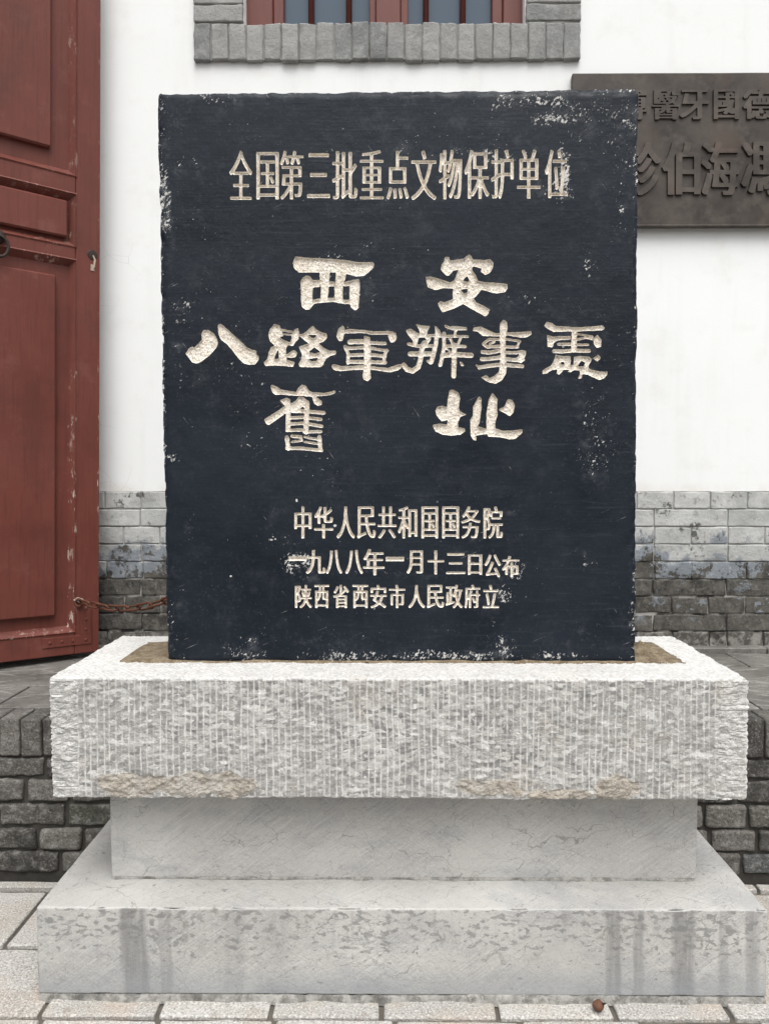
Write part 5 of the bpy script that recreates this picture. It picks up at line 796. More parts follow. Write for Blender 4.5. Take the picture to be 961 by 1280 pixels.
('foot',[[2441,1005,-14,-1,-36,0,-5,-1,-1,-4,0,-13,2,-4,6,-1,42,0,4,-2,2,-5,-1,-30,-2,-5,-4,-1,-11,-1,-23,1,-3,-1,-2,-3,0,-28,1,-42,-2,-35,1,-23,-2,-29,3,-30,1,-2,3,-1,19,0,2,3,2,12,1,1,3,1,28,2,26,-1,23,1,15,-1,4,-2,2,-3,2,-9,3,-2,18,-2,3,0,3,3,1,4,-1,18,1,29,-1,22,1,52,-1,35,1,27,-2,4,-4,1,-36,-1,-5,1,-2,6,0,26,1,7,4,2,42,2,6,1,2,2,1,3,-1,12,-2,3,-4,0,-30,1,-51,-1,-24,2],[2470,981,8,0,2,-1,1,-3,-2,-33,-2,-4,-4,-1,-3,0,-2,2,-2,6,0,28,1,4],[2515,915,9,0,2,-3,1,-3,1,-10,-2,-16,1,-19,-2,-4,-3,-1,-11,1,-2,2,-2,3,0,45,2,4],[2424,915,5,0,7,-1,2,-2,1,-3,-1,-12,-3,-13,-6,-14,-3,-4,-2,-1,-2,5,-1,35,0,7],[2468,914,8,0,2,-1,1,-3,1,-51,2,-11,3,-6,3,-4,5,-2,8,-1,19,0,4,-1,2,-2,2,-29,-2,-14,-3,-4,-11,-1,-29,1,-43,-1,-14,1,-3,1,-1,3,-1,6,-1,13,1,14,3,3,8,3,9,8,4,5,6,11,8,22,6,36]]),
('foot',[[2666,1004,-10,-3,-3,-3,0,-4,5,-18,-1,-3,-2,-1,-58,0,-5,-1,-3,-1,-1,-5,-1,-35,0,-11,2,-4,4,-1,15,-1,3,1,3,1,1,4,1,25,1,3,2,2,51,1,38,-1,21,1,3,-2,1,-3,0,-25,1,-5,4,-2,12,0,7,0,3,2,2,5,0,24,-1,22,-1,4,-6,2,-61,-1,-2,2,-2,3,-9,26,-4,2],[2655,940,-2,-2,-2,-2,-3,-12,-9,-26,-3,-4,-4,-1,-44,0,-3,-1,-1,-2,0,-13,2,-4,5,-1,29,-1,3,-1,1,-2,0,-3,-14,-32,0,-4,4,-3,14,-7,23,-14,3,-4,-1,-4,-6,-5,-23,-14,-11,-5,-24,-9,-2,-2,1,-2,4,-12,3,-3,3,-2,7,0,6,1,40,17,10,6,17,15,6,1,5,-1,12,-8,24,-18,10,-9,6,-2,9,1,3,3,8,11,1,4,-1,3,-6,5,-14,9,-11,10,-23,14,-3,2,0,3,14,28,11,31,2,2,3,1,20,-1,10,1,2,2,1,3,-1,13,-2,2,-4,1,-33,1,-50,-1,-5,0,-2,3,-1,4,10,27,1,7,-3,2,-11,3,-6,1],[2662,872,16,-1,14,1,3,-1,1,-2,0,-5,-6,-17,-10,-19,-5,-4,-3,0,-5,3,-17,10,-2,3,0,4,9,24,2,3]]),
('foot',[[2875,1005,-9,-4,-5,-4,1,-3,4,-12,3,-12,0,-5,-2,-2,-17,-2,-39,0,-14,1,-4,-2,-2,-5,2,-12,3,-2,38,-2,27,1,5,-1,2,-3,0,-27,0,-3,-2,-2,-4,-1,-46,-1,-3,-1,-2,-2,-1,-11,-1,-53,1,-24,0,-29,1,-4,4,-2,17,-2,3,1,2,2,1,5,-2,32,2,24,-1,39,2,3,5,1,18,0,4,-1,2,-2,1,-6,-1,-33,1,-20,-1,-48,0,-22,1,-4,4,-2,20,1,3,2,1,3,-1,38,1,8,-1,10,0,54,1,17,2,4,5,1,22,0,4,-2,1,-5,-2,-71,-1,-2,-3,-2,-21,-2,-4,-1,0,-3,3,-14,3,-2,4,0,26,0,13,2,4,3,3,4,3,17,-1,33,2,60,-1,4,-2,3,-3,1,-35,-2,-20,2,-1,2,-1,4,0,26,2,2,2,0,18,1,17,0,33,1,3,1,2,3,0,10,-1,5,-4,2,-29,0,-20,1,-13,-1,-3,1,-3,3,-6,20,-7,17,-4,3]]),
('foot',[[3098,1004,-9,0,-2,-2,-1,-2,-1,-15,-3,-19,1,-16,-3,-16,-1,-16,-7,-36,-6,-25,-22,-50,-10,-12,-24,-30,-2,-3,0,-3,9,-12,4,-2,7,0,7,3,18,18,5,6,19,32,13,27,6,24,2,4,2,2,3,-1,2,-4,6,-22,7,-18,9,-17,7,-11,17,-23,13,-12,10,-7,9,0,3,2,7,11,1,3,0,3,-3,5,-16,15,-13,14,-8,14,-6,15,-11,18,-17,68,-4,18,-2,26,-1,43,-1,2,-2,1]]),
('foot',[[3226,1005,-4,-2,-2,-4,1,-85,-1,-38,1,-26,-1,-40,1,-23,-2,-11,-6,-12,6,-17,2,-2,3,-1,9,1,23,11,49,20,4,2,1,3,1,3,-1,13,-2,3,-3,1,-11,-1,-37,-14,-3,0,-3,1,-1,6,1,19,-2,32,2,5,2,1,3,1,30,1,12,-1,4,-2,3,-5,7,-30,6,-14,5,-10,15,-24,14,-12,13,-4,7,-1,10,0,8,2,5,3,4,5,4,9,3,32,-1,5,-12,10,-6,0,-4,-1,-3,-5,-3,-27,-3,-3,-4,0,-10,9,-10,17,-10,21,-5,21,1,3,4,1,38,-1,23,1,2,2,1,3,-1,14,-2,2,-4,1,-61,0,-5,1,-2,2,-1,3,-3,33,1,4,3,1,15,-1,37,2,3,0,2,2,1,3,0,11,-1,39,1,22,-1,7,-4,3,-10,0,-32,0,-21,1,-40,-1,-23,-1],[3262,983,81,1,12,-1,2,-2,1,-4,1,-28,-1,-6,-2,-2,-4,-1,-98,0,-3,2,0,3,1,33,2,4],[3255,917,18,0,16,-1,3,-1,2,-5,4,-29,0,-4,-2,-2,-5,-1,-35,0,-4,1,-1,3,-1,7,1,24,1,6]]),
('foot',[[3537,1005,-2,-1,-2,-2,-3,-14,-3,-4,-6,1,-49,1,-42,0,-3,-1,-2,-2,-1,-4,1,-9,1,-3,2,-2,4,-1,28,0,3,-1,2,-2,1,-20,-2,-21,2,-31,-1,-25,0,-40,-1,-9,-1,-3,-2,11,0,34,-2,30,2,32,-3,3,-7,2,-13,-2,-3,-1,-1,-2,-2,-33,0,-29,2,-34,-1,-21,-2,-5,-5,-3,-2,-3,0,-3,2,-12,1,-3,2,-1,13,1,50,16,16,7,15,4,3,3,2,3,0,6,-1,6,-3,3,-11,1,-15,-5,-3,1,-1,2,-1,9,1,46,1,4,3,1,3,-1,8,-10,3,-3,6,-1,9,2,2,-2,14,-47,0,-3,-3,-6,-17,-25,-20,-20,0,-4,6,-13,3,-2,4,-1,6,0,4,1,18,20,11,14,4,2,4,-2,14,-20,12,-11,5,-3,9,0,3,2,2,3,6,10,0,5,-13,11,-16,23,-8,13,-2,7,2,7,8,22,5,22,2,15,5,16,2,26,3,4,7,1,2,3,0,14,-1,2,-4,1,-26,1,-19,-1,-6,2,-2,3,1,5,1,11,5,18,0,9,-2,3,-4,1,-8,1],[3510,964,9,0,4,-1,2,-2,0,-6,-14,-48,-2,-2,-2,-1,-8,1,-3,1,-2,4,-1,37,0,11,1,3,3,2],[3553,932,14,0,3,-1,1,-3,-8,-54,-1,-5,-2,-2,-2,2,-1,3,-6,24,-4,28,1,6]]),
('foot',[[3723,1006,-9,-3,-3,-2,-2,-2,1,-4,4,-16,0,-3,-2,-2,-14,-2,-49,0,-3,-1,-2,-3,1,-18,-2,-72,1,-35,-3,-46,-8,-38,1,-3,4,-6,3,-4,3,-2,10,0,2,2,2,3,9,40,4,43,2,4,4,1,3,0,2,-2,1,-6,-1,-43,2,-37,3,-3,6,-1,12,1,3,2,1,6,-1,59,2,18,-1,44,1,6,5,1,28,-1,14,1,4,-1,1,-3,-1,-22,1,-22,-1,-10,-2,-4,-2,2,-4,8,-13,29,-2,3,-4,2,-8,-1,-8,-4,-3,-4,1,-3,19,-50,4,-2,6,-1,6,2,8,4,1,0,1,-2,1,-26,0,-6,-2,-2,-3,-1,-15,-1,-4,-1,-1,-4,3,-14,3,-2,4,-1,30,4,7,3,4,7,2,13,-2,37,2,39,-1,28,1,3,2,1,12,1,4,2,2,6,-1,11,-3,2,-13,1,-4,2,-1,4,-1,31,-3,3,-6,1,-11,0,-2,-1,-2,-2,-1,-5,1,-15,-1,-12,0,-3,-2,-3,-4,-1,-16,2,-21,-1,-4,0,-2,2,0,3,6,16,2,15,-3,4,-13,7,9,1,40,1,20,1,16,0,15,-2,3,1,1,3,-1,13,-2,3,-4,2,-55,0,-3,4,-9,26,-4,3],[3674,951,4,1,12,-1,4,-1,3,-1,-3,-6,-5,-24,-7,-21,-4,-9,-4,-4,-2,4,-1,13,1,23,-1,16,0,7]]),
('foot',[[3922,1005,-12,-4,-3,-2,-1,-2,11,-47,-6,-2,-13,0,-51,0,-2,-2,-1,-4,0,-12,2,-3,5,-2,46,-1,63,1,31,-1,12,1,4,2,1,4,0,11,0,3,-3,3,-17,1,-47,0,-6,1,1,3,7,5,0,3,0,5,-9,35,-4,4],[3885,910,-12,-4,-2,-3,0,-3,3,-23,7,-31,8,-62,1,-3,2,-1,9,-1,10,4,4,4,1,3,0,21,-18,96,-2,2,-2,2],[3962,910,-5,-3,-2,-5,-5,-25,-13,-75,-6,-27,-2,-4,-3,-2,-3,-1,-21,1,-61,-3,-3,-2,-1,-4,0,-10,2,-4,4,-2,8,0,28,1,16,-1,16,1,17,0,13,2,26,-2,32,0,14,0,5,2,1,4,-1,11,0,3,-2,2,-9,1,-41,1,-4,1,-2,2,1,6,10,45,8,42,2,21,4,16,-1,4,-4,2,-9,2]]),
('big',[[1785,4622,-15,-1,-5,-3,-12,-25,-10,-32,-6,-10,7,-17,3,-24,5,-8,4,-11,14,-13,16,-10,14,-16,8,-3,13,1,23,-2,25,1,11,-2,22,2,20,-1,12,2,29,-2,11,1,26,-1,23,1,6,-3,2,-7,0,-27,2,-9,2,-30,-1,-4,-2,-2,-11,0,-10,-1,-9,1,-15,0,-17,-1,-13,2,-7,5,-7,13,-12,17,-9,5,-13,4,-25,5,-39,-26,-16,-28,-7,-15,-1,-14,3,-35,-2,-10,1,-14,5,-16,-4,-25,3,-14,-3,-68,5,-17,0,-12,2,-12,2,-23,4,-12,7,-7,32,-24,20,3,18,0,6,3,40,47,13,11,17,1,10,5,14,3,34,1,45,5,50,2,36,4,38,-6,12,-6,36,-4,40,-9,38,2,18,-4,6,-7,4,-20,3,-5,25,-22,21,-11,5,0,11,6,20,19,3,9,-1,29,4,32,-1,17,3,11,-1,15,5,34,0,28,2,8,3,26,-2,9,2,12,-3,24,2,21,-4,11,-1,21,-3,4,-13,2,-14,-2,-11,-3,-22,0,-19,-5,-23,-9,-13,0,-25,-6,-12,-4,-6,0,-3,2,0,3,12,38,3,21,4,16,5,4,22,-3,79,-23,18,0,10,3,12,-2,51,7,19,13,11,11,13,7,28,28,12,7,8,10,16,32,5,14,-1,4,-14,18,-5,2,-32,1,-16,-1,-15,-2,-15,2,-18,-1,-10,2,-9,-2,-38,1,-10,2,-13,0,-13,4,-10,0,-8,3,-28,3,-10,4,-14,0,-8,3,-16,3,-9,0,-29,4,-15,-2,-11,3,-64,5,-34,5,-11,-1,-10,2,-59,1,-24,3,-34,1,-33,4,-37,-1,-31,1,-19,5,-12,-1,-35,2,-32,6,-25,1,-13,3],[2195,4450,7,0,5,-4,2,-20,-4,-56,-3,-13,1,-9,-3,-16,-3,-6,-2,1,-2,4,-2,18,-13,2,-37,1,-3,4,-1,16,3,14,0,39,4,21,7,3,36,-1],[2037,4327,0,1,3,-3,1,-17,4,-8,1,-16,-3,-21,1,-12,-3,-31,2,-17,-2,-13,0,-11,-2,-8,-4,-4,-7,-3,-10,1,-15,-2,-11,-4,-17,-1,-12,-5,-4,1,-7,10,-1,17,2,23,-1,12,2,10,1,31,3,12,0,12,2,3,9,1,9,5,29,-1,24,5,3,2,1,7],[2291,4306,2,0,7,-7,4,-1,19,1,22,4,10,-2,4,-4,0,-6,-2,-12,2,-16,-2,-27,1,-47,-1,-12,1,-16,-1,-4,-4,-3,-16,-3,-33,1,-12,2,-4,4,-3,17,1,38,-2,16,4,56,-1,13],[2172,4298,21,1,3,-3,-5,-21,4,-32,-2,-47,-3,-15,-5,-4,-13,-3,-47,-1,-3,2,-1,4,0,17,7,37,3,26,-1,10,3,22,3,4,9,3]]),
('big',[[3665,4644,-10,-9,-15,-8,-27,-28,-14,-4,-10,0,-21,-5,-12,0,-12,-3,-9,0,-7,-4,-21,-4,-25,1,-16,-3,-7,0,-3,4,-4,13,-2,16,-2,4,-27,3,-13,-1,-4,-3,-7,-16,0,-18,-3,-12,-21,-25,-7,-21,-8,-32,4,-13,8,-13,10,-9,14,-17,11,-10,5,-6,14,-7,15,-1,11,2,9,10,5,8,7,5,6,9,8,8,4,8,3,3,19,6,12,-1,11,4,9,0,4,-3,-4,-17,-8,-15,-8,-21,-3,-14,-15,-37,-13,-11,-23,-12,-17,-4,-35,11,-13,7,-12,2,-10,4,-8,1,-8,4,-12,2,-31,12,-23,5,-10,4,-11,0,-33,11,-32,-4,-17,0,-5,-2,-1,-6,3,-11,0,-15,3,-13,0,-11,4,-8,9,-38,5,-8,27,-12,19,-4,7,-5,20,-8,20,0,16,3,35,11,25,5,21,0,9,-2,10,1,19,-3,12,2,16,-2,11,1,5,-2,3,-3,1,-5,-5,-11,2,-10,-3,-12,1,-37,2,-12,-1,-19,-2,-5,-12,-7,-39,-14,-7,-4,-10,-3,-21,-8,-10,0,-10,6,-13,6,-5,1,-16,-7,-18,-14,0,-4,7,-22,9,-20,21,-35,15,-18,4,-1,8,4,11,2,11,5,22,8,19,4,27,11,19,4,23,13,55,26,17,10,7,2,57,-30,25,-17,40,-20,27,-17,42,-21,7,-6,11,-4,12,-9,18,-9,6,0,20,15,13,13,3,10,0,11,6,12,6,7,-1,5,-6,6,-26,15,-44,26,-27,10,-11,7,-28,10,-9,8,-9,17,-11,13,-4,7,1,5,24,22,25,26,17,23,5,11,15,10,38,-9,12,-4,11,-2,40,-13,34,-8,13,0,17,-5,89,14,5,5,11,15,3,8,9,11,1,15,-5,28,-4,5,-9,3,-23,2,-10,2,-22,1,-28,5,-13,0,-39,5,-58,1,-33,4,-9,-1,-17,5,-25,4,-10,4,-17,3,-3,5,-6,15,-12,23,-3,12,-13,20,-22,28,-7,14,-2,13,7,21,6,4,9,0,38,-10,11,-7,13,-1,16,-3,2,-7,-3,-16,-5,-8,2,-6,19,-15,9,-4,13,-13,5,-3,4,0,23,12,12,3,15,10,14,18,15,31,4,13,0,10,5,35,-7,5,-5,8,-17,18,-11,7,-13,-1,-11,-4,-12,0,-11,-5,-10,3,-16,-2,-35,5,-20,-1,-11,3,-33,-2,-7,1,-13,11,-7,21,-5,8,-12,7,-5,8,-4,2],[3644,4405,3,0,5,-6,11,-16,7,-17,-2,-6,-9,-10,-9,-4,-10,2,-30,12,-5,5,12,19,10,6,10,12],[3637,4271,10,1,5,-6,1,-6,-2,-9,1,-9,-2,-7,-5,-4,-26,-9,-6,0,-6,4,-12,14,-13,19,3,3,20,5]]),
('big',[[930,3891,-14,-4,-4,-2,-1,-4,-3,-27,4,-15,-1,-12,3,-40,6,-20,14,-32,11,-16,10,-10,9,-5,13,-12,27,-18,12,-12,13,-18,28,-29,12,-18,7,-5,3,-7,7,-7,6,-11,8,-8,5,-10,7,-6,25,-34,11,-11,8,-6,21,-19,9,-10,22,-9,34,-7,11,-4,18,4,37,1,10,3,21,23,7,12,7,6,3,8,1,18,-1,14,-5,9,-10,9,-11,17,3,23,-2,6,-24,10,-10,1,-20,6,-26,12,-15,4,-5,7,-13,6,-12,14,-6,4,-9,14,-9,5,-7,9,-16,12,-27,26,-58,50,-8,10,-14,10,-13,15,-10,7,-15,15,-27,22,-9,11,-34,24,-7,2],[758,3827,-8,-3,-4,-3,-9,-14,-7,-18,-3,-13,3,-16,-1,-12,2,-22,-3,-7,-37,-43,-16,-14,-23,-26,-8,0,-12,6,-10,1,-17,-6,-20,-14,-14,-26,-19,-23,0,-7,9,-15,15,-17,39,-57,12,-10,15,-2,17,-6,5,0,29,6,33,16,64,48,32,27,10,13,27,27,5,8,8,7,6,8,9,6,15,36,5,9,0,15,-4,21,-3,20,-10,16,-15,27,-5,7,-5,9,-6,5,-9,4,-10,9,-32,21,-21,0]]),
('big',[[1531,3888,-9,-7,-15,-20,-24,-24,-10,-31,-8,-32,4,-28,12,-40,11,-13,7,-5,7,-8,14,-12,11,-18,-2,-2,-22,-4,-10,-5,-10,-12,-6,-18,-12,-21,-5,-20,-2,-24,-6,-12,-4,-24,-9,-7,-28,-29,1,-9,12,-27,5,-5,5,-1,29,4,8,-2,19,4,12,-2,14,3,24,0,16,-3,15,2,22,-4,43,0,14,-3,15,0,23,-6,12,1,21,-3,8,1,7,11,8,22,3,13,-1,5,-9,5,-32,8,-12,5,-26,4,-3,3,-2,5,0,22,2,3,3,0,9,-3,22,-4,23,-2,12,5,12,1,9,2,5,4,5,6,14,32,1,4,-10,7,-3,8,-12,12,-7,4,-5,0,-23,-7,-51,-35,-7,-3,-4,5,-2,16,-1,38,4,12,12,22,6,6,18,1,12,-6,17,-3,7,2,6,4,9,16,14,20,19,17,14,16,5,22,-1,16,3,8,3,3,2,-3,1,-13,4,-6,13,-9,9,-10,10,-6,26,-24,27,-18,4,-6,-1,-4,-4,-3,-36,-9,-12,-5,-11,-2,-26,-10,-11,-8,2,-9,26,-57,4,-14,-1,-15,-5,-31,-8,-19,-17,-27,-6,-14,0,-6,7,-8,2,-10,6,-6,24,-5,16,2,10,0,9,2,24,-5,10,3,17,-3,16,2,22,-2,19,3,15,-2,11,1,25,0,19,8,8,6,14,20,8,24,10,12,5,11,7,12,28,18,11,10,56,14,7,4,5,5,3,13,-1,16,-4,6,-6,2,-13,-2,-11,1,-32,-1,-9,1,-24,12,-8,7,-10,2,-19,10,-48,44,-1,4,2,3,47,17,19,19,15,18,5,13,0,12,-3,12,-5,13,-6,4,-6,2,-12,1,-27,6,-13,6,-8,6,-32,17,-18,14,-11,16,-13,12,-6,0,-7,-3,-37,-32,-18,-19,-45,-32,-7,-2,-12,1,-18,-2,-1,4,-1,11,-4,8,0,8,-7,18,-2,11,-4,5,-5,-1,-29,-11,-4,-4,-5,-13,-4,-3,-13,4,-52,5,-26,10,-10,0,-19,5,-13,1,-7,6,-8,15,-5,13,-3,3,-13,6,-14,1,-14,7],[1623,3811,8,0,10,-4,11,1,10,-4,9,0,10,-6,7,1,21,-4,16,0,4,-3,1,-6,-3,-5,-5,-1,-26,1,-12,4,-17,-1,-14,3,-12,0,-8,3,-9,-1,-3,2,-1,5,0,11],[1937,3772,12,-2,35,0,6,-2,1,-5,-3,-7,-14,-16,-7,-4,-4,-1,-24,5,-31,25,-1,4,3,2],[1635,3771,7,1,36,-7,30,-2,11,-4,2,-6,-3,-26,-5,-13,-2,-12,-4,-6,-5,-3,-5,-1,-29,10,-23,9,-35,17,-16,11,0,4,2,3,8,5,20,7,6,11],[1971,3633,5,-1,14,-11,18,-12,18,-15,3,-6,-2,-4,-8,-6,-16,-1,-19,-10,-8,-2,-20,6,-7,4,-11,2,-22,9,0,5,6,8,19,10,10,12],[1568,3602,5,0,3,-8,1,-16,-2,-12,4,-24,1,-28,-2,-3,-4,-1,-22,-1,-13,-2,-4,2,-2,4,0,23,9,16,3,11,8,12,8,20],[1987,3520,19,0,2,-4,-6,-22,-4,-4,-9,-4,-22,-2,-22,-5,-22,14,-10,12,3,4,8,2,16,0,24,6,11,-1]]),
('big',[[2280,3870,-7,-3,-7,-7,-12,-6,-15,-12,-9,-17,-3,-20,-6,-12,0,-13,-6,-20,1,-10,10,-21,13,-21,7,-6,23,3,8,-1,4,2,1,10,8,18,0,12,4,8,1,13,6,13,5,4,20,4,13,-3,18,2,9,2,19,-3,10,2,29,-1,36,5,13,-1,9,2,8,-3,11,1,12,-5,13,2,23,-4,16,-4,10,-5,14,0,18,-3,24,2,20,-2,26,2,36,-2,11,2,12,-2,13,2,9,0,8,-3,12,3,4,-4,1,-17,9,-25,2,-13,14,-23,4,-3,5,-2,17,2,13,3,6,4,20,29,1,10,4,9,-5,19,-4,9,0,13,-3,5,-5,4,-10,3,-14,8,-18,4,-14,0,-20,5,-21,1,-11,-4,-36,-2,-25,2,-20,-2,-18,1,-30,-5,-18,6,-48,4,-35,9,-12,-1,-26,3,-12,-3,-21,5,-11,-1,-20,3,-60,5,-18,-1,-12,-3,-8,-5,-13,-1,-5,2,-1,2,-2,24,-13,14,-4,3],[2523,3758,-3,-2,-2,-3,-2,-14,2,-10,-4,-4,-8,-2,-29,3,-16,-3,-11,1,-50,-4,-17,3,-23,-4,-13,-3,-8,-6,-3,-7,-4,-14,1,-5,8,-10,11,-8,39,0,20,6,17,-4,15,2,19,-2,13,2,31,-1,6,-1,3,-3,1,-9,-3,-5,-18,-2,-11,-2,-37,-2,-26,-3,-17,1,-24,-3,-9,1,-9,-1,-18,7,-15,1,-12,10,-14,2,-6,-2,-4,-5,-4,-12,1,-6,6,-11,3,-10,4,-6,8,-20,6,-8,7,-20,0,-20,-3,-20,1,-8,-2,-10,2,-10,-5,-14,4,-9,1,-10,7,-10,5,-3,8,-1,6,2,10,8,8,-1,25,2,14,-3,20,1,10,-2,10,1,27,-2,32,3,11,-3,1,-3,-2,-4,-3,-2,-23,-4,-31,0,-12,-3,-48,-5,-26,-1,-82,1,-11,-1,-25,2,-16,8,-11,1,-22,8,-15,2,-15,-3,-11,-8,-2,-5,1,-9,7,-17,11,-18,29,-11,20,0,28,-6,20,3,23,0,29,4,56,4,21,5,13,-3,13,0,18,2,9,-1,9,3,13,-2,25,2,3,-3,0,-18,-2,-8,0,-10,-5,-12,-1,-13,9,-42,4,-4,9,-2,12,-7,22,-8,14,11,15,14,7,13,1,7,-5,24,2,13,-4,22,1,16,3,4,19,0,10,-3,13,2,11,-4,13,1,31,-8,22,0,19,-5,32,-4,13,-5,13,2,16,-3,19,3,24,8,14,2,13,6,15,-1,18,16,11,5,12,11,2,9,-5,27,-2,4,-4,1,-8,0,-10,-4,-11,-1,-13,-5,-10,-1,-37,-16,-18,-3,-12,-6,-24,-8,-31,6,-80,4,-20,3,-16,7,-10,-2,-18,1,-8,4,-2,5,-1,14,0,3,3,1,30,-1,19,2,12,-6,11,3,32,-4,31,2,17,-3,6,1,6,3,10,11,2,4,-2,11,-9,9,-4,10,3,23,6,7,2,6,-2,19,11,27,15,18,0,7,-3,6,-14,11,-24,-3,-52,5,-11,4,-26,2,-19,8,-11,0,-10,4,-11,-1,-14,5,-5,6,-1,9,3,5,5,2,29,-3,20,2,11,-3,14,1,13,-4,12,3,19,-4,12,3,20,-2,10,2,5,3,4,6,-2,17,-8,7,-6,3,-20,-2,-24,2,-9,-2,-26,3,-8,3,-12,-2,-12,2,-22,-1,-17,4,-10,0,-5,5,0,18,-3,12,-4,5,-6,4,-19,6],[2504,3614,6,0,4,-3,4,-23,-3,-13,-3,-3,-8,-2,-11,2,-8,-2,-13,2,-8,-2,-24,1,-30,-3,-16,1,-29,-2,-4,2,-4,10,-5,6,-1,8,-3,8,2,4,13,2,15,-3,25,5,25,-2,17,6,40,-3],[2598,3608,32,-5,8,-3,23,-2,11,-4,14,-1,10,-4,27,0,11,-4,3,-4,-9,-21,-5,-3,-15,3,-18,-2,-26,7,-14,0,-18,4,-34,1,-5,2,-1,6,2,25],[2484,3533,28,1,3,-2,2,-5,-1,-18,-2,-8,-4,-3,-19,-1,-14,1,-10,-2,-13,2,-13,-2,-33,1,-10,2,-30,-2,-6,1,-3,5,2,20,1,4,3,2,9,0,13,-1,17,2,72,2],[2599,3531,60,-4,13,-3,11,2,19,-4,8,0,7,-5,4,-7,0,-4,-4,-11,-2,-3,-19,-3,-26,5,-20,-6,-39,6,-14,3,-4,3,-1,23,3,6]]),
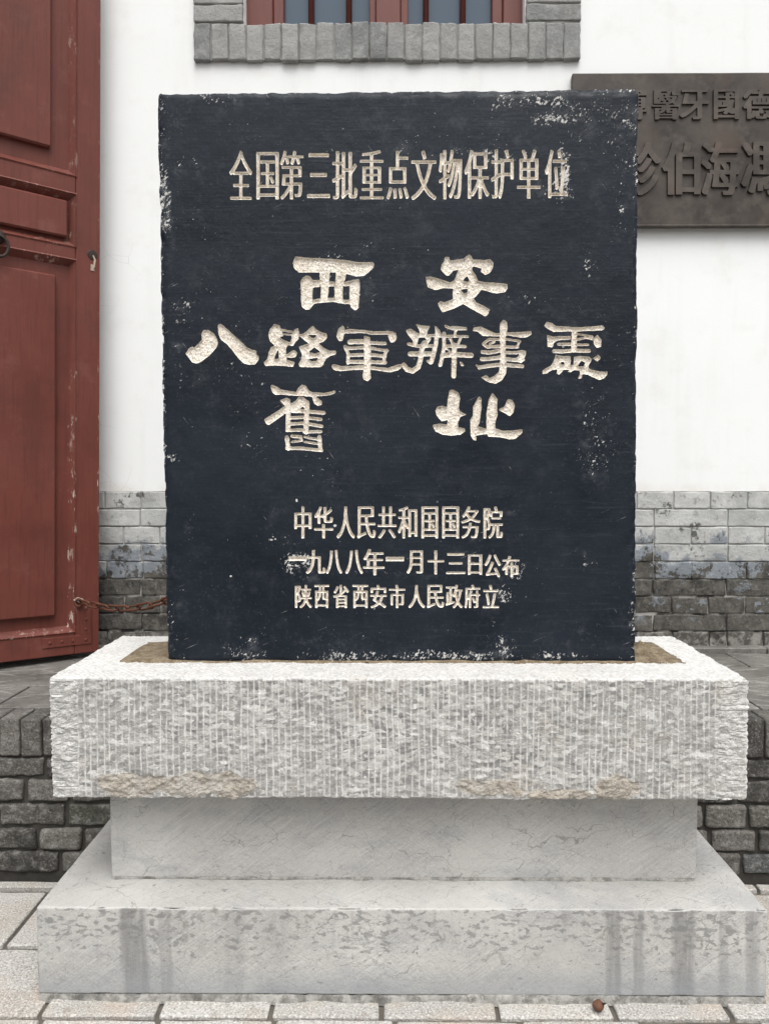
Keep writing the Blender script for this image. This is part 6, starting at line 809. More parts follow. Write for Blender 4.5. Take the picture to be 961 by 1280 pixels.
('big',[[3090,3884,-2,-3,2,-7,11,-11,6,-15,9,-12,9,-22,2,-10,-1,-15,-2,-7,-9,2,-27,16,-13,12,-14,5,-29,21,-17,-3,-18,-7,-14,-6,-2,-6,1,-7,20,-42,12,-10,8,-14,12,-11,6,-9,8,-8,5,-13,0,-10,3,-8,-2,-3,-4,-1,-27,7,-15,2,-9,-2,-6,-5,-4,-6,6,-17,14,-7,48,-14,12,0,11,-4,14,-1,11,-3,14,0,7,-2,2,-4,-3,-23,-3,-7,-4,-4,-21,-2,-14,1,-20,-2,-10,3,-33,-2,-16,-8,-7,-15,-1,-7,5,-12,15,-11,17,-2,18,2,25,0,13,-2,14,2,10,-3,1,-5,0,-5,-9,-38,-8,-19,-2,-16,-5,-12,-6,-7,-23,-14,-11,-10,-7,-1,-37,12,-6,5,-5,11,-18,21,-10,10,-5,2,-10,0,-16,-7,-5,-9,-2,-9,1,-9,3,-10,17,-25,11,-10,7,-12,10,-9,69,-20,12,0,8,4,29,23,11,5,11,10,14,9,7,9,5,22,11,29,1,11,5,13,9,47,3,6,5,2,24,-2,39,2,4,-1,2,-4,-1,-6,-5,-16,-7,-15,-3,-1,-13,4,-6,-1,-7,-6,-1,-8,11,-15,29,-21,11,-1,16,9,5,6,12,34,2,13,6,9,0,10,7,19,6,32,5,10,3,21,17,74,-1,11,1,13,0,13,6,17,2,4,4,2,24,-2,4,-3,1,-7,2,-32,-1,-13,2,-13,-2,-13,1,-26,-9,-35,-1,-14,-13,-36,1,-16,-4,-29,-5,-11,-4,-20,-8,-22,3,-22,5,-6,12,-2,8,2,12,8,3,7,10,42,4,12,2,21,6,6,14,3,32,1,24,3,8,-3,3,-3,3,-19,-2,-9,-2,-44,1,-11,-2,-34,2,-22,-4,-36,2,-15,-1,-12,5,-11,10,-9,16,-4,8,3,10,11,4,14,2,19,-1,29,2,17,0,26,3,15,-2,21,4,22,-3,38,0,12,1,4,6,3,41,-4,23,2,15,-3,9,0,58,-4,13,1,5,1,9,8,8,17,-3,13,-9,10,-16,8,-10,-2,-11,1,-9,-1,-10,2,-21,-1,-19,4,-13,-3,-10,3,-19,2,-32,0,-4,4,0,27,2,11,3,3,15,-2,12,3,61,-2,7,2,5,4,3,6,0,7,-5,9,-6,5,-9,2,-13,0,-10,2,-12,-1,-17,0,-7,3,-2,5,7,10,3,11,7,12,13,32,3,4,5,1,23,-3,16,3,19,-1,5,3,4,6,-4,12,-5,3,-30,4,-16,-2,-9,2,-42,0,-30,3,-2,2,-1,4,1,16,4,13,6,12,7,3,9,-1,10,1,13,-2,32,2,16,-1,11,2,4,2,3,7,1,5,-3,6,-7,7,-7,5,-37,4,-28,2,-18,3,-9,-1,-22,4,-8,-2,-22,4,-4,-2,-7,-7,-7,-1,-40,15,-9,6,-10,1,-6,-4,-2,-9,2,-8,5,-6,36,-18,11,-2,24,-11,18,0,9,-3,2,-3,-1,-11,-4,-18,-5,-13,-4,-3,-17,1,-29,-1,-26,-2,-4,3,-3,25,-8,7,-12,2,-10,-4,-7,-8,-4,-21,-5,-3,-4,2,-2,3,-5,26,-7,16,-8,12,-12,10,-7,11,-12,12,-5,3,-6,0,-5,-2,-2,-7,5,-50,-3,-17,-2,-5,-6,-2,-18,-3,-51,-1,-5,2,-3,4,1,16,5,18,12,24,8,10,2,11,-1,4,-8,2,-13,-1,-22,3,-11,0,-27,4,-10,-1,-27,9,-10,1,-10,2],[3260,3746,16,-1,10,1,4,-5,-2,-17,0,-13,-3,-12,1,-18,-4,-12,-2,-3,-5,0,-33,1,-12,-2,-8,2,-2,2,0,3,27,36,4,11,1,7,-5,13,0,3],[3146,3742,16,-2,10,2,11,-1,7,-9,9,-5,1,-6,-2,-5,-10,-8,-14,1,-13,-8,-8,-9,-9,-19,-4,-5,-19,-2,-18,2,-1,2,0,3,3,15,5,8,1,11,8,29,5,4],[3490,3742,6,0,12,-5,21,3,13,-1,13,2,6,-3,0,-6,-6,-11,-2,-11,-9,-16,-4,-11,-4,-6,-7,-1,-11,6,-17,4,-3,2,-8,18,-10,26,2,7],[3425,3740,9,-1,10,-4,5,-4,7,-21,11,-17,4,-15,5,-8,-2,-5,-14,-1,-33,-1,-5,1,-4,3,-2,10,1,12,-2,28,4,17],[3233,3631,24,-1,8,-1,4,-3,0,-4,-2,-16,-6,-19,-4,-1,-10,3,-33,-1,-13,2,-17,-1,-3,2,-2,5,3,15,6,16,6,2,27,0],[3442,3629,23,1,15,-4,1,-4,0,-33,-3,0,-3,1,-27,25,-9,3,-3,8],[3413,3606,5,1,13,-5,17,-15,2,-5,-1,-3,-3,-1,-8,0,-8,-2,-20,1,-3,3,0,6,3,15],[3571,3475,-2,-4,3,-11,11,-29,5,-2,12,-2,18,4,-1,7,-21,32,-20,6]]),
('big',[[4044,3933,-4,-3,-6,-10,-20,-24,-6,-12,-2,-23,3,-30,-3,-12,2,-12,0,-16,-1,-4,-2,-2,-20,1,-22,-1,-20,6,-41,20,-16,6,-22,14,-20,8,-16,6,-7,5,-10,3,-9,5,-21,-1,-22,-4,-11,1,-20,-5,-9,-8,-7,-23,1,-5,8,-3,40,-5,22,-19,15,-9,10,-11,18,-11,15,1,36,-4,14,5,45,-6,52,0,13,2,6,-3,0,-14,-10,-4,-22,0,-15,3,-12,-2,-12,1,-17,-1,-12,3,-27,-4,-9,-4,-4,-6,-15,-13,-9,-5,-10,-10,-10,-6,-8,-10,-2,-9,8,-18,17,-12,7,-7,10,-4,14,-9,17,-1,16,4,12,0,11,2,43,-2,18,3,25,-1,3,-3,-2,-3,-6,-2,-10,2,-19,-6,-9,2,-8,-6,-22,-4,-23,-6,-21,-2,-10,2,-9,-2,-26,5,-16,-1,-20,2,-5,-2,-7,-7,-3,-16,4,-7,13,-8,26,-4,10,2,11,-5,24,-2,29,4,25,6,24,3,41,9,6,0,5,-2,2,-5,-4,-22,-9,-4,-18,1,-14,-6,-23,-1,-9,1,-8,-3,-11,0,-10,-4,-12,1,-23,-6,-20,3,-15,-3,-9,2,-30,-1,-6,-5,-8,-19,3,-7,7,-8,5,-3,8,-2,31,0,11,2,13,-1,14,2,11,-1,28,5,19,0,9,3,58,6,5,-4,2,-13,-4,-15,-18,-5,-17,1,-26,-5,-11,1,-29,-3,-11,-3,-12,1,-26,-5,-11,-3,-14,-1,-13,-3,-11,-4,-21,0,-12,1,-25,10,-5,-2,-4,-6,1,-4,4,-5,15,-10,1,-10,7,-14,5,-3,13,-3,31,8,36,3,27,6,25,2,17,3,23,1,45,6,12,-4,1,-4,-1,-14,-1,-10,-3,-7,-1,-13,-21,-22,-18,-13,-8,-11,-17,-9,-17,-5,-11,-7,-7,-1,-10,2,-15,17,-13,9,-3,1,-46,-20,-6,-6,3,-5,10,-5,11,-9,13,-6,10,-9,30,-15,19,-7,33,-6,16,-5,8,0,10,2,28,14,23,13,16,13,18,28,5,12,6,8,7,15,6,9,4,41,0,16,2,5,4,4,6,2,10,-2,10,0,13,-3,11,2,11,-3,24,1,8,-2,24,-1,11,-3,11,1,31,-4,8,4,7,10,1,12,-2,6,-5,7,-7,3,-15,0,-21,4,-32,0,-40,4,-24,5,-12,-3,-10,3,-20,1,-5,4,-1,11,1,5,4,2,9,1,17,-4,11,1,14,-2,9,-3,10,1,22,-3,19,0,26,-6,14,-6,9,1,16,14,20,11,3,4,0,8,-6,12,-1,6,10,20,2,8,6,12,-2,11,0,20,-2,5,-9,4,-13,0,-12,6,-17,-1,-20,-5,-25,-4,-11,-3,-11,2,-26,-3,-48,4,-13,0,-7,-2,-5,2,-3,5,0,13,2,8,3,3,19,-2,11,2,14,-3,33,0,10,2,29,-3,20,4,4,3,2,8,-3,13,1,5,12,28,5,8,6,6,2,6,-4,9,-7,5,-33,3,-11,4,-31,1,-9,-1,-20,7,-25,2,-8,3,-19,3,-3,3,-2,6,3,12,4,3,9,2,25,-1,29,-5,12,-5,31,-2,44,-10,46,0,11,2,9,-1,24,10,9,7,20,10,7,7,3,7,-5,24,-3,3,-5,2,-23,-3,-10,-3,-10,1,-18,-2,-15,1,-11,-3,-9,0,-17,-3,-20,1,-26,-1,-18,-3,-10,3,-16,1,-28,-4,-26,1,-1,1,0,12,3,18,4,9,0,13,-9,57,-2,4,-18,15,-12,7],[4077,3707,13,1,20,-6,43,-3,11,-4,21,-1,16,-6,2,-7,-11,-26,-6,-6,-22,-1,-16,2,-13,-2,-10,2,-46,3,-3,2,-2,3,-2,20,0,24,1,3],[3911,3704,12,-1,2,-2,0,-2,-8,-8,-14,-3,-15,-10,-3,-8,4,-12,-1,-3,-14,0,-15,10,-2,5,1,5,19,16,12,9],[3972,3704,8,1,15,-4,9,1,6,-3,1,-3,0,-7,3,-17,0,-5,-2,-3,-4,-2,-11,1,-53,-6,-11,1,-15,-3,-5,1,0,3,3,5,27,10,13,9,4,7,-1,10,1,3],[4209,3561,6,0,4,-5,1,-6,-4,-8,-15,-17,-19,-9,-40,1,-16,5,-23,4,-22,0,-5,3,-4,17,2,11,7,3,13,-2,23,-2,55,1,17,-3]]),
('big',[[4523,3910,-4,-2,-16,-23,-10,-18,1,-5,17,-14,13,-7,10,-9,25,-15,19,-7,9,-8,8,-3,11,0,19,2,68,0,11,3,14,0,9,-1,29,3,10,-2,17,2,8,-4,4,-6,0,-20,-2,-19,2,-19,-4,-11,3,-28,-2,-12,-3,-4,-7,-2,-17,2,-19,-3,-13,2,-18,-1,-13,2,-16,-4,-11,3,-14,0,-14,-3,-8,-4,-3,-3,-1,-11,2,-6,11,-6,9,1,11,-2,14,2,14,-3,11,3,20,-4,21,4,10,-3,28,1,4,-3,2,-4,0,-15,-3,-7,-12,-6,-21,-1,-12,-2,-30,0,-8,-3,-20,1,-14,-1,-28,3,-44,1,-11,-8,-5,-11,1,-10,9,-10,12,-3,20,-2,20,1,21,-3,11,1,17,-1,12,2,41,3,11,2,24,-1,15,4,24,-1,11,2,54,-3,19,2,17,-4,25,2,15,-2,28,0,12,8,3,5,-2,15,-5,8,-6,4,-11,3,-11,-2,-29,3,-11,-3,-10,2,-30,0,-16,2,-15,0,-6,2,-3,5,1,13,6,8,6,3,14,-1,9,1,17,-4,21,5,37,-3,15,2,5,3,4,7,1,5,-4,6,-7,3,-27,1,-23,0,-12,-2,-26,2,-28,0,-6,1,-2,3,-1,20,5,7,47,9,19,6,12,2,7,3,27,-1,11,-4,10,-1,16,-6,11,-1,17,-5,2,-3,2,-18,0,-12,15,-26,12,-13,6,-5,14,-1,10,5,15,2,6,3,5,6,-1,11,2,60,-3,6,-10,8,-4,8,-17,19,-6,10,-7,1,-31,-28,-14,-4,-3,1,0,3,6,5,1,5,-3,7,-5,4,-16,2,-13,4,-13,0,-11,5,-11,-1,-18,2,-10,3,-10,0,-7,3,-9,0,-10,3,-39,5,-3,3,-2,10,2,5,4,2,16,-1,55,4,19,-1,14,3,16,0,9,2,13,-2,12,2,13,-2,15,1,10,3,11,-1,22,3,38,-1,12,4,12,8,10,14,-2,4,-4,6,-17,15,-13,3,-38,-3,-15,-4,-14,0,-24,-3,-10,0,-11,-4,-32,1,-15,-2,-19,1,-8,-2,-37,-4,-14,1,-9,-1,-9,2,-21,-3,-16,3,-11,-1,-23,1,-11,3,-13,0,-13,3,-17,0,-12,2,-13,-1,-38,4,-17,-3,-16,4,-16,0,-14,5,-16,13,-26,16,-16,5,-14,2],[4530,3766,-4,-6,1,-9,-2,-8,5,-46,0,-42,2,-9,3,-6,3,-2,27,-4,11,-3,8,1,6,6,5,14,2,14,7,15,10,6,7,9,18,8,7,3,13,-1,17,4,26,2,11,-1,18,2,14,0,14,3,12,-1,10,3,3,9,0,4,-3,7,0,11,-3,4,-4,2,-22,-2,-14,1,-10,-2,-23,2,-13,-2,-9,1,-8,-1,-10,2,-9,0,-36,-6,-10,3,-11,-3,-14,2,-35,13],[4857,3763,12,1,13,-5,21,0,7,-4,12,0,14,-5,-2,-3,-10,-3,-66,-14,-4,3,-2,8,1,18],[4626,3550,-5,-3,-4,-6,-7,-30,-11,-34,-8,-8,-8,-18,-8,-10,-16,-16,-28,-14,-10,-7,-11,-3,-10,-9,-20,-12,-2,-5,1,-13,1,-18,3,-3,7,0,14,4,13,1,13,4,12,6,9,11,13,4,21,13,12,0,31,6,9,-1,4,-6,-5,-26,1,-10,10,-5,8,-8,4,-1,8,3,23,23,7,9,8,14,4,3,22,3,30,-2,10,1,1,-2,-1,-2,-13,-10,-1,-5,6,-5,21,-3,11,2,14,11,17,9,15,0,36,-2,6,-2,5,-6,5,-19,-1,-10,-4,-16,-8,-9,-2,-12,-6,-10,0,-4,3,-2,9,-1,22,6,4,4,6,20,0,13,2,6,6,1,18,-2,6,1,11,-4,18,1,17,-12,13,-4,18,-12,40,-13,12,-7,29,-12,11,5,9,1,6,3,10,2,7,4,19,15,8,11,14,13,1,34,-3,5,-5,0,-11,-4,-33,0,-11,3,-18,-1,-24,8,-28,2,-8,4,-23,7,-25,5,-8,5,-6,10,-1,7,-2,8,0,9,7,17,18,29,2,15,-1,5,-12,23,-5,4,-14,5,-23,2,-10,-1,-11,3,-51,4,-34,-7,-24,-2,-3,-3,-2,-4,0,-24,-2,-15,-1,-26,0,-9,-4,-5,-13,-4,-14,3,-3,3,2,25,4,20,-6,21,1,13,-6,11,-33,4,-14,-3,-29,1,-45,8,-15,-1,-12,6],[5084,3548,-7,-3,-7,-8,-15,-9,-18,-14,-2,-3,8,-10,21,-13,9,-9,4,-1,6,1,6,5,7,8,14,12,3,8,-2,9,-19,26,-4,2],[4904,3482,4,0,12,-3,10,-7,9,-2,5,-8,0,-6,-6,-9,-3,-14,-6,-6,-7,-3,-18,0,-16,-4,-6,1,-14,10,-1,6,14,16,4,8,6,4,4,8],[4697,3473,9,0,6,-4,8,-16,0,-3,-3,-3,-6,-3,-10,2,-12,-2,-6,4,-7,13,-1,5,7,4]]),
('big',[[1833,3226,-17,-12,-25,-25,-22,-40,-5,-3,-8,-1,-14,5,-21,2,-7,3,-22,2,-34,7,-26,2,-10,4,-21,3,-16,10,-17,15,-29,12,-13,8,-8,1,-8,5,-4,1,-16,-8,-4,-15,19,-63,30,-22,10,-4,17,3,13,-2,19,5,40,-3,52,-8,26,1,67,-5,11,1,57,1,21,-7,13,-3,39,1,17,-2,5,-4,7,-13,1,-19,6,-10,3,-12,9,-21,35,-21,15,2,9,4,9,1,12,7,2,6,1,27,-2,5,-9,8,-16,8,-10,11,-16,8,-11,10,1,3,18,5,17,0,12,1,16,-2,14,5,23,1,57,7,31,11,21,12,6,8,0,6,-5,8,-5,2,-5,1,-8,-1,-23,-10,-13,0,-18,-5,-19,-1,-13,-4,-21,-4,-24,1,-30,4,-19,0,-11,2,-17,-1,-26,2,-33,15,-8,8,-5,9,-8,10,-8,16,-12,13,-31,12],[1798,3097,-3,-3,-29,-40,-15,-11,-14,-6,-6,-7,-10,-4,-10,-7,-4,1,-3,5,-1,18,-7,26,-24,10,-17,4,-49,-22,-11,-3,-5,-7,3,-7,4,-5,9,-5,13,-19,18,-15,2,-5,-1,-3,-8,-10,-15,-6,-5,-6,-10,-4,-18,-16,-14,-6,-41,-28,-33,-18,-22,-17,-16,-7,-12,-9,-18,-9,-10,-11,-3,-9,8,-13,9,-21,14,-15,20,-2,8,1,9,9,20,10,21,18,8,3,7,7,21,13,29,23,33,21,18,16,11,4,3,-4,1,-15,-3,-33,0,-43,-2,-19,2,-23,-3,-11,2,-13,-3,-26,2,-11,5,-5,8,-2,33,3,16,-5,9,3,31,5,35,-1,9,-2,15,3,11,-1,10,3,4,-3,5,-12,6,-6,19,-10,13,-3,10,2,8,7,7,2,13,0,9,2,36,-1,17,2,51,-1,21,4,6,7,1,9,-8,11,-5,4,-24,-1,-15,3,-19,-3,-55,0,-15,-3,-8,1,-4,3,-1,5,1,9,-1,12,4,17,3,3,26,-1,10,-4,18,-3,14,-4,68,-11,9,1,5,3,6,8,1,7,-1,7,-4,6,-29,10,-17,2,-11,-1,-8,4,-52,8,-10,3,-18,2,-6,3,-3,5,-2,8,1,12,4,3,33,-2,18,-3,21,0,11,-4,49,-5,8,4,5,8,2,4,-2,13,-5,4,-56,9,-12,0,-26,5,-22,-1,-12,3,-12,1,-3,5,2,11,-1,10,5,6,9,1,17,-3,37,0,22,-5,15,0,17,-4,13,2,16,-3,17,1,7,3,9,10,0,6,-5,12,-7,7,-6,2,-27,0,-17,3,-18,-1,-12,3,-10,0,-19,3,-28,0,-27,6,-2,2,-1,7,1,53,-4,24,-5,10,-25,12,-33,32,-12,4,-12,-1,-12,2],[1833,2982,9,0,12,-7,2,-8,-2,-10,-4,-1,-21,2,-15,4,-1,2,2,4],[1708,2925,3,0,8,-8,4,-1,46,-2,37,2,15,-2,27,-1,5,-4,2,-12,-2,-8,-4,-3,-10,1,-10,-3,-7,1,-17,-3,-12,1,-61,-3,-20,-2,-6,3,-2,9,3,17,-1,12],[1833,2851,12,1,3,-2,3,-3,1,-19,-5,-6,-7,-2,-40,-2,-16,-3,-17,0,-11,2,-13,-2,-26,-1,-11,4,-4,13,2,10,5,3,12,0,15,2,14,-1,43,2,11,2,18,-1],[1828,2784,12,-2,7,-6,0,-17,2,-13,-1,-4,-3,-1,-14,6,-25,-2,-12,3,-12,-1,-11,-3,-9,1,-9,-2,-37,-2,-11,3,-5,6,3,22,3,4,18,2,15,-1,20,4,43,0,11,3,8,-2],[1719,2680,-12,-5,-6,-7,0,-12,8,-10,36,-8,11,2,11,-4,17,1,23,-3,6,-3,1,-5,-2,-3,-17,-2,-12,-6,-10,-1,-9,3,-10,-5,-10,1,-27,-5,-6,-4,-3,-6,0,-7,2,-5,22,-2,18,5,38,3,11,4,14,0,10,2,8,0,9,5,1,9,-7,24,2,18,-9,12,-6,2,-10,0,-15,4,-62,4],[2015,2673,-6,-3,-5,-5,-7,-14,1,-10,-3,-3,-11,3,-30,4,-21,6,-35,4,-10,4,-12,1,-14,4,-6,-1,-3,-2,-5,-11,2,-6,7,-5,20,-3,36,-11,36,-6,9,-3,20,-1,10,-4,13,-3,3,-5,-1,-9,-3,-5,-6,-2,-20,4,-9,5,-30,3,-18,3,-13,0,-17,4,-29,1,-7,-4,-3,-7,2,-8,6,-4,10,0,101,-18,18,0,19,-4,4,-5,-1,-8,3,-10,-2,-9,-4,-3,-18,-1,-13,3,-11,-1,-12,3,-20,0,-7,2,-11,0,-22,4,-17,0,-25,6,-14,-1,-52,3,-16,-3,-11,2,-18,-2,-32,4,-4,4,-3,9,-8,48,2,10,-3,11,0,10,-7,20,-4,4,-9,6,-7,1,-8,-2,-11,-9,-4,-14,-1,-19,6,-28,3,-26,3,-14,-2,-8,0,-9,-5,-11,2,-10,5,-6,26,-15,24,9,12,0,8,-2,12,3,28,0,34,-3,18,2,12,-4,27,2,17,-4,27,-1,13,-3,13,1,18,-4,13,0,34,-6,10,1,18,-3,10,1,15,-4,16,3,6,4,1,8,-1,12,-6,9,0,12,-3,11,0,14,2,10,-4,21,-1,38,-3,22,-4,16,-4,6,-9,4]]),
('big',[[3492,3171,-26,-4,-5,-3,-4,-6,-4,-19,0,-12,-16,-71,0,-29,-4,-17,-2,-29,-6,-1,-35,12,-12,3,-13,-5,-12,1,-20,-3,-5,-4,-10,-14,-3,-9,-12,-21,1,-5,4,-9,2,-16,6,-21,27,-35,17,-16,8,-11,6,-3,6,0,50,12,7,-2,2,-7,-6,-33,-5,-5,-7,-2,-52,8,-34,2,-19,-7,-16,-1,-20,-5,-4,-3,-2,-6,2,-10,7,-9,4,-10,16,-31,5,-6,11,-3,8,-5,11,-2,11,-8,26,-10,12,-7,15,1,11,-3,18,0,13,-2,11,-4,11,1,12,-4,17,4,34,2,14,5,28,-1,14,4,5,2,7,8,8,4,24,19,2,6,0,5,-3,19,-5,5,-6,3,-19,1,-13,5,-22,1,-6,3,-4,45,3,17,11,20,5,14,9,17,33,14,21,6,5,5,-6,6,-47,23,-15,13,-12,37,4,17,6,55,3,12,2,16,-5,23,-5,10,-4,15,-9,15,-8,7,-29,17,-17,9],[3928,3131,-14,-21,-2,-11,-11,-17,-11,-25,-4,-30,-11,-56,-1,-20,-6,-23,-3,-31,4,-29,-4,-49,2,-24,-1,-12,2,-18,-1,-10,2,-9,-2,-3,-5,-1,-13,2,-31,10,-11,6,-28,5,-4,2,-2,5,20,47,3,31,3,10,3,25,5,53,5,20,0,8,2,13,-5,45,2,36,-5,21,-3,3,-12,2,-14,0,-5,-2,-9,-18,-3,-11,-9,-16,-7,-8,-7,-17,-15,-24,-4,-12,1,-33,-3,-33,2,-11,-3,-18,-24,-40,-5,-13,4,-28,-1,-25,2,-11,-2,-19,3,-17,0,-41,4,-26,18,-32,11,-11,10,-7,17,-3,3,2,1,10,-1,21,-3,12,1,7,3,3,31,6,79,11,6,-1,4,-3,13,-23,10,-3,14,1,23,-2,8,-2,10,1,63,-3,22,-6,12,-1,47,-10,18,-7,49,4,20,3,18,12,7,8,13,9,10,13,12,7,13,12,7,21,1,14,-2,5,-8,1,-24,-1,-19,-4,-26,-1,-19,-5,-15,1,-20,-3,-22,2,-52,-5,-43,12,-20,9,-23,7,-5,4,-1,5,1,11,-4,21,0,15,4,17,3,8,1,15,9,26,8,30,-1,13,1,12,-5,23,0,14,-2,16,2,56,4,18,0,17,-2,5,-14,14,-36,45,-4,3],[4104,3067,-3,-2,-10,-15,-18,-46,-17,-27,-40,-16,-12,-7,-1,-3,4,-6,9,-6,43,-23,21,-10,18,-13,22,-11,5,-1,5,2,11,11,22,26,14,69,-1,15,-21,42,-4,6,-21,10]]),
('bronze_small',[[1088,2636,-6,-3,-2,-7,1,-131,-2,-3,-5,-2,-49,-1,-5,-4,-1,-7,1,-19,4,-7,51,-1,6,-3,2,-5,4,-281,0,-25,2,-7,7,-3,54,-1,9,1,4,3,2,8,-2,113,3,6,9,2,54,1,11,-3,-1,-4,-18,-16,-1,-5,2,-4,32,-31,27,-33,6,-3,21,0,7,-3,4,-6,7,-20,5,-5,74,-1,28,3,13,6,10,11,4,16,-1,85,1,8,4,3,5,1,61,0,4,2,3,5,-1,19,-4,6,-8,2,-57,1,-5,2,-3,6,0,13,4,5,36,2,5,1,2,5,0,89,-2,83,-3,7,-7,2,-102,1,-4,2,-2,4,-1,18,4,6,7,1,128,1,4,2,2,4,0,16,-1,7,-7,3,-17,1,-5,1,-2,4,3,10,-3,6,-44,26,-19,9,-19,2,-29,-2,-14,4,-58,0,-4,-3,-1,-4,-1,-44,-1,-5,-3,-3,-126,-1,-7,-3,-2,-6,1,-18,3,-4,4,-2,127,-1,5,-4,1,-6,-1,-14,-2,-5,-9,-2,-92,0,-6,-4,-3,-12,-3,-4,-27,0,-6,3,-2,7,-2,120,-1,11,-4,4,-6,1],[1387,2599,7,0,15,-9,10,-7,4,-5,-2,-2,-7,-1,-20,0,-6,1,-2,3,-2,6,1,10],[1279,2480,23,1,7,-4,2,-5,1,-14,-4,-8,-6,-2,-18,0,-8,3,-3,6,0,16,2,5],[1392,2480,24,1,10,-3,3,-4,1,-5,0,-13,-2,-6,-8,-3,-24,1,-6,2,-3,5,0,16,1,6],[1167,2450,25,0,5,-1,2,-5,2,-110,1,-6,3,-4,7,-2,58,0,5,6,0,23,3,6,7,2,20,0,7,-5,2,-24,4,-5,53,-1,7,-2,3,-8,-1,-17,-5,-3,-7,0,-191,0,-11,2,-3,4,-1,6,-1,133,1,7],[1280,2419,23,1,7,-3,2,-5,0,-14,0,-5,-3,-4,-6,-2,-17,0,-5,0,-5,3,-2,6,0,16,2,5],[1393,2419,27,1,8,-3,3,-8,0,-14,-2,-5,-4,-3,-6,0,-22,-1,-6,2,-3,6,-1,17,2,5],[1396,2358,31,0,4,-6,-1,-11,-3,-3,-6,-1,-28,1,-4,5,0,8,2,5],[1288,2258,82,1,6,-1,4,-2,2,-10,1,-70,0,-7,-3,-5,-10,-3,-29,0,-7,2,-1,2,1,3,13,13,0,7,-18,22,-43,42,-3,4]]),
('bronze_small',[[1888,2637,-12,-2,-26,0,-185,1,-7,-2,-3,-3,-1,-26,3,-191,2,-14,4,-3,8,0,182,-1,9,-4,6,-12,-2,-3,-9,-2,-217,1,-7,-1,-4,-3,-1,-5,0,-14,2,-5,5,-2,151,-1,7,-2,3,-5,0,-13,-6,-6,-101,0,-6,-1,-4,-4,-1,-26,3,-150,1,-8,4,-4,61,-1,5,4,2,12,3,4,5,2,14,0,202,-1,8,-3,4,-14,6,-4,55,-1,5,1,4,4,1,36,-3,138,-1,10,-4,4,-7,1,-94,0,-7,4,-2,9,2,10,8,3,134,0,10,1,4,3,1,16,-3,8,-6,2,-25,1,-5,3,10,23,0,5,-1,4,-45,29,-5,6,2,5,15,21,12,19,9,19,1,9,-7,7,-14,5,-109,-2,-10,2,-2,3,22,28,7,17,5,22,5,5,7,-1,3,-4,2,-27,4,-20,6,-8,9,-4,11,-2,81,1,4,2,2,5,-2,18,-2,3,-4,3,-33,0,-6,3,-2,6,-1,48,-2,5,-4,3],[1786,2607,89,0,6,-3,1,-7,-4,-14,-6,-4,-84,2,-6,1,-2,4,1,18],[1824,2554,12,1,7,-3,13,-20,1,-4,-1,-3,-5,-2,-17,0,-12,2,-3,6,0,15,1,6],[1923,2500,50,1,6,-2,1,-5,-10,-15,-8,-4,-42,19,-31,3,4,2],[1729,2498,15,0,3,-2,1,-4,-8,-15,-7,-7,-4,-1,-3,1,-1,3,-1,15,1,7],[1832,2498,35,0,11,-2,1,-3,-9,-18,0,-5,5,-4,40,-23,3,-4,-1,-4,-11,-7,-11,-5,-24,1,-9,2,-1,2,12,16,0,7,-9,10,-34,28,-2,6],[1792,2451,6,-1,10,-7,14,-14,-1,-3,-10,-2,-34,0,-14,2,0,3,2,2],[1971,2407,6,1,7,-4,30,-20,3,-5,0,-2,-11,-2,-78,0,-11,1,-4,2,5,5,22,9],[1758,2292,27,0,4,-2,1,-4,-3,-6,-9,-7,-15,-7,-7,-1,-4,5,-1,12,2,7],[1950,2291,25,0,7,-1,3,-9,-1,-15,-5,-3,-7,0,-15,0,-7,3,-4,6,-1,9,1,7],[1866,2290,5,1,4,-4,5,-30,3,-8,8,-6,18,-4,71,0,3,-2,3,-4,-1,-10,-5,-3,-7,-1,-185,1,-30,2,-1,3,1,2,16,2,29,8,30,13,18,15],[1759,2195,217,0,9,-3,2,-11,-3,-6,-7,-3,-214,1,-7,2,-3,6,1,9]]),
('bronze_small',[[2151,2639,-4,-1,-2,-4,0,-27,2,-7,6,-3,250,0,12,-2,3,-4,1,-7,2,-139,-2,-7,-8,-2,-148,0,-11,2,-3,3,0,7,21,97,1,16,-6,5,-33,4,-28,0,-7,-2,-4,-8,-19,-95,-16,-61,2,-8,12,-3,186,0,9,-1,2,-4,-6,-10,-29,-31,-53,-47,-57,-42,-53,-31,-51,-24,-4,-5,2,-7,18,-24,7,-5,34,-1,19,7,45,24,60,39,64,50,48,48,7,3,3,-3,1,-6,2,-135,-1,-9,-5,-6,-7,-2,-68,0,-4,-3,0,-7,10,-28,4,-4,4,-1,71,-1,22,1,21,4,16,6,8,7,5,9,5,23,-3,166,0,45,4,3,6,1,101,0,6,4,2,6,-1,25,-2,4,-4,3,-103,2,-9,3,-2,9,-2,142,3,4,7,2,79,1,3,2,2,5,-1,24,-2,7,-7,3,-33,1]]),
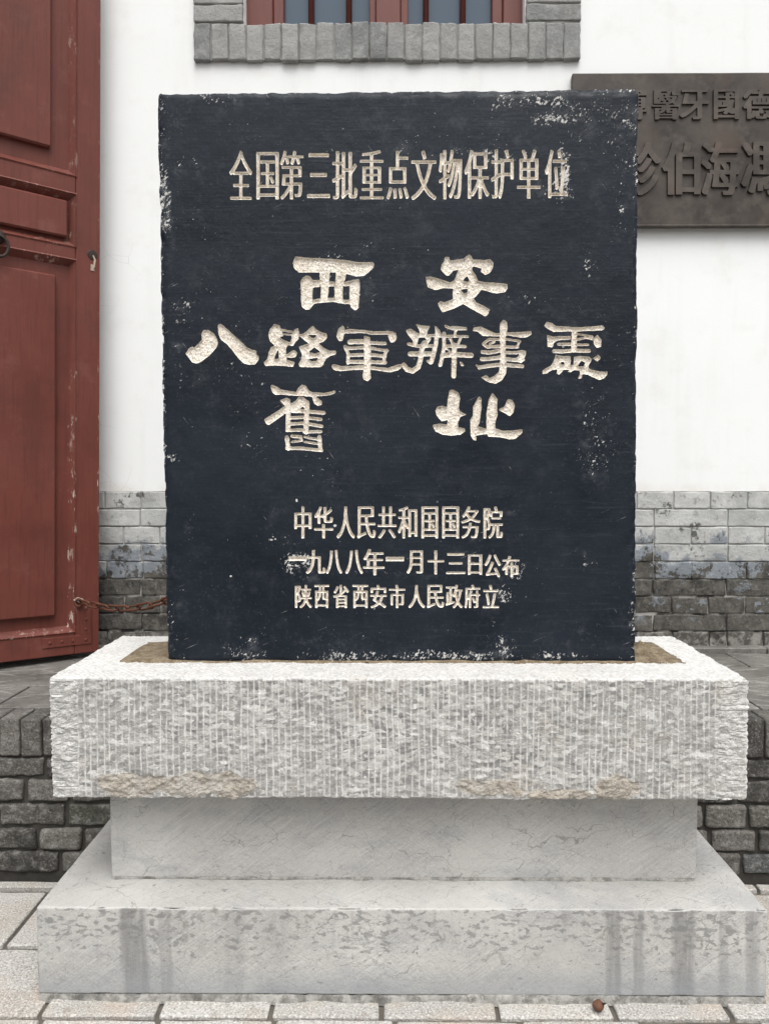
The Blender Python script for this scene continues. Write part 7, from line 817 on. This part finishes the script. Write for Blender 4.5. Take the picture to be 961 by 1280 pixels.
('bronze_small',[[2712,2641,-4,-1,-3,-6,0,-40,9,-451,2,-11,4,-3,6,-1,57,1,6,6,1,18,8,3,124,0,154,-1,5,-2,3,-3,2,-16,6,-6,58,-1,8,2,2,4,0,9,-8,405,-2,82,-2,8,-7,3,-23,1],[2785,2601,282,0,5,-2,4,-4,0,-25,-1,-6,-5,0,-34,23,-14,6,-30,0,-18,-6,-55,0,-6,-3,-1,-4,3,-47,-1,-4,-4,-4,-24,-1,-95,1,-7,3,-2,7,-2,58,1,5],[2987,2558,9,-3,33,-28,-16,-3,-18,0,-6,2,-3,4,-2,10,0,13],[3071,2539,4,0,2,-3,0,-6,-3,-5,-8,-1,-16,3,11,4],[2787,2490,125,0,5,-3,2,-4,3,-23,-3,-5,-7,-2,-112,1,-14,-2,-3,7,-1,22,1,7],[2997,2490,72,0,6,-2,3,-5,3,-160,-1,-3,-5,-2,-28,1,-7,-2,-3,-3,-3,-13,-2,-3,-3,1,-3,5,-1,11,27,63,20,73,-5,6,-17,5,-37,1,-8,-3,-6,-12,-2,-1,-4,7,-3,27,2,6],[2857,2425,8,0,4,-7,1,-43,-3,-5,-4,-1,-6,1,-3,7,-1,41],[2787,2341,3,1,27,-2,107,0,14,2,5,-6,3,-14,-2,-4,-3,-1,-31,-2,-118,-24,-4,2,-2,5,-1,35],[2894,2270,10,1,3,-1,0,-3,-6,-7,-18,-15,-2,-7,13,-19,7,-6,25,-1,12,2,14,10,20,20,6,1,4,-2,18,-14,15,-7,16,-2,27,-1,22,4,3,-6,0,-15,-4,-5,-8,-1,-278,1,-4,4,-2,6,0,36,3,7,30,3]]),
('bronze_small',[[3514,2642,-5,-3,-3,-4,-3,-35,-5,-4,-7,-1,-102,1,-4,2,0,4,9,18,0,4,-2,3,-29,13,-35,0,-6,-5,-28,-38,-31,-39,-36,-37,-1,-4,2,-6,16,-23,7,-2,27,0,10,4,20,19,50,58,5,5,3,-1,6,-8,4,-2,112,0,7,-2,3,-5,-3,-27,-2,-5,-4,-2,-86,0,-16,-3,-15,2,-24,0,-10,-1,-4,-5,-17,-33,-32,-55,-31,-43,-26,-31,0,-9,16,-26,4,-4,8,-2,23,0,14,3,4,-3,4,-171,2,-7,3,-4,50,-2,15,2,4,3,2,11,3,5,35,1,8,3,16,28,5,4,2,-5,5,-22,8,-12,7,-5,8,-3,27,-3,107,0,16,1,10,3,8,5,15,21,3,0,6,-8,4,-2,28,-1,14,4,16,7,4,5,1,4,-2,7,-25,52,-20,37,-5,4,-5,1,-34,0,-22,-9,-3,-5,1,-4,15,-27,1,-7,-5,-3,-30,1,-7,-3,-2,-6,-3,-29,-3,-7,-5,-4,-9,-3,-41,2,-7,6,-3,16,-1,41,2,9,4,-1,10,-15,9,-2,31,1,18,8,6,5,-2,10,-32,56,0,4,11,2,148,0,6,3,1,7,0,16,-5,7,-17,1,-323,1,-8,1,-4,4,-3,76,12,22,6,9,3,-1,2,-7,2,-61,2,-4,4,-2,295,-2,7,1,4,4,-2,124,-2,7,-4,3,-6,1,-113,0,-7,2,-2,7,4,26,3,4,4,2,137,1,3,2,1,6,0,16,-2,6,-4,3,-6,0,-123,2,-4,2,-2,3,2,31,-1,4,-3,3,-29,3],[3465,2485,6,-1,2,-8,1,-54,-2,-5,-2,-2,-5,2,-2,6,-1,54,1,6],[3545,2485,6,-1,2,-7,2,-55,-2,-6,-4,-2,-5,2,-2,7,-1,54,1,5],[3625,2485,7,0,3,-8,1,-56,-1,-5,-5,-3,-5,3,-2,7,-2,54],[3378,2309,119,0,13,-1,5,-3,-15,-12,0,-5,7,-16,0,-3,-3,-2,-55,-1,-26,3,-19,0,-7,-2,-4,-5,-10,-33,-5,-7,-3,4,-1,7,-1,66,1,7]]),
('bronze_big',[[1215,1727,-10,-4,-24,-19,-5,-6,-1,-6,34,-83,14,-39,7,-12,-4,-2,-7,-1,-112,-1,-4,-4,-1,-5,1,-46,2,-7,4,-3,7,-1,284,0,0,-2,-3,-9,-14,-16,-29,-30,-8,-5,-199,0,-11,-1,-4,-4,-1,-7,1,-43,3,-9,10,-2,211,0,22,-6,39,0,9,1,7,6,31,32,35,44,34,51,25,43,3,4,4,2,7,-6,29,-46,39,-53,31,-37,31,-32,10,-4,41,0,9,1,5,5,29,50,0,8,-4,6,-35,30,-38,42,-40,51,-21,30,-17,28,-26,49,0,8,8,30,-1,5,-4,4,-39,17,-48,1,-8,-4,-5,-8,-20,-61,-31,-68,-39,-65,-17,-22,-8,-7,-2,1,0,12,-1,43,-4,8,-10,2,-92,0,-12,3,34,32,4,7,-1,11,-17,46,-24,53,-10,18,-9,2],[1539,1450,-7,-5,-22,-41,-23,-34,-32,-42,-35,-37,-30,-24,-5,0,-4,22,-7,5,-232,0,-6,-1,-3,-6,2,-52,5,-4,8,-1,225,0,8,3,3,13,2,3,9,-6,19,-31,6,-4,45,0,10,2,17,14,25,26,26,29,34,43,31,50,24,47,0,6,-3,4,-34,21,-12,1],[1605,1309,-4,-1,-4,-4,-29,-53,-29,-44,-43,-51,-44,-41,-39,-28,-6,-6,0,-4,1,-6,24,-41,6,-6,6,-2,17,0,32,1,44,34,46,45,35,43,12,15,37,59,28,55,1,6,-1,4,-11,9,-29,16],[1141,1163,-6,-4,-1,-9,5,-319,2,-8,9,-3,82,0,4,3,1,4,0,34,4,4,8,2,122,-1,5,-4,4,-7,20,-44,7,-4,50,0,39,19,41,21,68,50,62,66,52,77,34,78,3,11,-1,4,-4,5,-34,21,-46,2,-11,-3,-5,-8,-33,-70,-48,-68,-61,-61,-63,-43,-51,-21,-5,3,-1,8,-4,251,-3,11,-4,3,-7,0],[1240,1094,39,0,6,-1,3,-5,3,-141,-1,-7,-5,-4,-42,0,-5,2,-2,4,-2,142,1,7]]),
('bronze_big',[[2217,1731,-5,-3,-2,-5,-13,-73,-20,-90,-5,-7,-8,-2,-94,0,-9,2,-1,9,25,93,10,44,0,9,-8,6,-44,14,-46,0,-9,-3,-8,-24,-17,-74,-28,-91,-12,-31,-25,-63,-27,-55,-14,-25,-41,-64,1,-10,30,-55,4,-5,8,-2,40,-1,14,5,3,-2,1,-3,7,-400,2,-8,5,-4,95,-1,6,2,3,5,-10,631,1,12,20,53,4,9,2,2,3,-7,1,-26,10,-605,2,-62,2,-7,4,-2,6,-1,94,1,4,6,1,34,4,4,8,1,189,-1,6,-2,2,-3,2,-28,2,-4,4,-3,97,0,7,2,2,4,-8,561,-4,156,-5,5,-7,1,-136,0,-39,1,-8,2,-2,2,1,6,35,135,2,11,-1,6,-8,5,-52,13],[2174,1474,191,0,7,-1,4,-3,2,-9,4,-196,-1,-8,-2,-4,-9,-2,-180,0,-11,1,-6,3,-2,5,-1,20,-2,181,1,9],[2178,1173,194,-1,5,0,5,-3,2,-5,0,-17,4,-191,-1,-9,-3,-4,-10,-2,-167,0,-21,0,-7,3,-3,9,-3,207,1,8]]),
('bronze_big',[[2763,1730,-4,-2,-3,-6,-19,-80,-5,-18,-5,-5,-5,2,-17,18,-39,35,-31,23,-20,14,-8,3,-46,1,-8,-1,-6,-6,-22,-42,0,-5,4,-5,57,-47,56,-55,9,-1,44,0,6,3,9,9,-2,-16,-11,-29,-23,-53,-22,-41,-1,-8,4,-8,36,-34,8,-3,33,-1,4,-3,1,-7,-7,-106,-2,-10,-8,-3,-55,-1,-3,-2,-2,-5,1,-34,-2,-7,-7,-3,-36,-1,-4,-2,-2,-4,-35,-144,-50,-169,0,-12,3,-6,10,-10,24,-22,6,-4,47,-1,7,2,3,3,28,98,27,103,23,103,3,21,-8,14,-1,4,4,3,12,0,8,-3,2,-8,-10,-115,-9,-83,2,-9,6,-3,14,-1,272,-1,3,-3,2,-5,-6,-28,-6,-19,-10,-11,-8,-2,-33,4,-41,0,-6,-1,-4,-3,-1,-7,8,-25,6,-29,3,-5,5,-2,31,-3,85,1,29,4,11,4,10,8,8,10,9,17,11,39,6,46,3,7,7,4,37,0,4,3,2,6,-1,51,-2,7,-7,4,-30,0,-5,3,-2,6,6,137,2,3,4,1,43,1,4,3,2,8,-1,52,-2,8,-8,4,-36,0,-5,2,-2,4,-1,32,3,109,-2,56,-3,3,-9,2,-310,0,-8,2,-2,6,27,75,6,7,321,0,5,3,2,6,-2,60,-4,5,-10,1,-240,0,-47,2,-3,2,-1,6,17,74,0,6,-1,5,-10,5,-38,14],[2524,1424,-7,-6,-20,-39,-2,-8,2,-7,51,-42,57,-58,9,-3,38,0,11,3,27,52,-1,9,-7,10,-19,20,-39,34,-43,32,-11,3],[2944,1378,65,0,6,-1,4,-3,1,-10,-1,-88,-1,-26,-5,-6,-15,-2,-6,4,1,5,11,14,0,9,-25,43,-39,53,-1,5],[2844,1344,3,-1,7,-7,27,-34,28,-45,3,-8,-2,-4,-15,-3,-47,1,-7,0,-4,3,-2,15,5,72,1,8],[2835,1167,9,-1,3,-4,-7,-9,-9,-5,-3,3,0,9,3,4],[2928,1166,76,1,7,-1,4,-3,1,-28,-4,-100,-1,-13,-4,-5,-17,0,-8,3,2,5,13,17,0,10,-10,19,-18,28,-44,59,-1,6],[2828,1132,6,-2,12,-15,39,-56,19,-32,1,-6,-2,-3,-8,-1,-67,0,-8,3,-2,4,1,14,7,87]]),
('bronze_big',[[3422,1735,-5,-3,-2,-7,2,-132,0,-9,-3,-3,-6,5,-43,65,-22,31,-24,28,-7,6,-35,2,-20,-2,-7,-6,-27,-41,-1,-5,3,-5,49,-70,39,-63,13,-26,5,-6,10,-2,44,1,6,5,20,29,3,2,3,-2,2,-12,4,-184,-1,-10,-4,-3,-6,5,-15,21,-6,4,-46,0,-5,-1,-4,-3,-71,-205,-47,-120,-1,-7,1,-5,34,-44,7,-7,8,-2,41,0,9,3,6,12,40,108,51,155,7,12,3,-4,1,-11,2,-57,2,-4,4,-3,350,-2,5,-4,1,-10,-1,-38,-1,-10,-3,-3,-6,5,-19,33,-4,4,-7,1,-50,-1,-10,-5,-23,-17,-48,-3,-45,-18,-39,0,-24,-3,-47,24,-45,1,-9,-2,-4,-8,-15,-86,-13,-49,-14,-43,-17,-39,-2,-9,6,-9,28,-24,9,-5,47,-2,9,3,6,11,16,41,12,39,17,76,2,8,3,2,3,-5,2,-15,4,-53,2,-64,1,-6,3,-4,8,-2,44,0,34,6,7,3,2,9,-2,72,1,25,7,-21,10,-49,3,-7,7,-3,38,-1,9,1,9,3,24,12,3,3,2,6,-6,36,-14,64,0,10,4,-4,8,-16,19,-50,9,-3,35,-1,5,-3,1,-7,-6,-49,-6,-18,-5,-7,-10,-3,-25,2,-37,0,-9,0,-4,-3,-1,-7,14,-60,7,-4,30,-3,84,1,31,5,15,11,11,16,9,25,7,41,7,89,5,236,-3,6,-7,1,-167,1,-7,1,-4,3,-3,9,-1,71,0,7,3,4,10,2,134,1,3,3,2,5,-1,45,-2,11,-8,3,-131,1,-9,2,-3,8,-2,74,2,7,7,3,137,1,4,4,1,5,-2,50,-3,6,-7,2,-125,0,-12,2,-4,9,-1,71,2,8,6,3,144,0,15,2,3,3,1,6,-2,58,-5,4,-10,1],[3529,1660,52,1,5,-1,5,-3,2,-11,1,-65,0,-7,-3,-4,-8,-2,-46,0,-5,1,-5,2,-2,9,-2,71,2,7],[3533,1499,51,1,6,-1,4,-3,2,-8,2,-71,-1,-7,-2,-4,-7,-1,-46,0,-7,1,-4,3,-2,8,-2,72,2,7],[3537,1336,52,1,9,-4,2,-8,2,-73,-1,-7,-3,-4,-8,-2,-46,0,-6,1,-4,3,-2,8,-1,75,1,7]]),
]
def decode(d, x0, z0, u=.00025):
    return [np.cumsum(np.array(l).reshape(-1, 2), axis=0)*u+np.array([x0, z0]) for l in d]
def inside(P, loops):
    r = np.zeros(len(P), bool)
    for lp in loops:
        b = np.roll(lp, -1, 0)
        for (x0, z0), (x1, z1) in zip(lp, b):
            if z0 == z1: continue
            k = (z0 <= P[:, 1]) != (z1 <= P[:, 1])
            r ^= k & (P[:, 0] < x0+(P[:, 1]-z0)*(x1-x0)/(z1-z0))
    return r
def distance(P, loops):
    d = np.full(len(P), 9.)
    for lp in loops:
        b = np.roll(lp, -1, 0)
        for p, q in zip(lp, b):
            e = q-p; L = e@e
            if L < 1e-14: continue
            t = np.clip(((P-p)@e)/L, 0, 1); d = np.minimum(d, np.linalg.norm(P-p-t[:, None]*e, axis=1))
    return d
def cdt(pts, loops_idx):
    edges = [(l[i], l[(i+1) % len(l)]) for l in loops_idx for i in range(len(l))]
    v, e, f, ov, oe, of = delaunay_2d_cdt([Vector((float(a), float(b))) for a, b in pts], edges, [], 0, 1e-7)
    return np.array([tuple(q) for q in v]), [t for t in f if len(t) == 3]
def resample(lp, step):
    out = []
    for p, q in zip(lp, np.roll(lp, -1, 0)):
        n = max(1, int(np.ceil(np.linalg.norm(q-p)/step)))
        for k in range(n): out.append(p+(q-p)*k/n)
    return np.array(out)
def orient(V2, F):
    T = np.array(F); a, b, c = V2[T[:, 0]], V2[T[:, 1]], V2[T[:, 2]]
    s = (b[:, 0]-a[:, 0])*(c[:, 1]-a[:, 1])-(b[:, 1]-a[:, 1])*(c[:, 0]-a[:, 0])
    T[s < 0] = T[s < 0][:, ::-1]
    keep = np.abs(s) > 1e-11
    return T[keep]

# ------------------------------------------------------------------ tablet
TX0, TX1, TZ0, TZ1, TY, TYB = -.627, .680, .827, 2.397, 2.135, 2.335
def edge_line():
    P = []; st = .005
    xs_ = np.arange(TX0+.012, TX1-.012, st); zs_ = np.arange(TZ0, TZ1-.012, st)
    def wig(a, s): q = np.stack([a*30, a*0+s, a*0], 1); return fbm(q, 4, 200+s)*.0011-np.maximum(fbm(q*.9, 3, 230+s)-.3, 0)*.005
    for xx, d in zip(xs_, wig(xs_, 1)*.3): P.append((xx, TZ0+d*.2))
    tp = lambda zz: (zz-TZ0)/(TZ1-TZ0)
    wr = wig(zs_, 2)
    for zz, d in zip(zs_, wr): P.append((TX1+.006-.014*tp(zz)+d*1.1, zz))
    for a in (.2, .5, .8): P.append((TX1-.008-.012*(1-math.cos(math.pi/2*a)), TZ1-.012*(1-math.sin(math.pi/2*a))))
    for xx, d in zip(xs_[::-1], wig(xs_, 3)[::-1]): P.append((xx-.004, TZ1+d*.5+.004*(xx/.65)))
    for a in (.8, .5, .2): P.append((TX0+.012*(1-math.cos(math.pi/2*a))-.004, TZ1-.012*(1-math.sin(math.pi/2*a))))
    for zz, d in zip(zs_[::-1], wig(zs_, 4)[::-1]): P.append((TX0+.003-.007*tp(zz)-d*1.2, zz))
    return np.array(P)
outer = edge_line()
def face_y(P):
    Q = np.stack([P[:, 0], P[:, 0]*0, P[:, 1]], 1)
    d = np.minimum(np.minimum(P[:, 0]-TX0, TX1-P[:, 0]), np.minimum(P[:, 1]-TZ0, TZ1-P[:, 1]))
    e = sm(.016, 0, d)*(.002+.007*np.clip(fbm(Q*32, 3, 301)+.25, 0, 1))
    e += sm(.05, 0, TX1-P[:, 0])*.004*np.clip(fbm(Q*np.array([25, 1, 12]), 3, 311)+.1, 0, 1)
    return TY+fbm(Q*np.array([5, 1, 8]), 3, 305)*.0011+fbm(Q*45, 2, 308)*.0003+e
# paint loss, (photo column, row, half-width, half-height, strength): patches that show on the stone
WEAR = [(270, 124, 60, 9, .7), (640, 125, 70, 10, .8), (705, 135, 60, 22, .6), (760, 160, 40, 45, .5), (215, 145, 20, 30, .4), (206, 205, 8, 70, .65), (222, 208, 18, 14, .75), (247, 207, 9, 16, .8), (205, 255, 10, 45, .85), (212, 300, 8, 40, .6),
        (230, 165, 14, 12, .5), (300, 160, 14, 14, .5), (315, 180, 12, 14, .45), (560, 188, 60, 8, .5), (640, 195, 70, 10, .6), (703, 218, 13, 36, 1.0), (690, 238, 30, 20, .7), (775, 262, 8, 7, 1.1), (690, 150, 34, 7, .9), (735, 330, 9, 28, .7), (672, 325, 24, 9, .55),
        (780, 190, 20, 130, .5), (226, 390, 16, 22, .7), (243, 380, 10, 12, .6), (222, 440, 9, 40, .55), (215, 572, 9, 9, 1.0), (236, 665, 10, 14, .7), (745, 560, 40, 60, .42), (735, 575, 20, 40, .34), (457, 362, 22, 22, .45), (648, 374, 22, 12, .55), (775, 455, 12, 14, .35), (455, 190, 60, 16, .3), (250, 260, 40, 50, .28), (300, 470, 60, 20, .22), (372, 704, 22, 16, 1.15), (400, 712, 14, 9, .85), (380, 723, 24, 6, .8), (345, 640, 10, 7, .5),
        (645, 712, 16, 14, 1.0), (632, 745, 14, 18, 1.0), (470, 716, 60, 5, .8), (560, 722, 40, 7, .55), (430, 752, 60, 20, .2), (500, 820, 310, 8, .85), (300, 806, 34, 22, .6), (632, 806, 20, 14, .75), (400, 800, 120, 14, .45), (730, 790, 30, 22, .45), (218, 770, 10, 50, .5), (790, 700, 5, 120, .40), (793, 300, 5, 180, .55), (203, 500, 5, 200, .6),
        (310, 412, 22, 24, .55), (480, 560, 80, 60, .12), (790, 780, 6, 50, .5), (340, 672, 8, 5, .8), (640, 640, 8, 5, .7), (650, 668, 6, 5, .8), (737, 705, 12, 3, 1.2), (730, 702, 3, 12, 1.1), (585, 340, 150, 60, .12), (385, 345, 90, 60, .14)]
def px2(cx, cy):                                  # column and row of a patch to metres on the tablet's face
    p, yw = R(2.56), R(.39); u, v = (cx-480.5)/961, (cy-640)/961
    fy, fz = math.cos(p)+0*v, -math.sin(p)
    dx = -math.sin(yw)*math.cos(p)+math.cos(yw)*u+math.sin(yw)*math.sin(p)*v; dy = math.cos(yw)*math.cos(p)+math.sin(yw)*u-math.cos(yw)*math.sin(p)*v; dz = -math.sin(p)-math.cos(p)*v
    return dx*TY/dy, 1.35+dz*TY/dy
def wear_at(P):
    Q = np.stack([P[:, 0], P[:, 0]*0, P[:, 1]], 1)
    k = .14+.20*np.clip(fbm(Q*4, 3, 401), -1, 1)
    jx, jz = fbm(Q*26, 3, 411)*.35, fbm(Q*26, 3, 421)*.35
    for cx, cy, rx, ry, s in WEAR:
        a, b = px2(cx, cy); q = np.sqrt(((P[:, 0]-a)/(rx*.00222)+jx)**2+((P[:, 1]-b)/(ry*.00222)+jz)**2)
        k = k+s*.85*sm(1.25, .35, q)
    d = np.minimum(np.minimum(P[:, 0]-TX0, TX1-P[:, 0]), np.minimum(P[:, 1]-TZ0-.004, TZ1-P[:, 1]))
    return np.clip(k+.55*sm(.009, .0, d), 0, 1.3)
chars = [(k, decode(d, -.70, .80)) for k, d in GLYPHS if not k.startswith('bronze')]
rg = np.random.default_rng(7)
pts = [outer]; lidx = [list(range(len(outer)))]; off = len(outer); rs = []
for k, loops in chars:
    lr = [resample(l, .008) for l in loops]; rs.append((k, lr))
    for l in lr: pts.append(l); lidx.append(list(range(off, off+len(l)))); off += len(l)
gx, gz = np.meshgrid(np.arange(TX0+.004, TX1-.004, .0062), np.arange(TZ0+.003, TZ1-.003, .0062), indexing='ij')
G = np.stack([gx.ravel(), gz.ravel()], 1)+rg.uniform(-.0016, .0016, (gx.size, 2))
keep = inside(G, [outer]) & (distance(G, [outer[::2]]) > .0015)
for k, lr in rs:
    al = np.vstack(lr); lo, hi = al.min(0)-.004, al.max(0)+.004
    bb = np.nonzero(((G > lo) & (G < hi)).all(1))[0]
    if len(bb): keep[bb[inside(G[bb], lr)]] = False
pts.append(G[keep])
V2, F = cdt(np.vstack(pts), lidx)
T = orient(V2, F); cen = V2[T].mean(1); ok = inside(cen, [outer])
for k, lr in rs:
    al = np.vstack(lr); bb = np.nonzero(((cen > al.min(0)) & (cen < al.max(0))).all(1))[0]
    ok[bb[inside(cen[bb], lr)]] = False
T = T[ok]
yf = face_y(V2); V3 = np.stack([V2[:, 0], yf, V2[:, 1]], 1); wr = wear_at(V2)
for k, lr in rs:                                  # a little more paint loss right beside the cut letters
    al = np.vstack(lr); bb = np.nonzero(((V2 > al.min(0)-.01) & (V2 < al.max(0)+.01)).all(1))[0]
    dd = distance(V2[bb], lr); wr[bb] = np.maximum(wr[bb], np.minimum(wr[bb]+.22, 1.3)*sm(.009, .001, dd))
# sides and back
n = len(outer); ring0 = np.arange(n)
nrm = np.roll(outer, -1, 0)-np.roll(outer, 1, 0); nrm = np.stack([nrm[:, 1], -nrm[:, 0]], 1); nrm /= np.linalg.norm(nrm, axis=1, keepdims=True)+1e-9
base = len(V3); VV = [V3]; WW = [wr]; prev = ring0; QQ = []
for s in range(1, 9):
    yy = TY+(TYB-TY)*s/8; q = np.stack([outer[:, 0]*30, np.full(n, s*1.1), outer[:, 1]*30], 1)
    dd = fbm(q, 3, 501)*.003+.002
    cur = np.stack([outer[:, 0]+nrm[:, 0]*dd, np.full(n, yy), outer[:, 1]+nrm[:, 1]*dd], 1)
    VV.append(cur); WW.append(np.clip(.55+.5*fbm(q*.3, 2, 511), 0, 1)); ids = base+np.arange(n)+(s-1)*n
    QQ.append(np.stack([prev, np.roll(prev, -1), np.roll(ids, -1), ids], 1)[:, ::-1]); prev = ids
VV = np.vstack(VV)
cdx = len(VV); VV = np.vstack([VV, [[.02, TYB, 1.6]]]); WW = np.concatenate(WW+[[.2]])
QQ = np.vstack(QQ); T2 = np.stack([prev, np.roll(prev, -1), np.full(n, cdx)], 1)
tab = mesh_np('tablet', VV, [T, QQ, T2], X_PAINT, mo, {'wear': WW}, smooth=True)

# carved characters: V-cut strokes, flat rough floors in the large brush-written ones
for k, loops in rs:
    al = np.vstack(loops); lo, hi = al.min(0), al.max(0); big = (k == 'big')
    st = .0026 if big else .0017
    gx, gz = np.meshgrid(np.arange(lo[0], hi[0], st), np.arange(lo[1], hi[1], st), indexing='ij')
    G = np.stack([gx.ravel(), gz.ravel()], 1)+rg.uniform(-.3*st, .3*st, (gx.size, 2))
    G = G[inside(G, loops)]; G = G[distance(G, loops) > .0007]
    idx = []; off = 0
    for l in loops: idx.append(list(range(off, off+len(l)))); off += len(l)
    V2, F = cdt(np.vstack([al, G]), idx); T = orient(V2, F); T = T[inside(V2[T].mean(1), loops)]
    d = distance(V2, loops); d[d < 1e-5] = 0
    if big: dep = np.minimum(d*3.5, .0058)+np.where(d > 0, fbm(np.stack([V2[:, 0]*190, d*0, V2[:, 1]*190], 1), 3, 601)*.0013, 0)
    else: dep = np.minimum(d*1.7, .0080)+np.where(d > 0, fbm(np.stack([V2[:, 0]*170, d*0, V2[:, 1]*170], 1), 2, 611)*.0004, 0)
    mesh_np('carved_character', np.stack([V2[:, 0], face_y(V2)+dep, V2[:, 1]], 1), T, X_GOLD, tab, {'depth': np.clip(dep/.006, 0, 1)})

# ================================================================== bronze plaque on the wall
QX0, QX1, QZ0, QZ1 = .806, 1.93, 2.470, 3.137; QY = 3.487
pq = thing('wall_plaque', 'dark bronze plaque with raised characters hanging on the white wall behind the tablet', 'plaque', (1.37, 3.52, 2.47))
V, F, N = dense_box(edged(QX0, QX1, .02, .005), np.array([QY, QY+.004, YW-.002]), edged(QZ0, QZ1, .02, .005), .004)
V = V+N*(fbm(V*5, 3, 7)*.0012)[:, None]
body = mesh_np('plaque_body', V, F, X_BRONZE, pq, smooth=True)
lp_ = MB(); lp_.box(QX0+.002, QX1-.002, QY-.006, QY+.02, QZ0-.006, QZ0+.006, .003); lp_.build('bottom_lip', X_BRONZE, pq)
for k, d in GLYPHS:
    if not k.startswith('bronze'): continue
    loops = [resample(l, .02) for l in decode(d, .75, 2.4)]
    h = .0105 if k == 'bronze_big' else .008; bev = .0009
    al = np.vstack(loops); idx = []; off = 0
    for l in loops: idx.append(list(range(off, off+len(l)))); off += len(l)
    V2, F = cdt(al, idx); T = orient(V2, F); T = T[inside(V2[T].mean(1), loops)]
    n = len(al)
    # orientation of each loop decides which way the bevel opens
    nb = []
    for l in loops:
        e = np.roll(l, -1, 0)-np.roll(l, 1, 0); m_ = np.stack([e[:, 1], -e[:, 0]], 1); m_ /= np.linalg.norm(m_, axis=1, keepdims=True)+1e-9
        if inside((l[:1]+l[1:2])/2+m_[:1]*.0006, loops)[0]: m_ = -m_
        nb.append(m_)
    nb = np.vstack(nb)
    A = np.stack([V2[:, 0], np.full(len(V2), QY-h), V2[:, 1]], 1)
    Bv = np.stack([al[:, 0]+nb[:, 0]*bev, np.full(n, QY-h*.55), al[:, 1]+nb[:, 1]*bev], 1); Cv = np.stack([al[:, 0]+nb[:, 0]*bev*1.4, np.full(n, QY+.002), al[:, 1]+nb[:, 1]*bev*1.4], 1)
    m = len(V2); Q = []
    for l in idx:
        a = np.array(l); b = np.roll(a, -1)
        Q.append(np.stack([a, b, b+m, a+m], 1)); Q.append(np.stack([a+m, b+m, b+m+n, a+m+n], 1))
    mesh_np('raised_character', np.vstack([A, Bv, Cv]), [T, np.vstack(Q)], X_BRONZE2, body)

# ================================================================== chain from the door to the back of the tablet
def world(u_, y_, z_): return O+U*u_+Vector((.62561, -.78014, 0))*y_+Vector((0, 0, z_))
P0 = world(.075, .016, .232); P1 = Vector((-.56, 2.348, 1.02))
chn = thing('rusty_chain', 'rusty iron chain from the red door round behind the black tablet', 'chain', tuple(P0))
def curve(t):
    p = P0.lerp(P1, t); p.z -= .05*math.sin(math.pi*t)
    return p
L = (P1-P0).length; nl = 11; pit = L/nl
st_m = MB(); bar = .075
for i in range(nl):
    a, b = curve(i/nl), curve((i+1)/nl); ax = (b-a).normalized(); mid_ = (a+b)/2
    sd_ = ax.cross(Vector((0, 0, 1))).normalized(); up_ = sd_.cross(ax)
    wv_ = (up_*.8+sd_*.6) if i % 2 == 0 else (sd_*.8-up_*.6)
    hl = pit/2+.007; wd = .0125; q = []
    for t in np.linspace(0, 2*math.pi, 25)[:-1]:
        c, s = math.cos(t), math.sin(t); q.append(mid_+ax*((hl-wd)*(1 if c > 0 else -1)+wd*c)+wv_*wd*s)
    m_ = MB(); m_.tube(q, .0044, 8, True); m_.build('chain_link', X_RUST, chn, smooth=True)
hk = MB(); q = [P0+Vector((0, 0, 0))+Vector((math.cos(t)*.014-.010, -.002, math.sin(t)*.016-.004)) for t in np.linspace(0, 2*math.pi, 18)[:-1]]
hk.tube(q, .005, 8, True); hk.build('eye_hook', X_RUST, chn, smooth=True)
eb = MB(); q = [P1+Vector((math.cos(t)*.014, math.sin(t)*.012+.002, .004)) for t in np.linspace(0, 2*math.pi, 18)[:-1]]
eb.tube(q, .0045, 8, True); eb.build('staple', X_RUST, chn, smooth=True)

# ================================================================== small brown seed husk on the paving
hx_, hy_, hz_ = .528, 1.893, .0125
V = []; F = []; nu, nv = 20, 14
for i in range(nv+1):
    ph = math.pi*i/nv
    for j in range(nu):
        th = 2*math.pi*j/nu; r_ = .0130*(1+.06*math.sin(3*th)+.05*math.sin(2*ph))
        V.append((hx_+r_*1.15*math.sin(ph)*math.cos(th), hy_+r_*math.sin(ph)*math.sin(th), hz_+r_*.95*math.cos(ph)+(.006*math.exp(-((ph-.1)/.3)**2))))
for i in range(nv):
    for j in range(nu): F.append((i*nu+j, (i+1)*nu+j, (i+1)*nu+(j+1) % nu, i*nu+(j+1) % nu))
hs_o = thing('seed_husk', 'small round brown seed husk lying on the paving at the foot of the pedestal', 'seed husk', (hx_, hy_, 0))
mesh_np('shell', V, np.array(F), m_simple('brown_husk', (.15, .068, .042), .7, (.08, .034, .02), 60), hs_o, smooth=True)
tp_ = MB(); tp_.tube([(hx_+.010, hy_-.004, hz_+.008), (hx_+.016, hy_-.006, hz_+.012), (hx_+.019, hy_-.004, hz_+.011)], [.003, .002, .001], 6); tp_.build('stalk', X_IRON, hs_o, smooth=True)
